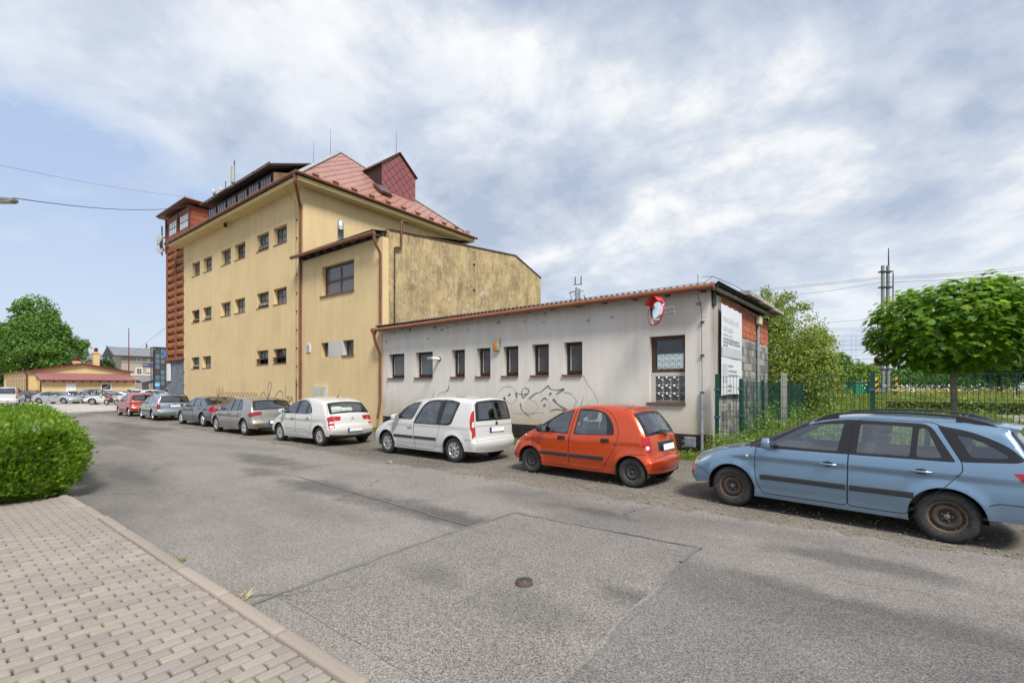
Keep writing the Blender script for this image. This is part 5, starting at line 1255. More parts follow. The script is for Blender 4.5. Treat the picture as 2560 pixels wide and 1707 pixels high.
# long window band in the front of the roof
bx0, bx1, by, bz0, bz1 = -37.6, -28.1, YF + 0.02, 12.86, 14.42
mb = MB(); mb.box(bx0, bx1, by, by + 1.9, bz0, bz1 - .02); mb.build('window_band', [MAT['timber']], g)
mb = MB(); mb.add([(bx1 + .004, by + .05, bz0), (bx1 + .004, by + 2.0, bz0), (bx1 + .004, by + 2.0, 14.95), (bx1 + .004, by + .05, 14.42)], [(0, 1, 2, 3)]); mb.build('band_cheek', [flat('peeling_cream', (0.56, 0.42, 0.25), 0.9, var=0.35, vscale=2)], g)
nW = 6; step = (bx1 - bx0) / nW
for k in range(nW): gridwin(g, bx0 + k * step + .10, bx0 + (k + 1) * step - .10, bz0 + .05, bz1 - .14, by - 0.055, 4, 2, MAT['framed'], MAT['g_dirty'] if k % 2 else MAT['g_dirty'], 0.04, 0.05, splits=[bz0 + .10, bz0 + .86, bz1 - .19])
mb = MB(); y0_, y1_ = 12.9, 15.5; z0_, z1_ = 14.50, 15.45
mb.add([(bx0 - .1, y0_, z0_), (bx1 + .6, y0_, z0_), (bx1 + .6, y1_, z1_), (bx0 - .1, y1_, z1_), (bx0 - .1, y0_, z0_ + .1), (bx1 + .6, y0_, z0_ + .1), (bx1 + .6, y1_, z1_ + .1), (bx0 - .1, y1_, z1_ + .1)], [(0, 1, 2, 3), (4, 7, 6, 5), (0, 4, 5, 1), (1, 5, 6, 2), (3, 2, 6, 7), (0, 3, 7, 4)])
mb.build('band_roof', [MAT['timber']], g)
gutter(g, (bx0 - .1, y0_ - .05, z0_ + .12), (bx1 + .6, y0_ - .05, z0_ + .12), 0.04, MAT['brown'], 2.0)
# lift tower at the far end
tx0, tx1 = -46.2, XW0
mb = MB(); mb.box(tx0, tx1 - .004, YF + .16, YF + 3.6, 3.96, 12.7); mb.build('tower_shaft', [MAT['rust']], g)
prof = [(0.0, 0.0), (0.05, 0.0), (0.20, 0.15), (0.42, 0.15), (0.585, 0.0)]
for (a, b) in ((tx0 + .22, tx0 + 2.02), (tx0 + 2.22, tx1 - .03)):
    n = 14; hh = (12.60 - 4.25) / n; me = None
    V = []; 
    for x in (a, b):
        V += [(x, YF + .16 - d * 1.0, z * hh / 0.6) for z, d in prof]
    k = len(prof); F = [(i, i + 1, k + i + 1, k + i)[::-1] for i in range(k - 1)] + [tuple(range(k)), tuple(range(k, 2 * k))[::-1]]
    o = mk('cladding_panel', V, F, MAT['rust'], g); o.location = (0, 0, 4.28); me = o.data
    for j in range(1, n): share('cladding_panel', me, g, (0, 0, 4.28 + j * hh))
mb = MB()
for x in (tx0 + .10, tx0 + 2.12): mb.box(x - .09, x + .09, YF - .03, YF + .158, 3.97, 12.8)
mb.box(tx0, tx1 - .01, YF - .06, YF + .158, 3.96, 4.24); mb.build('tower_posts', [MAT['boards']], g)
mb = MB(); mb.box(tx0 - .03, tx1 - .004, YF + .10, YF + 3.6, 0, 3.955)
for k in range(13): x = tx0 + .05 + k * .30; mb.box(x, x + .05, YF + .07, YF + .099, 0, 3.95)
mb.build('tower_base', [MAT['bluegrey']], g)
cx0, cx1 = -46.2, -41.0
mb = MB(); mb.box(cx0, cx1, YF + .02, YF + 4.2, 12.7, 15.5); mb.build('tower_cabin', [MAT['boards']], g)
for k in range(6):
    mb = MB(); mb.obox((cx1 + .02, YF + 2.1, 13.0 + k * .42), (.025, 0, 0.0), (0, 2.05, 0), (-.012, 0, .20)); mb.build('board', [MAT['boards']], g)
for (a, b) in ((cx0 + .15, -43.62), (-43.38, cx1 - .15)):
    mb = MB(); mb.box(a, b, YF - .03, YF + .018, 15.06, 15.45); mb.build('board', [MAT['boards']], g)
    mb = MB(); mb.obox(((a + b) / 2, YF - .03, 13.55), ((b - a) / 2, 0, 0), (0, .04, .0), (0, -.03, .34)); mb.build('board', [MAT['boards']], g)
mb = MB()
for x in (cx0 + .07, -43.5, cx1 - .07): mb.box(x - .09, x + .09, YF - .09, YF + .019, 12.75, 15.5)
mb.build('tower_posts', [MAT['brownd']], g)
for a, b in ((-45.45, -43.78), (-43.05, -41.32)): gridwin(g, a, b, 13.93, 15.05, YF - .04, 4, 2, MAT['framed'], MAT['g_light'], 0.04, 0.05)
mb = MB(); a, b, c, d = (-46.75, 12.85), (-40.55, 12.85), (-40.55, 18.2), (-46.75, 18.2)
V = [(*p, 15.62) for p in (a, b, c, d)] + [(*p, 15.76) for p in (a, b, c, d)] + [(-43.65, 15.5, 16.35)]
mb.add(V, [(0, 3, 2, 1), (0, 1, 5, 4), (1, 2, 6, 5), (2, 3, 7, 6), (3, 0, 4, 7), (4, 5, 8), (5, 6, 8), (6, 7, 8), (7, 4, 8)]); mb.build('tower_roof', [MAT['brownd']], g)
gutter(g, (-46.8, 12.80, 15.78), (-40.5, 12.80, 15.78), 0.06, MAT['brown'], 1.2); gutter(g, (-40.5, 12.80, 15.78), (-40.5, 16.0, 15.78), 0.06, MAT['brown'], 1.2)
# pipes, lightning conductors
pipe_run(g, [(ex1 - .12, ey0 - .06, 12.90), (ex1 - .12, ey0 - .02, 12.45), (-24.80, YF - .08, 11.6), (-24.80, YF - .08, 0.35)], 0.075)
mb = MB()
def conductor(mb, pts, r=0.008, n=5): mb.tube(pts, r, n)
conductor(mb, [(-25.5, ey0, 12.8), (-25.30, YF - .05, 11.9), (-25.28, YF - .05, 2.3)]); mb.tube([(-25.28, YF - .05, 2.3), (-25.28, YF - .05, 0)], 0.025, 8)
for z in range(1, 12): mb.box(-25.34, -25.20, YF - .06, YF + .0, z - .012, z + .012)
conductor(mb, [(-42.22, YF - .04, 12.0), (-42.22, YF - .04, 0)])
for z in range(1, 12): mb.box(-42.32, -42.12, YF - .10, YF - .0, z - .015, z + .015)
for (x, y, z, l) in ((rx0 + 2.0, ym, zr, 2.0), (rx1 - 1.2, ym, zr, 2.1), (dx - .3, dm, dzr, 1.8), ): mb.tube([(x, y, z), (x, y, z + l)], [0.02, 0.008], 6)
mb.build('lightning_rod', [MAT['wire']], g)
mb = MB(); mb.lathe([(0.001, 0.0), (.11, .02), (.11, .16), (.09, .26)], 12, (-33.9, YF - .28, 12.30)); mb.build('wall_lamp', [MAT['timber']], g)
# spray tag at the foot of the wall
mb = MB(); yy = YF - .004
tagw = [(-34.6 + k * .22, 1.25 + (.26 if k % 2 else -.02) + .02 * math.sin(k)) for k in range(22)]
ribbon(mb, [(x, yy, z) for x, z in spline(tagw, 4)], .05, (0, -1, 0))
ribbon(mb, [(x, yy, z) for x, z in spline([(-29.7, 1.2), (-29.2, 1.55), (-28.8, 1.25), (-28.4, 1.5), (-28.2, 2.0), (-28.5, 2.1), (-28.6, 1.5), (-28.1, 1.1), (-27.3, 1.6), (-26.9, 1.5), (-26.8, .9), (-27.1, .8), (-26.9, 1.2)], 6)], .05, (0, -1, 0))
ribbon(mb, [(x, yy, z) for x, z in spline([(-26.6, 1.9), (-26.5, 1.2), (-26.2, 1.35), (-26.3, .9), (-25.9, 1.3), (-25.7, .9), (-26.0, .6), (-26.2, .9), (-25.8, 1.2)], 6)], .05, (0, -1, 0))
for k in range(7): x = -36.1 + k * .2; ribbon(mb, [(x, yy, 1.15), (x + .05, yy, 1.6 + .35 * ((k * 7) % 3) / 2), (x + .16, yy, 1.3)], .035, (0, -1, 0))
mb.build('graffiti', [MAT['tag']], g)
# aerials
def dish(mb, c, r, d, m=0):
    d = Vector(d).normalized(); q = d.to_track_quat('Z', 'Y'); t = MB(); t.lathe([(r, .0), (r * .98, -.18 * r * 2), (r * .6, -.30 * r * 2), (0.001, -.36 * r * 2)], 16); mb.add([Vector(c) + q @ Vector(v) for v in t.v], t.f, m, True)
    t = MB(); t.lathe([(r, .0), (0.001, .03)], 16); mb.add([Vector(c) + q @ Vector(v) for v in t.v], t.f, m, True)
an = thing('antenna_mast', 'cluster of drum antennas and a rod on the end of the red lift tower', 'antenna')
mb = MB(); mb.tube([(-46.9, 13.2, 12.7), (-46.9, 13.2, 15.1)], .05, 8); mb.tube([(-46.2, 13.25, 13.1), (-47.3, 13.2, 13.1)], .04, 8); mb.tube([(-46.2, 13.25, 14.1), (-46.95, 13.2, 14.1)], .04, 8); mb.build('mast', [MAT['wire']], an)
for c, r, d in (((-47.6, 13.1, 13.75), .42, (-.4, -1, 0)), ((-46.85, 12.95, 13.95), .40, (.1, -1, 0)), ((-46.8, 13.0, 13.2), .35, (.5, -1, 0))): mb = MB(); dish(mb, c, r, d); mb.build('drum', [MAT['antenna']], an)
mb = MB(); mb.box(-47.3, -46.5, 13.0, 13.15, 13.25, 14.1); mb.build('bracket', [MAT['timber']], an)
an = thing('antenna_mast', 'panel antenna and two small drums on the eave of the long window band', 'antenna')
mb = MB(); mb.tube([(-34.0, 13.6, 14.7), (-34.0, 13.6, 16.9)], .035, 8); mb.tube([(-35.4, 13.6, 14.7), (-35.4, 13.6, 15.9)], .03, 8); mb.tube([(-36.6, 13.5, 15.2), (-34.0, 13.6, 15.35)], .025, 8); mb.build('mast', [MAT['wire']], an)
mb = MB(); V, F = rbox(-34.15, -33.8, 13.4, 13.55, 15.35, 16.5); mb.add(V, F); mb.build('panel', [MAT['antenna']], an)
for c in ((-36.7, 13.3, 15.35), (-35.5, 13.3, 15.15)): mb = MB(); dish(mb, c, .27, (-.5, -1, -.1)); mb.build('drum', [MAT['antenna']], an)
mb = MB(); mb.box(-46.15, -45.35, YF + .01, YF + .06, 2.35, 3.75); nb = mb.build('notice_board', [MAT['whitep']]); tag(nb, 'white notice board on the blue grey base of the lift tower', 'sign')
mb = MB()
for k in range(6): ribbon(mb, [(-46.05, YF + .008, 3.55 - k * .2), (-45.5 - .12 * (k % 3), YF + .008, 3.55 - k * .2)], .045, (0, -1, 0))
mb.build('print', [MAT['tagl']], nb)
# ------------------------------------------------------------------ two storey annex and the sooty hall behind it
a = thing('annex_building', 'yellow two storey annex with brown four pane window and corrugated lean-to roof', 'building')
ax0, ax1 = XW1 + .004, -17.74
mb = MB()
hl = [(-22.75 - ax0, -19.94 - ax0, 6.50, 8.0), (-22.83 - ax0, -22.16 - ax0, 3.39, 4.11), (-20.88 - ax0, -19.97 - ax0, 3.40, 4.12)]
wall(mb, (ax0, YF, 0), (1, 0, 0), ax1 - ax0, 0, 8.62, hl, (0, -1, 0), depth=0.30)
mb.box(ax1 - .3, ax1, YF + .002, YF + .34, 0, 8.62); mb.build('wall', [MAT['yellow']], a)
mb = MB(); mb.box(ax0 + .2, ax1 - .2, YF + .42, YF + .46, 2, 8.4); mb.build('dark_rooms', [MAT['dark']], a)
w = gridwin(a, -22.75, -19.94, 6.50, 8.0, YF + .20, 2, 2, MAT['frame'], MAT['g_grey'], 0.12, 0.10, dep=.07, splits=[6.6, 7.22, 7.9], sill=(-22.9, -19.9, YF - .06, YF + .198, 6.44, 6.498))
gridwin(a, -22.83, -22.16, 3.39, 4.11, YF + .22, 1, 1, MAT['framed'], MAT['g_grey'], .05, .05)
gridwin(a, -20.88, -19.97, 3.40, 4.12, YF + .22, 1, 1, MAT['frame'], MAT['g_dark'], .05, .07, sill=(-20.95, -19.92, YF - .05, YF + .218, 3.34, 3.398))
mb = MB(); mb.box(-22.155, -20.885, YF - .004, YF + .01, 3.36, 4.16); mb.box(-20.8825, -20.8775, YF + .001, YF + .28, 3.402, 4.118); mb.build('plaster_patch', [MAT['greyplaster']], a)
# corrugated roof, rising from the street to the back
def corrugated(parent, x0, x1, y0, z0, y1, z1, period=0.177, amp=0.028, mat=None, n=6, name='roof'):
    k = int((x1 - x0) / period * n); xs = np.linspace(x0, x1, k + 1); dz = amp * np.cos((xs - x0) / period * 2 * np.pi)
    V = []
    for y, z in ((y0, z0), (y1, z1)):
        for t in (0, -.012): V += [(x, y, z + d + t) for x, d in zip(xs, dz)]
    m_ = k + 1; F = []
    for i in range(k): F += [(i, i + 1, 2 * m_ + i + 1, 2 * m_ + i), (m_ + i, 3 * m_ + i, 3 * m_ + i + 1, m_ + i + 1), (i, m_ + i, m_ + i + 1, i + 1)]
    return mk(name, V, F, mat or MAT['corr'], parent, None, True)
corrugated(a, ax0 - .25, ax1 - .12, YF - .42, 8.86, YF + 6.0, 9.9)
mb = MB()
for k in range(9):
    x = ax0 + .25 + k * (ax1 - ax0 - .5) / 8; mb.obox((x, YF - .12, 8.70), (.05, 0, 0), (0, .24, .035), (0, -.01, .07))
mb.build('rafter_ends', [MAT['timber']], a)
mb = MB(); mb.box(ax0, ax1, YF + .0, YF + .1, 8.625, 8.80); mb.build('wall_plate', [MAT['timber']], a)
gutter(a, (ax0 - .35, YF - .48, 8.76), (ax1 + .02, YF - .48, 8.66), 0.085, MAT['brown'], .95)
pipe_run(a, [(ax1 - .02, YF - .46, 8.66), (ax1 - .02, YF - .42, 8.30), (ax1 - .05, YF - .09, 7.85), (ax1 - .05, YF - .09, 4.72)], 0.06)
mb = MB(); mb.lathe([(.165, 0), (.165, .9), (.172, .9), (.172, .93), (.165, .93), (.165, 1.28), (.13, 1.40), (.06, 1.44), (.001, 1.445)], 20, (-22.9, YF + 1.15, 9.35)); tag(mb.build('flue_pipe', [MAT['pipe']]), 'short stainless steel flue with rounded cap standing on the annex roof', 'chimney')
mb = MB(); mb.box(-23.41, -22.18, YF - .16, YF - .003, .62, 1.87); cb = mb.build('electric_cabinet', [flat('cabinet_grey', (0.46, 0.47, 0.45), .6, var=.12)]); tag(cb, 'pale grey electrical cabinet on the yellow wall behind the white hatchback', 'cabinet')
for a0, b0 in ((-23.36, -22.83), (-22.81, -22.23)): mb = MB(); mb.box(a0, b0, YF - .172, YF - .161, .66, 1.82); mb.build('door', [cb.data.materials[0]], cb)
mb = MB(); mb.box(-22.62, -22.44, YF - .176, YF - .1725, 1.50, 1.70); mb.build('sticker', [flat('yellow_sticker', (.55, .42, .05), .6)], cb)
mb = MB(); mb.box(-22.86, -22.74, YF - .19, YF - .1725, 1.08, 1.18); mb.build('lock', [MAT['wire']], cb)
mb = MB(); mb.box(-24.22, -23.86, YF - .05, YF - .002, 3.70, 4.14); vn = mb.build('wall_vent', [MAT['whitep']]); tag(vn, 'small white louvred vent beside the tall brown downpipe', 'vent')
for sx in (-24.19, -24.03):
    for k in range(7): mb = MB(); mb.obox((sx + .07, YF - .056, 3.76 + k * .053), (.06, 0, 0), (0, .008, .006), (0, -.002, .012)); mb.build('slat', [MAT['steelw']], vn)

hl_ = thing('hall_building', 'hall with a high soot streaked yellow gable wall above the white workshop', 'building')
hx = -17.72
mb = MB(); pl = [(YF + .35, 0), (25.85, 0), (25.85, 9.0), (23.1, 9.88), (YF + .35, 9.0)]
mb.prism(pl, hx - .35, hx, 'x'); mb.build('wall', [MAT['sooty']], hl_)
mb = MB()
for p, q in zip(pl[2:], pl[3:]): mb.bar((hx - .17, p[0], p[1] + .02), (hx - .17, q[0], q[1] + .02), .44, .05)
mb.build('wall_capping', [MAT['brownd']], hl_)
mb = MB(); mb.prism([(YF + 6.3, 5), (25.8, 5), (25.8, 8.9), (23.1, 9.8), (YF + 6.3, 9.3)], -24.5, hx - .351, 'x'); mb.build('hall_roof', [MAT['corr']], hl_)
pipe_run(hl_, [(hx + .06, YF + 1.35, 9.62), (hx + .10, YF + .98, 9.56), (hx + .10, YF + .95, 8.30), (hx + .10, YF + .62, 8.22)], .055, MAT['brownd'])
pipe_run(hl_, [(hx + .07, YF + .60, 8.25), (hx + .07, YF + .60, 4.7)], .03, MAT['wire'])
mb = MB(); conductor(mb, [(hx + .04, 19.6, 9.5), (hx + .03, 19.35, 9.3), (hx + .03, 19.35, 4.7)])
for z in (8.6, 7.2, 5.8): mb.box(hx, hx + .06, 19.27, 19.43, z - .015, z + .015)
mb.build('lightning_rod', [MAT['wire']], hl_)

# ------------------------------------------------------------------ the white workshop
w = thing('workshop_building', 'long low white workshop with graffiti, small brown windows and a bare brick end wall', 'building')
wx0, wx1, wy1 = -17.715, -3.62, 21.5; PZ = 0.55
wins = [(-17.29, -16.23), (-15.50, -14.45), (-13.35, -12.65), (-12.03, -11.36), (-10.76, -10.07), (-9.48, -8.79), (-8.20, -7.52)]
hl = [(p - wx0, q - wx0, 2.24, 3.29) for p, q in wins] + [(-5.31 - wx0, -4.29 - wx0, 1.40, 3.29)]
mb = MB(); wall(mb, (wx0, YF, 0), (1, 0, 0), wx1 - wx0, PZ, 4.46, hl, (0, -1, 0), depth=.26)
mb.build('wall', [MAT['white']], w)
mb = MB(); wall(mb, (wx0, wy1, 0), (1, 0, 0), wx1 - wx0, 0, 4.62, [(-8.2 - wx0, -6.7 - wx0, 2.55, 3.35)], (0, 1, 0), depth=.1); mb.box(wx0 + .3, wx1 - .1, YF + .4, wy1 - .2, 0.0, .12)
mb.box(-9.0, -5.5, wy1 - .02, wy1 - .005, .1, 2.55); mb.box(-9.0, -8.2, wy1 - .02, wy1 - .005, 2.55, 4.4); mb.box(-6.7, -5.5, wy1 - .02, wy1 - .005, 2.55, 4.4); mb.box(-8.2, -6.7, wy1 - .02, wy1 - .005, 3.35, 4.4)
mb.build('back_wall', [flat('dim_brown_plaster', (0.10, 0.075, 0.065), .9, var=.2)], w)
mb = MB(); mb.box(wx0 + .02, -3.95, YF + .27, YF + .29, .5, 1.38); 
for (p, q) in wins: mb.box(p - .2, q + .2, YF + .36, YF + .40, 2.1, 3.4)
mb.build('dark_rooms', [MAT['dark']], w)
for i, (p, q) in enumerate(wins):
    gm = MAT['g_grey'] if i < 2 else MAT['g_dark']
    ww = gridwin(w, p + .012, q - .004, 2.285, 3.285, YF + .19, 1, 1, MAT['framed'], gm, .06, .085, dep=.06, sill=(p - .06, q + .004, YF - .06, YF + .188, 2.19, 2.245))
    mb = MB(); mb.box(p + .125, p + .16, YF + .205, YF + .212, 2.38, 3.19); mb.build('curtain_edge', [MAT['greyplaster']], ww)
ww = gridwin(w, -5.29, -4.295, 2.26, 3.285, YF + .17, 1, 1, MAT['frame'], MAT['g_clear'], .06, .10, dep=.07)
gbm = M('glass_block'); gbm.set('Base Color', (0.06, 0.06, 0.065)).set('Roughness', 0.06).set('Specular IOR Level', .9).set('Coat Weight', 1.0); vv = gbm.voro(11.0); gbm.bump(vv, 1.0, .06)
gbl = M('glass_block_lit'); gbl.set('Base Color', (0.95, 0.97, 0.96)).set('Roughness', .25).set('Transmission Weight', 1.0); gbl.bump(gbl.voro(11.0), .8, .03)
mb = MB(); mb.box(-5.30, -4.296, YF + .14, YF + .22, 2.145, 2.255); mb.box(-5.305, -5.185, YF + .14, YF + .22, 1.40, 2.142)
bw_, bh_ = (5.185 - 4.295) / 4, (2.142 - 1.455) / 3
mb.box(-5.183, -4.296, YF + .20, YF + .24, 1.40, 2.142)
for k in range(1, 4): x = -5.185 + k * bw_; mb.box(x - .008, x + .008, YF + .155, YF + .198, 1.45, 2.142)
for k in range(0, 3): z = 1.455 + k * bh_; mb.box(-5.18, -4.30, YF + .157, YF + .196, z - .008, z + .008)
mb.build('block_mortar', [MAT['greyplaster']], w)
V, F = rbox(-.098, .098, -.02, .05, -.098, .098, 2); V = [(x * bw_ / .215, y, z * bh_ / .215) for x, y, z in V]
o = mk('glass_block', V, F, gbm.mat, w); bme = o.data; first = True
for i in range(4):
    for j in range(3):
        p = (-5.185 + (i + .5) * bw_, YF + .165, 1.455 + (j + .5) * bh_ + .002)
        if first: o.location = p; first = False
        else: share('glass_block', bme, w, p)
first = True
V, F = rbox(-.13, .13, -.04, .04, -.12, .12, 2)
for i in range(5):
    for j in range(3):
        p = (-8.2 + (i + .5) * .3, wy1 - .05, 2.55 + (j + .5) * .267)
        if first: o = mk('glass_block', V, F, gbl.mat, w); o.location = p; ob2 = o.data; first = False
        else: share('glass_block', ob2, w, p)
mb = MB(); mb.box(-5.38, -4.27, YF - .07, YF + .16, 1.335, 1.40); mb.build('sill', [MAT['sill']], w)
# clinker plinth
mb = MB(); mb.box(wx0, wx1 + .0, YF - .005, YF + .2, 0, PZ - .001); mb.build('plinth', [flat('plinth_mortar', (0.24, 0.22, 0.195), .95, var=.3, vscale=8)], w)
pm = [flat('clinker_tile_%s' % n, c, .28, var=.25, vscale=12) for n, c in (('dark', (.022, .015, .014)), ('brown', (.035, .020, .017)), ('grey', (.030, .026, .026)))]
V, F = rbox(-.118, .118, -.010, .010, -.0315, .0315, 1); tl = [mk('clinker_tile', V, F, q) for q in pm]; tms = [t.data for t in tl]
for t in tl: bpy.data.objects.remove(t)
cnt = 0; rest = MB()
for c_ in range(58):
    for r_ in range(7):
        x = wx1 - .12 - c_ * .247 - (.12 if r_ % 2 else 0)
        if x < wx0 + .12: continue
        z = PZ - .042 - r_ * .0745
        if c_ in (1, 2) and r_ in (1, 2, 3, 4) and -4.30 < x < -3.99: continue
        if cnt < 300: share('clinker_tile', random.choice(tms), w, (x, YF - .012 + random.uniform(-.002, .002), z)); cnt += 1
        else: rest.add([(p[0] + x, p[1] + YF - .012, p[2] + z) for p in V], F)
rest.build('clinker_tile', [pm[0]], w)['kind'] = 'stuff'
mb = MB(); mb.box(-4.30, -4.00, YF - .03, YF - .006, .20, .48); gr = mb.build('vent_grille', [MAT['steelw']]); tag(gr, 'square pale ventilation grille set in the dark tile plinth', 'vent')
for k in range(7):
    mb = MB(); mb.box(-4.275 + k * .04, -4.265 + k * .04 + .005, YF - .040, YF - .0305, .225, .455); mb.box(-4.28, -4.02, YF - .044, YF - .0405, .23 + k * .034, .24 + k * .034); mb.build('slat', [MAT['steelw']], gr)
# bare end wall
mb = MB(); mb.box(wx1 - .38, wx1, YF + .004, YF + 1.10, 0.0, 4.40); mb.build('corner_pillar', [MAT['concrete']], w)
mb = MB(); mb.box(wx1 - .3, wx1 - .03, YF + 1.104, wy1 - .004, 0, 4.5); mb.build('end_wall', [flat('lime_mortar', (0.42, 0.34, 0.27), .95, var=.35, vscale=7)], w)
def flute(n, d=.012):
    V = []; 
    ys = np.linspace(-.5, .5, 4 * n + 1)
    prof = [(y, (d if (i % 4) in (1, 2) else 0) if 0 < i < 4 * n else -d) for i, y in enumerate(ys)]
    for z in (-.5, .5): V += [(x, y, z) for y, x in prof] 
    for z in (-.5, .5): V += [(-.03, -.5, z), (-.03, .5, z)]
    k = len(prof); F = [(i, i + 1, k + i + 1, k + i) for i in range(k - 1)] + [tuple(range(k, 2 * k)) + (2 * k + 3, 2 * k + 2), tuple(range(k))[::-1] + (2 * k, 2 * k + 1), (0, k, 2 * k + 2, 2 * k)[::-1], (k - 1, 2 * k - 1, 2 * k + 3, 2 * k + 1)]
    return V, F
bm = [rusty('red_hollow_brick', (.40, .125, .068), (.28, .085, .050), 9), rusty('orange_hollow_brick', (.45, .155, .088), (.32, .105, .06), 9)]
gm_ = [flat('cinder_block_grey', (.205, .205, .21), .95, var=.3, vscale=14), flat('cinder_block_dark', (.145, .147, .155), .95, var=.3, vscale=14), flat('cinder_block_pale', (.33, .31, .28), .95, var=.3, vscale=14)]
V, F = flute(4); rb = [mk('brick', V, F, q) for q in bm]; V, F = flute(2, .006); gb = [mk('block', V, F, q) for q in gm_]
rbm, gbm2 = [o.data for o in rb], [o.data for o in gb]
for o in rb + gb: bpy.data.objects.remove(o)
y0 = YF + 1.11
def course(z0, hh, lw, meshes, nm, off, sag=0.0):
    y = y0 - off * lw
    while y < wy1 - .02:
        a_, b_ = max(y, y0) + .007, min(y + lw, wy1) - .007
        if b_ - a_ > .05:
            ob = bpy.data.objects.new(nm, random.choice(meshes)); link(ob, w); mid = (a_ + b_) / 2
            ob.location = (wx1 - .012 + random.uniform(-.012, .010), mid, z0 + hh / 2 + random.uniform(-.008, .008) + sag * math.sin((mid - y0) / (wy1 - y0) * math.pi)); ob.scale = (1, (b_ - a_) * random.uniform(.94, 1.0), (hh - .016) * random.uniform(.90, 1.0)); ob.rotation_euler = (random.uniform(-.012, .012), 0, random.uniform(-.01, .01))
        y += lw
for k in range(13): course(.10 + k * .255, .255, .39, gbm2, 'block', .5 * (k % 2))
z = 3.50
for k in range(4): course(z + k * .212, .212, .30, rbm, 'brick', .5 * (k % 2), -.015)
course(z + 4 * .212, .12, .30, rbm, 'brick', 0.3, 0.0)
# eaves: corrugated roof, gutter, rafters
corrugated(w, wx0 - .12, wx1 + .30, YF - .36, 4.545, wy1 + .7, 4.84, amp=.03)
mb = MB(); mb.box(wx0, wx1 + .26, YF - .30, YF - .26, 4.40, 4.50); mb.build('fascia', [MAT['timber']], w)
for k in range(15):
    x = wx0 + .35 + k * .97; mb = MB(); mb.obox((x, YF - .13, 4.44), (.055, 0, 0), (0, .128, .005), (0, 0, .055)); mb.build('rafter_end', [MAT['timber']], w)
gutter(w, (wx0 - .22, YF - .40, 4.36), (wx1 + .18, YF - .40, 4.46), .085, MAT['orangeg'], .93)
mb = MB(); mb.lathe([(.04, -.28), (.10, -.12), (.14, 0), (.14, .10)], 12, (wx0 - .10, YF - .40, 4.34)); mb.build('hopper', [MAT['orangeg']], w)
pipe_run(w, [(wx0 - .10, YF - .40, 4.16), (wx0 - .10, YF - .36, 3.9), (wx0 - .08, YF - .10, 3.35), (wx0 - .08, YF - .10, 1.2), (wx0 - .12, YF - .20, .42)], .06, MAT['brown'])
mb = MB(); mb.bar((wx1 + .10, YF - .30, 4.47), (wx1 + .10, wy1 + .5, 4.72), .10, .10); mb.build('verge_beam', [MAT['concrete']], w)
for k in range(3):
    ya = YF + 2.6 + k * 2.15; mb = MB(); f = (ya - YF) / 8.9; mb.obox((wx1 + .28, ya + 1.06, 4.76 + .03 * k + .015 * (k % 2)), (.16, 0, .0), (0, 1.05, .035), (0, 0, .06)); mb.build('verge_slab', [MAT['concrete']], w)
mb = MB(); mb.box(wx1 - .06, wx1 + .06, YF + .10, YF + .35, 4.05, 4.40); mb.build('rafter_stub', [MAT['timber']], w)
mb = MB(); mb.tube([(wx1 + .04, 19.25, 0), (wx1 + .04, 19.25, 4.28)], .055, 10)
for z in (1.5, 3.0, 4.0): mb.tube([(wx1 + .04, 19.25, z - .03), (wx1 + .04, 19.25, z + .03)], .068, 10)
mb.build('grey_conduit', [MAT['steelw']], w)
mb = MB(); V, F = rbox(wx1 + .0, wx1 + .16, 19.02, 19.48, 4.10, 4.42); mb.add(V, F); mb.build('junction_box', [flat('cream_plastic', (.62, .58, .42), .5)], w)
# lightning conductor with holders on the roof
mb = MB(); pts = []
for k in range(13):
    x = wx0 + .7 + k * 1.08; mb.tube([(x, YF + 1.0, 4.55), (x, YF + 1.0, 4.86)], .012, 6); pts.append((x, YF + 1.0, 4.87))
mb.tube(pts + [(wx1 - .1, YF + .6, 4.92), (wx1 - .12, YF - .3, 4.75)], .007, 5); mb.tube([(wx1 - .12, YF - .3, 4.75), (wx1 - .1, YF + .6, 4.92), (wx1 + .15, YF + 2.2, 4.88), (wx1 + .1, YF + 8, 5.02)], .008, 5)
pts = [(wx1 - .19, YF - .46, 4.80), (wx1 - .20, YF - .44, 4.3), (wx1 - .22, YF - .06, 3.95), (wx1 - .20, YF - .05, 1.62)]
mb.tube(pts, .008, 5)
for z in (3.6, 2.7, 1.7): mb.box(wx1 - .25, wx1 - .15, YF - .07, YF, z - .012, z + .012)
mb.build('lightning_rod', [MAT['wire']], w)
mb = MB(); mb.tube([(wx1 - .20, YF - .06, 1.66), (wx1 - .20, YF - .06, 0)], .038, 10)
for z in (1.28, .62): mb.tube([(wx1 - .20, YF - .06, z - .02), (wx1 - .20, YF - .06, z + .02)], .055, 10)
mb.build('guard_pipe', [MAT['steelw']], w)
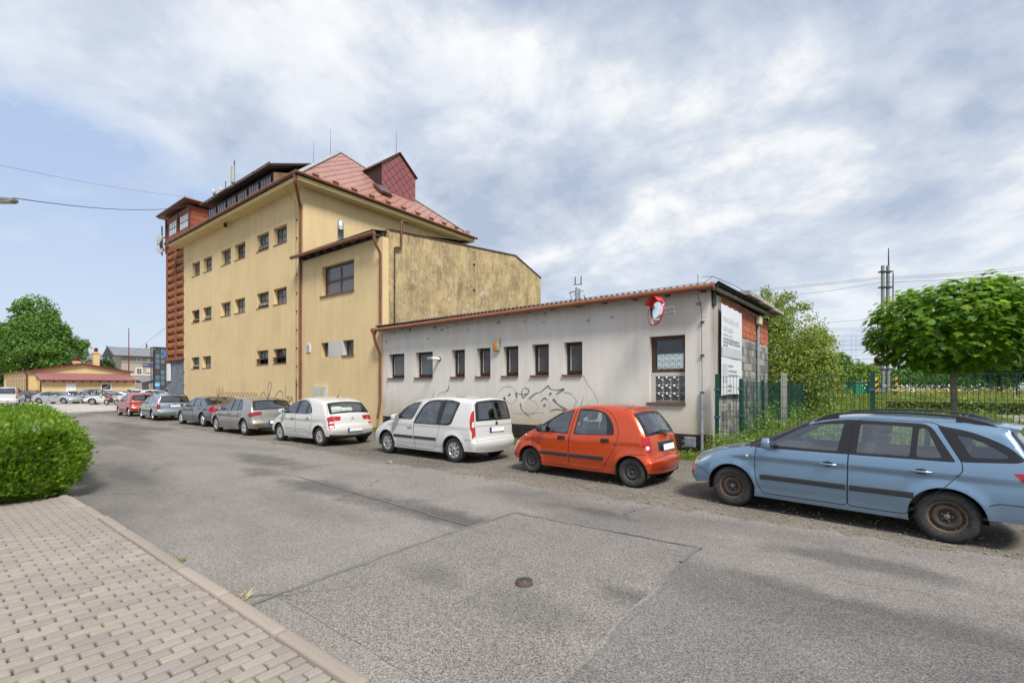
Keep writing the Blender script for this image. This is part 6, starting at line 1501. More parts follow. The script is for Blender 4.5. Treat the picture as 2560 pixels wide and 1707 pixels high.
# spray tag on the white wall
def spray(segs, mat, nm):
    mb = MB()
    for pts, wd in segs:
        q = spline(pts, 6); w0 = wd if isinstance(wd, float) else wd[0]; ribbon(mb, [(x, YF - .004, z) for x, z in q], [w0 * (.55 + 1.1 * abs(math.sin(.19 * i_ + 3 * w0 * 40))) for i_ in range(len(q))], (0, -1, 0))
    return mb.build(nm, [mat], w)
dk = [([(-10.13, 1.47), (-10.18, 1.62), (-9.9, 1.58), (-9.66, 1.60)], .035), ([(-9.66, 1.60), (-9.61, 1.72), (-9.79, 1.81), (-9.92, 1.68), (-9.87, 1.47), (-9.68, 1.6)], .030), ([(-9.61, 1.43), (-9.37, 1.60), (-9.12, 1.68), (-8.82, 1.87), (-8.75, 1.79), (-8.48, 1.73), (-8.2, 1.77), (-8.51, 1.59)], .035),
      ([(-8.63, 1.44), (-8.39, 1.24), (-8.08, 1.07)], [.07] * 13), ([(-9.98, 1.27), (-9.9, 1.04), (-9.61, .84)], .04), ([(-9.12, 1.35), (-8.97, 1.46), (-8.85, 1.42)], .03), ([(-8.75, 1.03), (-8.48, 1.10), (-8.15, 1.05)], .03), ([(-13.67, 1.66), (-13.53, 1.78), (-13.53, 1.95)], .035), ([(-10.85, 1.17), (-10.70, 1.47)], .03), ([(-10.70, 1.5), (-10.72, 1.40), (-10.65, 1.40)], .05)]
dk += [([(x, z), (x + .05, z - .05), (x, z - .09), (x - .03, z - .04)], .035) for x, z in ((-10.49, 1.61), (-8.75, 1.66), (-8.98, 1.27))]
lt = [([(-11.08, 1.50), (-10.83, 1.78), (-10.48, 1.87), (-10.21, 1.71), (-10.13, 1.47), (-10.26, 1.30), (-10.48, 1.26), (-10.65, 1.40), (-10.7, 1.5)], .025), ([(-9.61, 1.43), (-9.32, 1.31), (-9.22, 1.14), (-9.37, .97), (-9.58, .90)], .02), ([(-8.97, 1.46), (-8.77, 1.32), (-8.72, 1.11)], .02), ([(-9.12, 1.68), (-9.04, 1.48)], .02), ([(-8.2, 1.67), (-7.92, 1.61), (-7.74, 1.38), (-7.83, 1.18)], .04), ([(-14.17, 1.44), (-14.0, 1.60), (-13.67, 1.66)], .025), ([(-10.4, 1.25), (-10.3, .95), (-9.8, .92), (-9.0, .98)], .02)]
spray(dk, MAT['tagg'], 'graffiti'); spray(lt, MAT['tagl'], 'graffiti')
spray([([(-7.49, 2.20), (-7.3, 1.89), (-7.08, 1.62), (-6.95, 1.35)], .010), ([(-17.45, 2.1), (-17.35, 1.8), (-17.6, 1.4), (-17.62, .9)], .012)], flat('crack_line', (.20, .18, .16), .95), 'crack')
# things fixed to the white wall
t = thing('convex_mirror', 'round convex traffic mirror with red hood high on the white wall', 'mirror', (-4.88, YF - .62, 3.90)); t.rotation_euler = (R(-8), 0, R(-37))
mb = MB(); th = np.linspace(0, 2 * math.pi, 33); mb.tube([(.375 * math.cos(q), 0, .375 * math.sin(q)) for q in th], .022, 8, cap=False); mb.build('rim', [flat('red_plastic', (.62, .012, .015), .3, coat=.5)], t)
mb = MB(); mb.lathe([(.375, 0), (.34, -.035), (.25, -.075), (.13, -.10), (.001, -.108)], 32, axis='y'); mb.build('mirror_glass', [flat('mirror_glass', (.9, .9, .9), .02, 1.0)], t)
mb = MB(); mb.lathe([(.385, -.0), (.395, -.10), (.385, -.19)], 18, axis='y', a0=R(35), a1=R(150)); mb.build('hood', [flat('red_plastic', (.62, .012, .015), .35, coat=.4)], t)
mb = MB(); mb.lathe([(.37, .01), (.3, .05), (.001, .06)], 24, axis='y'); mb.build('back_shell', [MAT['whitep']], t)
mb = MB(); mb.tube([(0, .05, .12), (.05, .25, .12), (.35, .32, .12)], .022, 8); mb.tube([(0, .05, -.1), (.1, .28, -.02), (.42, .30, -.02)], .02, 8); mb.build('bracket', [MAT['steelw']], t)
al = thing('alarm_box', 'small cream alarm box with orange lens between two white wall windows', 'alarm', (-11.0, YF - .06, 3.36))
mb = MB(); V, F = rbox(-.14, .12, -.06, .055, -.22, .22); mb.add(V, F, 0, True); mb.build('case', [flat('aged_cream_plastic', (.42, .36, .22), .6, var=.3)], al)
mb = MB(); V, F = rbox(-.12, .0, -.085, -.055, -.21, .12); mb.add(V, F, 0, True); mb.build('lens', [flat('orange_lens', (.50, .16, .03), .35)], al)
vp = thing('flue_pipe', 'white wall flue sticking out beside the second window of the white workshop', 'pipe', (-14.06, YF, 2.97))
mb = MB(); mb.tube([(0, 0.0, 0), (0, -.40, 0)], .065, 16); mb.build('tube', [MAT['whitep']], vp)
mb = MB(); mb.tube([(0, -.40, 0), (0, -.56, 0)], .042, 12); mb.tube([(0, -.555, 0), (0, -.60, 0)], .055, 12); mb.build('nozzle', [MAT['steelw']], vp); mb = MB(); mb.tube([(0, -.001, 0), (0, -.015, 0)], .10, 16); mb.build('flange', [MAT['wire']], vp)
bn = thing('banner', 'large white printed banner with grey stripe on the brick end wall', 'banner', (wx1 + .05, 0, 0))
K = 14; V = []; by0, by1, bz0_, bz1_ = 13.98, 16.42, 1.60, 4.18
for i in range(K + 1):
    for j in range(K + 1):
        u, v = i / K, j / K; V.append((.05 + .007 * math.sin(u * 6.0 + v * 2) * math.sin(v * math.pi) + .004 * math.sin(v * 9), by0 + (by1 - by0) * u, bz0_ + (bz1_ - bz0_) * v - .03 * math.sin(u * math.pi * 4) ** 2 * (v > .99) + .03 * math.sin(math.pi * u) * (1 - v)))
Bme = mk('sheet', V, [(i * (K + 1) + j, (i + 1) * (K + 1) + j, (i + 1) * (K + 1) + j + 1, i * (K + 1) + j + 1) for i in range(K) for j in range(K)], flat('banner_vinyl', (.66, .68, .72), .45, var=.06, vscale=1.5), bn, None, True)
pr = flat('banner_print', (.33, .345, .37), .5); prl = flat('banner_print_pale', (.55, .57, .60), .5)
XB = .066
mb = MB(); mb.add([(XB, by0 + .02, 2.70), (XB, by1 - .02, 2.70), (XB, by1 - .02, 2.98), (XB, by0 + .02, 2.98)], [(0, 1, 2, 3)]); mb.add([(XB, by0 + .16, 1.98), (XB, by0 + .64, 1.98), (XB, by0 + .64, 2.50), (XB, by0 + .16, 2.50)], [(0, 1, 2, 3)]); mb.build('stripe', [flat('banner_stripe', (.47, .50, .54), .5)], bn)
text('lettering', 'PARKOVIŠTĚ V LYSÉ', .20, (XB, by0 + .20, 3.76), (0, 1, 0), (0, 0, 1), prl, bn, 'LEFT'); text('lettering', 'NAD LABEM', .20, (XB, by0 + .20, 3.50), (0, 1, 0), (0, 0, 1), prl, bn, 'LEFT')
def bars(y, z, words, h=.045):
    mb = MB()
    for l in words: mb.add([(XB, y, z), (XB, y + l, z), (XB, y + l, z + h), (XB, y, z + h)], [(0, 1, 2, 3)]); y += l + .05
    o = mb.build('small_print', [pr], bn); o['kind'] = 'stuff'
bars(by0 + .2, 3.32, (.2, .3, .25, .15), .02); bars(by0 + .2, 3.20, (.18, .3, .22, .4, .35, .2)); bars(by0 + .2, 3.11, (.3, .25, .38, .2, .3, .3)); bars(by0 + .2, 3.02, (.25, .2))
bars(by0 + .75, 2.44, (.3, .2)); bars(by0 + .75, 2.29, (.2, .3, .22, .15)); bars(by0 + .75, 2.17, (.2, .25, .3, .25)); bars(by0 + .68, 1.86, (.5,)); bars(by0 + .68, 1.72, (.3, .1))
# ------------------------------------------------------------------ ground, road, pavement
def asphalt(name, base, dark, light, speck=1.0, stains=0.6, tint=(1, 1, 1), crack=True, blots=()):
    m = M(name)
    n0 = m.noise(0.22, 4, 0.6, m.co('Object', (0.45, 1.4, 1)), 0.4)           # long wear marks along the street
    n1 = m.noise(0.9, 6, 0.65); n2 = m.noise(150, 2, 0.6); v1 = m.voro(115.0, None, 'F1', 'Color'); vs_ = m.n('ShaderNodeSeparateColor'); m.l(v1, vs_.inputs[0]); v2 = m.voro(85.0)
    c = m.mix(m.ramp(n1, [(0.32, 0.0), (0.70, 1.0)]), base, light)
    c = m.mix(m.math('MULTIPLY', m.ramp(n0, [(0.48, 0.0), (0.62, 1.0)]), stains), c, dark)
    for cx_, cy_, rx_, ry_, k_ in blots:      # oil and bitumen stains
        ln = m.n('ShaderNodeVectorMath', operation='LENGTH'); m.l(m.co('Object', (1 / rx_, 1 / ry_, 1), (-cx_ / rx_, -cy_ / ry_, 0)), ln.inputs[0])
        q_ = m.math('ADD', ln.outputs['Value'], m.math('MULTIPLY', m.math('SUBTRACT', n1, .5), 2.2)); c = m.mix(m.math('MULTIPLY', m.ramp(q_, [(.35, 1.0), (1.0, 0.0)]), k_), c, dark)
    g = m.ramp(vs_.outputs[0], [(0.0, 0.0), (0.22, 0.12), (0.45, 0.45), (0.8, 0.62), (1.0, 1.0)])
    c = m.mix(0.78 * speck, c, m.mix(1.0, c, m.mix(g, (0.22, 0.21, 0.20), (1.75, 1.70, 1.62)), 'MULTIPLY'))
    c = m.mix(m.math('MULTIPLY', m.ramp(n2, [(0.35, 1.0), (0.5, 0.0)]), 0.40 * speck), c, tuple(x * .35 for x in dark))
    if crack:
        w_ = m.n('ShaderNodeVectorMath', operation='ADD'); sc_ = m.n('ShaderNodeVectorMath', operation='SCALE'); nn = m.n('ShaderNodeTexNoise'); nn.inputs['Scale'].default_value = 1.3; nn.inputs['Detail'].default_value = 5
        m.l(m.co(), nn.inputs['Vector']); m.l(nn.outputs['Color'], sc_.inputs[0]); sc_.inputs['Scale'].default_value = 0.8; m.l(m.co(), w_.inputs[0]); m.l(sc_.outputs[0], w_.inputs[1])
        e = m.voro(0.30, w_.outputs[0], 'DISTANCE_TO_EDGE'); f = m.math('MULTIPLY', m.ramp(e, [(0.0, 1.0), (0.006, 0.0)]), m.ramp(m.noise(0.35, 3, 0.5), [(0.50, 0.0), (0.60, 1.0)]))
        c = m.mix(m.math('MULTIPLY', f, 0.7), c, tuple(x * .4 for x in dark))
    m.set('Base Color', c).set('Roughness', 0.88).set('Specular IOR Level', 0.25)
    m.bump(m.math('ADD', m.math('MULTIPLY', v2, -0.5), m.math('ADD', vs_.outputs[1], m.math('MULTIPLY', n1, 2.0))), 0.45, 0.0035)
    return m.mat
A_ROAD = asphalt('road_asphalt', (.208, .195, .186), (.095, .092, .091), (.258, .241, .228), .85, .62, blots=((-7.6, 4.75, 3.9, .5, .8), (-4.9, 4.75, 1.1, .45, .9), (-12.2, 5.6, 2.6, .6, .7), (.2, 4.75, 2.4, .45, .75), (1.2, 3.6, 2.8, 1.0, .8), (-3.3, 6.25, .8, .22, .8), (-.2, 6.15, 1.5, .3, .7), (-28, 6.6, 6, .8, .7), (-13.2, 2.9, 2.2, .35, .6), (3.5, 5.6, 2.5, .6, .5)))
A_PATCH = asphalt('coarse_patch_asphalt', (.196, .186, .179), (.112, .108, .106), (.246, .231, .220), 1.0, .25, blots=((-1.75, 3.95, .55, .3, .9), (-3.4, 3.2, .5, .25, .5), (-2.2, 3.2, .9, .4, .35)))
A_DARK = asphalt('smooth_dark_asphalt', (.158, .153, .151), (.098, .096, .096), (.205, .196, .190), .9, .7)
A_PARK = asphalt('worn_parking_asphalt', (.150, .139, .124), (.080, .074, .067), (.240, .218, .188), 1.2, .6)
A_CONC = asphalt('pale_concrete_slabs', (.40, .375, .345), (.27, .25, .235), (.47, .445, .41), .5, .4)
SEALER = flat('joint_sealer', (.150, .147, .143), .7, var=.3, vscale=8)
def soilmat():
    m = M('grassy_soil'); n = m.noise(1.3, 7, .68); n2 = m.noise(30, 4, .7)
    c = m.mix(m.ramp(n, [(.35, 0.0), (.65, 1.0)]), (.14, .125, .055), (.085, .105, .030)); m.set('Base Color', m.mix(m.math('MULTIPLY', n2, .5), c, (.07, .075, .028))).set('Roughness', 1.0).set('Specular IOR Level', .1); m.bump(n2, .6, .05); return m.mat
def hgt(x, y):
    """ground height: flat in the street, rising to the railway behind the fence"""
    t = np.clip((np.asarray(y) - 43.0) / 6.0, 0, 1) * np.clip((np.asarray(x) + 16) / 8.0, 0, 1); return .85 * t * t * (3 - 2 * t)
gx = np.r_[-900, -500, -300, -200, np.arange(-140, 100, 2.0), 130, 200, 300, 500, 900]; gy = np.r_[-900, -500, -300, -150, -80, -40, -20, np.arange(-10, 110, 2.0), 130, 200, 300, 500, 900]
X, Y = np.meshgrid(gx, gy); V = np.c_[X.ravel(), Y.ravel(), (hgt(X, Y) - .012).ravel()]; nx = len(gx)
i, j = np.meshgrid(np.arange(nx - 1), np.arange(len(gy) - 1)); k = (j * nx + i).ravel()
tag(mk('ground', V, np.c_[k, k + 1, k + nx + 1, k + nx], soilmat(), None, None, True), kind='structure')
def sheet(name, poly, z, mat, n=0):
    return tag(mk(name, [(x, y, z) for x, y in poly], [tuple(range(len(poly)))], mat), kind='structure')
def wob(pts, amp, step=.35, seed=1):
    r = random.Random(seed); out = []
    for a, b in zip(pts, pts[1:]):
        L_ = math.dist(a, b); n = max(1, int(L_ / step))
        for q in range(n): t = q / n; out.append((a[0] + (b[0] - a[0]) * t + r.uniform(-amp, amp), a[1] + (b[1] - a[1]) * t + r.uniform(-amp, amp)))
    out.append(pts[-1]); return out
sheet('parking_strip', [(-46.5, 5), (14, 5), (14, 12.0)] + wob([(6, 11.9), (-17, 12.6), (-42, 13.0)], .12) + [(-46.5, 13.2)], -.004, A_PARK)
sheet('road', [(-50, -30), (60, -30), (60, 6.9)] + wob([(20, 7.2), (-5, 7.2), (-13.6, 7.45), (-24, 7.85), (-32.4, 8.2), (-47.6, 8.4)], .13, .22) + [(-50, 8.4)], .0, A_ROAD)
sheet('parking_lot', [(-190, -60), (-47, -60), (-46.9, 13.1), (-46.4, 13.2), (-46.4, 60), (-190, 90)], .001, A_CONC)
sheet('road_patch', wob([(-4.25, 2.0), (-1.6, 2.0), (-1.66, 5.05), (-1.65, 5.55), (-4.2, 5.50), (-4.3, 3.9), (-4.25, 2.0)], .02, .3, 5)[:-1], .004, A_PATCH)
sheet('road_patch', wob([(-1.55, 1.76), (9, 1.76), (9, 3.6), (1.0, 4.6), (-1.62, 5.0), (-1.55, 1.76)], .03, .3, 6)[:-1], .004, A_DARK)
mb = MB()
for pts, wd in (([(-4.2, 1.8), (-4.28, 3.9), (-4.22, 5.5)], .055), ([(-4.22, 5.5), (-1.6, 5.58)], .06), ([(-1.62, 5.62), (-1.66, 5.0)], .05), ([(-9.5, 5.0), (-4.3, 4.6)], .03), ([(.6, 3.9), (2.2, 3.5)], .015)):
    p = wob(pts, .018, .22, int(wd * 999)); ribbon(mb, [(*q, .0075 + .0008 * (len(mb.f) % 7) + wd * .01) for q in p], [wd * random.uniform(.75, 1.15) for _ in p], (0, 0, 1))
tag(mb.build('sealed_joints', [SEALER]), kind='structure')
# slab joints in the far car park
mb = MB()
for k in range(26): x = -49 - k * 4.0; ribbon(mb, [(x, -20, .006), (x, 13, .006)], .06, (0, 0, 1))
for k in range(7): y = 12.2 - k * 4.0; ribbon(mb, [(-150, y, .0065), (-47.2, y, .0065)], .06, (0, 0, 1))
tag(mb.build('slab_joints', [SEALER]), kind='structure')
# stony crumbled edge between road and parking
V, F = rbox(-.5, .5, -.5, .5, -.5, .5, 1); sm = flat('crushed_stone', (.26, .24, .21), .95, var=.4, vscale=30); mb = MB()
for k in range(2600):
    x = random.uniform(-16, 5); y = (7.45 if x > -13 else 7.6) + random.gauss(.15, .45) + (1.2 * random.random() ** 3 if x > -8 else 0); s_ = .008 + .022 * random.random() ** 3; mb.add([(x + p[0] * s_ * 1.3, y + p[1] * s_, max(0, (p[2] + .5) * s_ * .7) + .001) for p in V], F)
tag(mb.build('gravel', [sm]), 'loose crushed stones along the broken edge of the road', 'gravel', kind='stuff')
for k, (x, y, s_) in enumerate(((-9.35, 7.2, .13),)):
    V2, F2 = rbox(-.5, .5, -.35, .35, 0, .5, 2); o = mk('stone', [(p[0] * s_ * (1 + .2 * math.sin(9 * p[1])), p[1] * s_, p[2] * s_ * (1 + .3 * math.sin(7 * p[0]))) for p in V2], F2, sm); o.location = (x, y, 0); tag(o, 'single pale stone lying on the road by the white family van', 'stone')
# valve cover
vc = thing('valve_cover', 'small round rusty iron valve cap standing proud of the road', 'cover', (-2.62, 3.55, .004)); vc.scale = (.52, .52, .85)
iron = rusty('rusty_cast_iron', (.075, .055, .048), (.12, .070, .050), 18)
mb = MB(); mb.lathe([(.155, 0.0), (.150, .045), (.128, .050), (.126, .044), (.001, .044)], 32); mb.build('ring', [iron], vc)
mb = MB(); mb.lathe([(.122, .044), (.120, .052), (.095, .054), (.092, .051), (.070, .051), (.068, .054), (.001, .054)], 32); mb.build('lid', [flat('worn_iron', (.085, .08, .08), .5, .5, var=.3, vscale=20)], vc)
mb = MB()
for a_ in (.2, 1.77, 3.34, 4.9): mb.box(.03 * math.cos(a_) - .012, .03 * math.cos(a_) + .012, .03 * math.sin(a_) - .012, .03 * math.sin(a_) + .012, .0545, .0555)
mb.build('lid_slots', [MAT['dark']], vc)
# paving: sand bed, kerb stones, setts
pv = thing('pavement', None, None); pv['kind'] = 'structure'; del_ = None
KY = 1.76
bed = flat('joint_sand', (.095, .085, .075), .95, var=.3, vscale=40)
mk('sand_bed', [(-40, -6, .030), (3, -6, .030), (3, KY - .13, .030), (-40, KY - .13, .030)], [(0, 1, 2, 3)], bed, pv)
def pavmat(name, c):
    m = M(name); n = m.noise(60, 4, .7); n2 = m.noise(1.1, 5, .6, m.co('Object')); r = m.objrand()
    q = m.mix(m.math('ADD', m.math('MULTIPLY', r, .6), m.math('MULTIPLY', n2, .4)), tuple(x * .78 for x in c), tuple(x * 1.14 for x in c)); q = m.mix(m.math('MULTIPLY', m.ramp(n, [(.45, 1.0), (.6, 0.0)]), .25), q, tuple(x * .55 for x in c))
    m.set('Base Color', q).set('Roughness', .9).set('Specular IOR Level', .2); m.bump(n, .3, .003); return m.mat
PM = [pavmat('concrete_sett_%s' % n, c) for n, c in (('buff', (.292, .258, .226)), ('grey', (.278, .250, .226)), ('warm', (.308, .270, .232)))]
def sett(lx, ly):
    V, F = rbox(-lx / 2, lx / 2, -ly / 2, ly / 2, -.02, .028, 1); return V, F
pmesh = []
for m_ in PM: V, F = sett(.091, .191); o = mk('sett', V, F, m_); pmesh.append(o.data); bpy.data.objects.remove(o)
wide = []
for m_ in PM: V, F = sett(.194, .194); o = mk('sett', V, F, m_); wide.append(o.data); bpy.data.objects.remove(o)
place_ = []
for c_ in range(-110, 16):
    x = c_ * .1; y = KY - .135 - .1 * (c_ % 2 == 0) ; k = 0
    while y > -1.4: place_.append((x, y - .1, 0)); y -= .2
    if c_ % 2 == 0: place_.append((x, KY - .135 - .05, 1))
cf = camo.matrix_world; fwd = Vector((-math.sin(R(37.9)), math.cos(R(37.9)))); rgt = Vector((math.cos(R(37.9)), math.sin(R(37.9))))
def seen(x, y):
    d = x * fwd.x + y * fwd.y; a_ = (x * rgt.x + y * rgt.y) / max(d, .01); return d > 1.9 and abs(a_) < 1.12 and (1.83 / d) < .66, d
vis = sorted([(seen(x, y)[1], x, y, h_) for x, y, h_ in place_ if seen(x, y)[0] and x > -10.6]); far = [(x, y, h_) for x, y, h_ in place_ if not seen(x, y)[0] and x > -10.6 and y > -1.2]
for n_, (d, x, y, h_) in enumerate(vis[:300]):
    o = share('sett', random.choice(pmesh), pv, (x, y, .030 + random.gauss(0, .0032)), (random.uniform(-.02, .02), random.uniform(-.03, .03), random.uniform(-.012, .012)))
    if h_: o.scale = (1, .5, 1)
rest = MB(); V, F = sett(.091, .191)
for (x, y, h_) in [t_[1:] for t_ in vis[300:]] + far:
    q = .5 if h_ else 1; dz = random.uniform(-.003, .003); rest.add([(p[0] + x, p[1] * q + y, p[2] + .030 + dz) for p in V], F, random.randrange(3))
rest.build('sett', PM, pv)['kind'] = 'stuff'
km = pavmat('kerb_concrete', (.315, .272, .230)); V, F = rbox(-.496, .496, -.062, .062, -.10, .07, 2); o = mk('kerb_stone', V, F, km, pv); kme = o.data; o.location = (-.95, KY - .062, 0)
for k in range(1, 12):
    share('kerb_stone', kme, pv, (-.95 - k, KY - .062 + random.uniform(-.006, .006) + (.0 if k < 8 else -.015 * (k - 7) ** 1.5), random.uniform(-.008, .004)), (0, random.uniform(-.006, .006), random.uniform(-.012, .012)))
pv.pop('label', None)

# ------------------------------------------------------------------ fences
GREEN = flat('green_coated_steel', (.004, .050, .036), .4, var=.15); CLAMP = flat('blue_green_clamp', (.03, .10, .14), .4)
def fence(pts, label, z0=0.0, h=2.05, posts=None, step=.078, r=.0046, clamp=True, hz=None, group=None):
    f = thing('mesh_fence', label, 'fence', group=group)
    for i, p in enumerate(pts):
        if posts and not posts[i]: continue
        zz = float(hgt(p[0], p[1])); mb = MB(); mb.box(p[0] - .045, p[0] + .045, p[1] - .03, p[1] + .03, zz - .2, zz + h); mb.box(p[0] - .048, p[0] + .048, p[1] - .033, p[1] + .033, zz + h, zz + h + .015); po = mb.build('post', [GREEN], f)
        if clamp:
            for z in (.28, 1.05, 1.78):
                mb = MB(); mb.box(p[0] - .065, p[0] + .065, p[1] - .05, p[1] + .05, zz + z - .03, zz + z + .03); mb.build('clamp', [CLAMP], po)
    for a_, b_ in zip(pts, pts[1:]):
        a3, b3 = Vector((*a_, float(hgt(*a_)))), Vector((*b_, float(hgt(*b_)))); d = b3 - a3; L_ = d.length; n = int(L_ / step); nrm = Vector((-d.y, d.x, 0)).normalized(); mb = MB()
        def xb(c, ax, hz_):
            u = ax.normalized(); s1 = Vector((0, 0, 1)) if abs(u.z) < .5 else Vector((1, 0, 0)); s2 = u.cross(s1).normalized(); s1 = s2.cross(u); mb.add([c - ax + s1 * r, c - ax + s2 * r, c - ax - s1 * r, c - ax - s2 * r, c + ax + s1 * r, c + ax + s2 * r, c + ax - s1 * r, c + ax - s2 * r], [(0, 1, 5, 4), (1, 2, 6, 5), (2, 3, 7, 6), (3, 0, 4, 7)])
        for k in range(1, n):
            c = a3 + d * k / n + nrm * .0; xb(c + Vector((0, 0, h / 2 - .02)), Vector((0, 0, h / 2 - .03)), 0)
        zs = hz or [.08, .33, .58, .68, .83, 1.08, 1.33, 1.58, 1.83, h - .06]
        for z in zs:
            o_ = nrm * (.045 if z in (.68,) or abs(z - (h - .12)) < .05 else r * 2); xb((a3 + b3) / 2 + Vector((0, 0, z)) + o_, d / 2, 0); xb((a3 + b3) / 2 + Vector((0, 0, z)) - nrm * r * 2, d / 2, 0)
        mb.build('mesh_panel', [GREEN], f)['kind'] = 'stuff'
    return f
fence([(-3.40, 13.10), (-.16, 13.10), (2.55, 13.10), (5.1, 13.1)], 'green mesh fence panels along the street right of the white workshop', h=2.16)
fence([(-3.05, 14.15), (-3.02, 17.0), (-2.98, 19.85), (-2.95, 22.7), (-2.9, 25.5)], 'green mesh fence running back along the brick end wall', h=2.05)
mb = MB(); mb.box(-2.72, -2.56, 18.45, 18.6, 0, 2.30); tag(mb.build('concrete_post', [MAT['concrete']]), 'weathered concrete post between the green fence posts', 'post')
fence([(-2.6, 57.8), (.9, 55.2), (4.5, 52.7), (7.7, 49.6), (11, 46.8), (14.2, 44.2)], 'distant green mesh fence before the flowering railway meadow', h=2.0, step=.16, r=.006, clamp=False, hz=[.1, .5, 1.0, 1.5, 1.93])
# ------------------------------------------------------------------ foliage
def leafmat(name, a, b, c=None, scale=1.2, trans=.35):
    m = M(name); g = m.n('ShaderNodeNewGeometry'); n = m.noise(scale, 4, .6)
    f = m.math('ADD', m.math('MULTIPLY', g.outputs['Random Per Island'], .6), m.math('MULTIPLY', n, .55))
    col = m.mix(m.ramp(f, [(.28, 0.0), (.85, 1.0)]), a, b)
    if c: col = m.mix(m.ramp(g.outputs['Random Per Island'], [(.955, 0.0), (.965, 1.0)]), col, c)
    m.set('Base Color', col).set('Roughness', .5).set('Specular IOR Level', .35)
    tr = m.n('ShaderNodeBsdfTranslucent'); m.l(m.mix(.5, col, tuple(min(1, x * 1.6) for x in b)), tr.inputs[0])
    mx = m.n('ShaderNodeMixShader'); mx.inputs[0].default_value = trans; m.l(m.b.outputs[0], mx.inputs[1]); m.l(tr.outputs[0], mx.inputs[2]); m.l(mx.outputs[0], m.out.inputs[0])
    return m.mat
def unit(n): v = rng.normal(size=(n, 3)); return v / np.linalg.norm(v, axis=1)[:, None]
def leaves(P, size, N=None, ratio=.55, fold=.25, jitter=.5, droop=.0):
    """rhombic leaves, each two triangles folded on the mid-rib; returns (V, F)"""
    n = len(P); d = unit(n)
    if N is not None: d = d * jitter + N; d /= np.linalg.norm(d, axis=1)[:, None]
    t = np.cross(d, unit(n)); t /= np.linalg.norm(t, axis=1)[:, None] + 1e-9; t[:, 2] -= droop; t /= np.linalg.norm(t, axis=1)[:, None]
    s = np.cross(d, t); s /= np.linalg.norm(s, axis=1)[:, None] + 1e-9
    L_ = (size * rng.uniform(.6, 1.3, n))[:, None]; w = L_ * ratio * .5
    V = np.stack([P, P + t * L_ * .45 + s * w + d * L_ * fold * .3, P + t * L_, P + t * L_ * .45 - s * w + d * L_ * fold * .3], 1).reshape(-1, 3)
    i = np.arange(n)[:, None] * 4; F = np.concatenate([i + [0, 1, 2], i + [0, 2, 3]], 1).reshape(-1, 3)
    return V, F
def clumps(blobs, n, shell=.35):
    """points spread through the outer shell of a set of ellipsoids (x,y,z,rx,ry,rz)"""
    B = np.array(blobs, float); vol = B[:, 3] * B[:, 4] * B[:, 5]; k = rng.choice(len(B), n, p=vol ** .67 / (vol ** .67).sum()); d = unit(n)
    r = 1 - shell * rng.random(n) ** 1.3 + rng.normal(0, .035, n)
    return B[k, :3] + d * r[:, None] * B[k, 3:6], d
def subclump(blobs, per, frac, rs):
    """smaller knobs on the surface of big ellipsoids, for an uneven outline"""
    out = []
    for b in blobs:
        for _ in range(per):
            d = unit(1)[0]; f = random.uniform(.75, 1.02); s = random.uniform(*rs) * min(b[3:6])
            out.append((b[0] + d[0] * b[3] * f, b[1] + d[1] * b[4] * f, b[2] + d[2] * b[5] * f, s, s, s * .8))
    return out
def trunk(mb, base, top, r0, r1, limbs=5, spread=1.5, n=8):
    base, top = Vector(base), Vector(top); pts = [base + (top - base) * t + Vector((random.uniform(-.04, .04), random.uniform(-.04, .04), 0)) * (1 if 0 < t < 1 else 0) * r0 * 5 for t in np.linspace(0, 1, 6)]
    mb.tube(pts, list(np.linspace(r0, r1, 6)), n)
    for k in range(limbs):
        a_ = 2 * math.pi * k / limbs + random.uniform(-.3, .3); s = base + (top - base) * random.uniform(.55, .95); e = s + Vector((math.cos(a_) * spread, math.sin(a_) * spread, random.uniform(.5, 1.1) * spread)); m_ = (s + e) / 2 + Vector((0, 0, .12 * spread))
        mb.tube([s, m_, e], [r1 * .8, r1 * .5, r1 * .2], 6)
BARK = flat('grey_brown_bark', (.12, .098, .078), .95, var=.4, vscale=9)
def tree(name, label, cat, base, blobs, nleaf, size, mat, tr=None, group=None, shell=.4, N=True, droop=.1):
    t = thing(name, label, cat, base, group=group); P, d = clumps(blobs, nleaf, shell); V, F = leaves(P, size, d if N else None, .6, .25, .9, droop)
    mk('crown', V, F, mat, t); mb = MB(); trunk(mb, *tr); mb.build('trunk', [BARK], t); return t
LM = dict(thuja=leafmat('thuja_green', (.030, .095, .008), (.215, .350, .022), None, 2.2, .30), maple=leafmat('maple_green', (.030, .100, .012), (.225, .390, .028), (.34, .34, .04), 1.0, .52), bushy=leafmat('olive_green', (.080, .140, .018), (.310, .370, .060), None, .6, .30),
          plane=leafmat('broadleaf_green', (.030, .100, .014), (.145, .275, .034), None, .35, .30), dark=leafmat('deep_green', (.015, .050, .014), (.055, .110, .022), None, .5, .25), weed=leafmat('weed_green', (.070, .160, .018), (.240, .345, .045), None, 1.5, .35),
          grass=leafmat('grass_green', (.09, .16, .018), (.26, .31, .055), None, 1.2, .3), meadow=leafmat('meadow_green', (.17, .20, .035), (.40, .38, .10), None, .35, .3), straw=flat('dry_straw', (.52, .42, .22), .8, var=.2), flower=flat('white_flower', (.66, .64, .55), .8), yellow=flat('yellow_flower', (.62, .40, .02), .8))
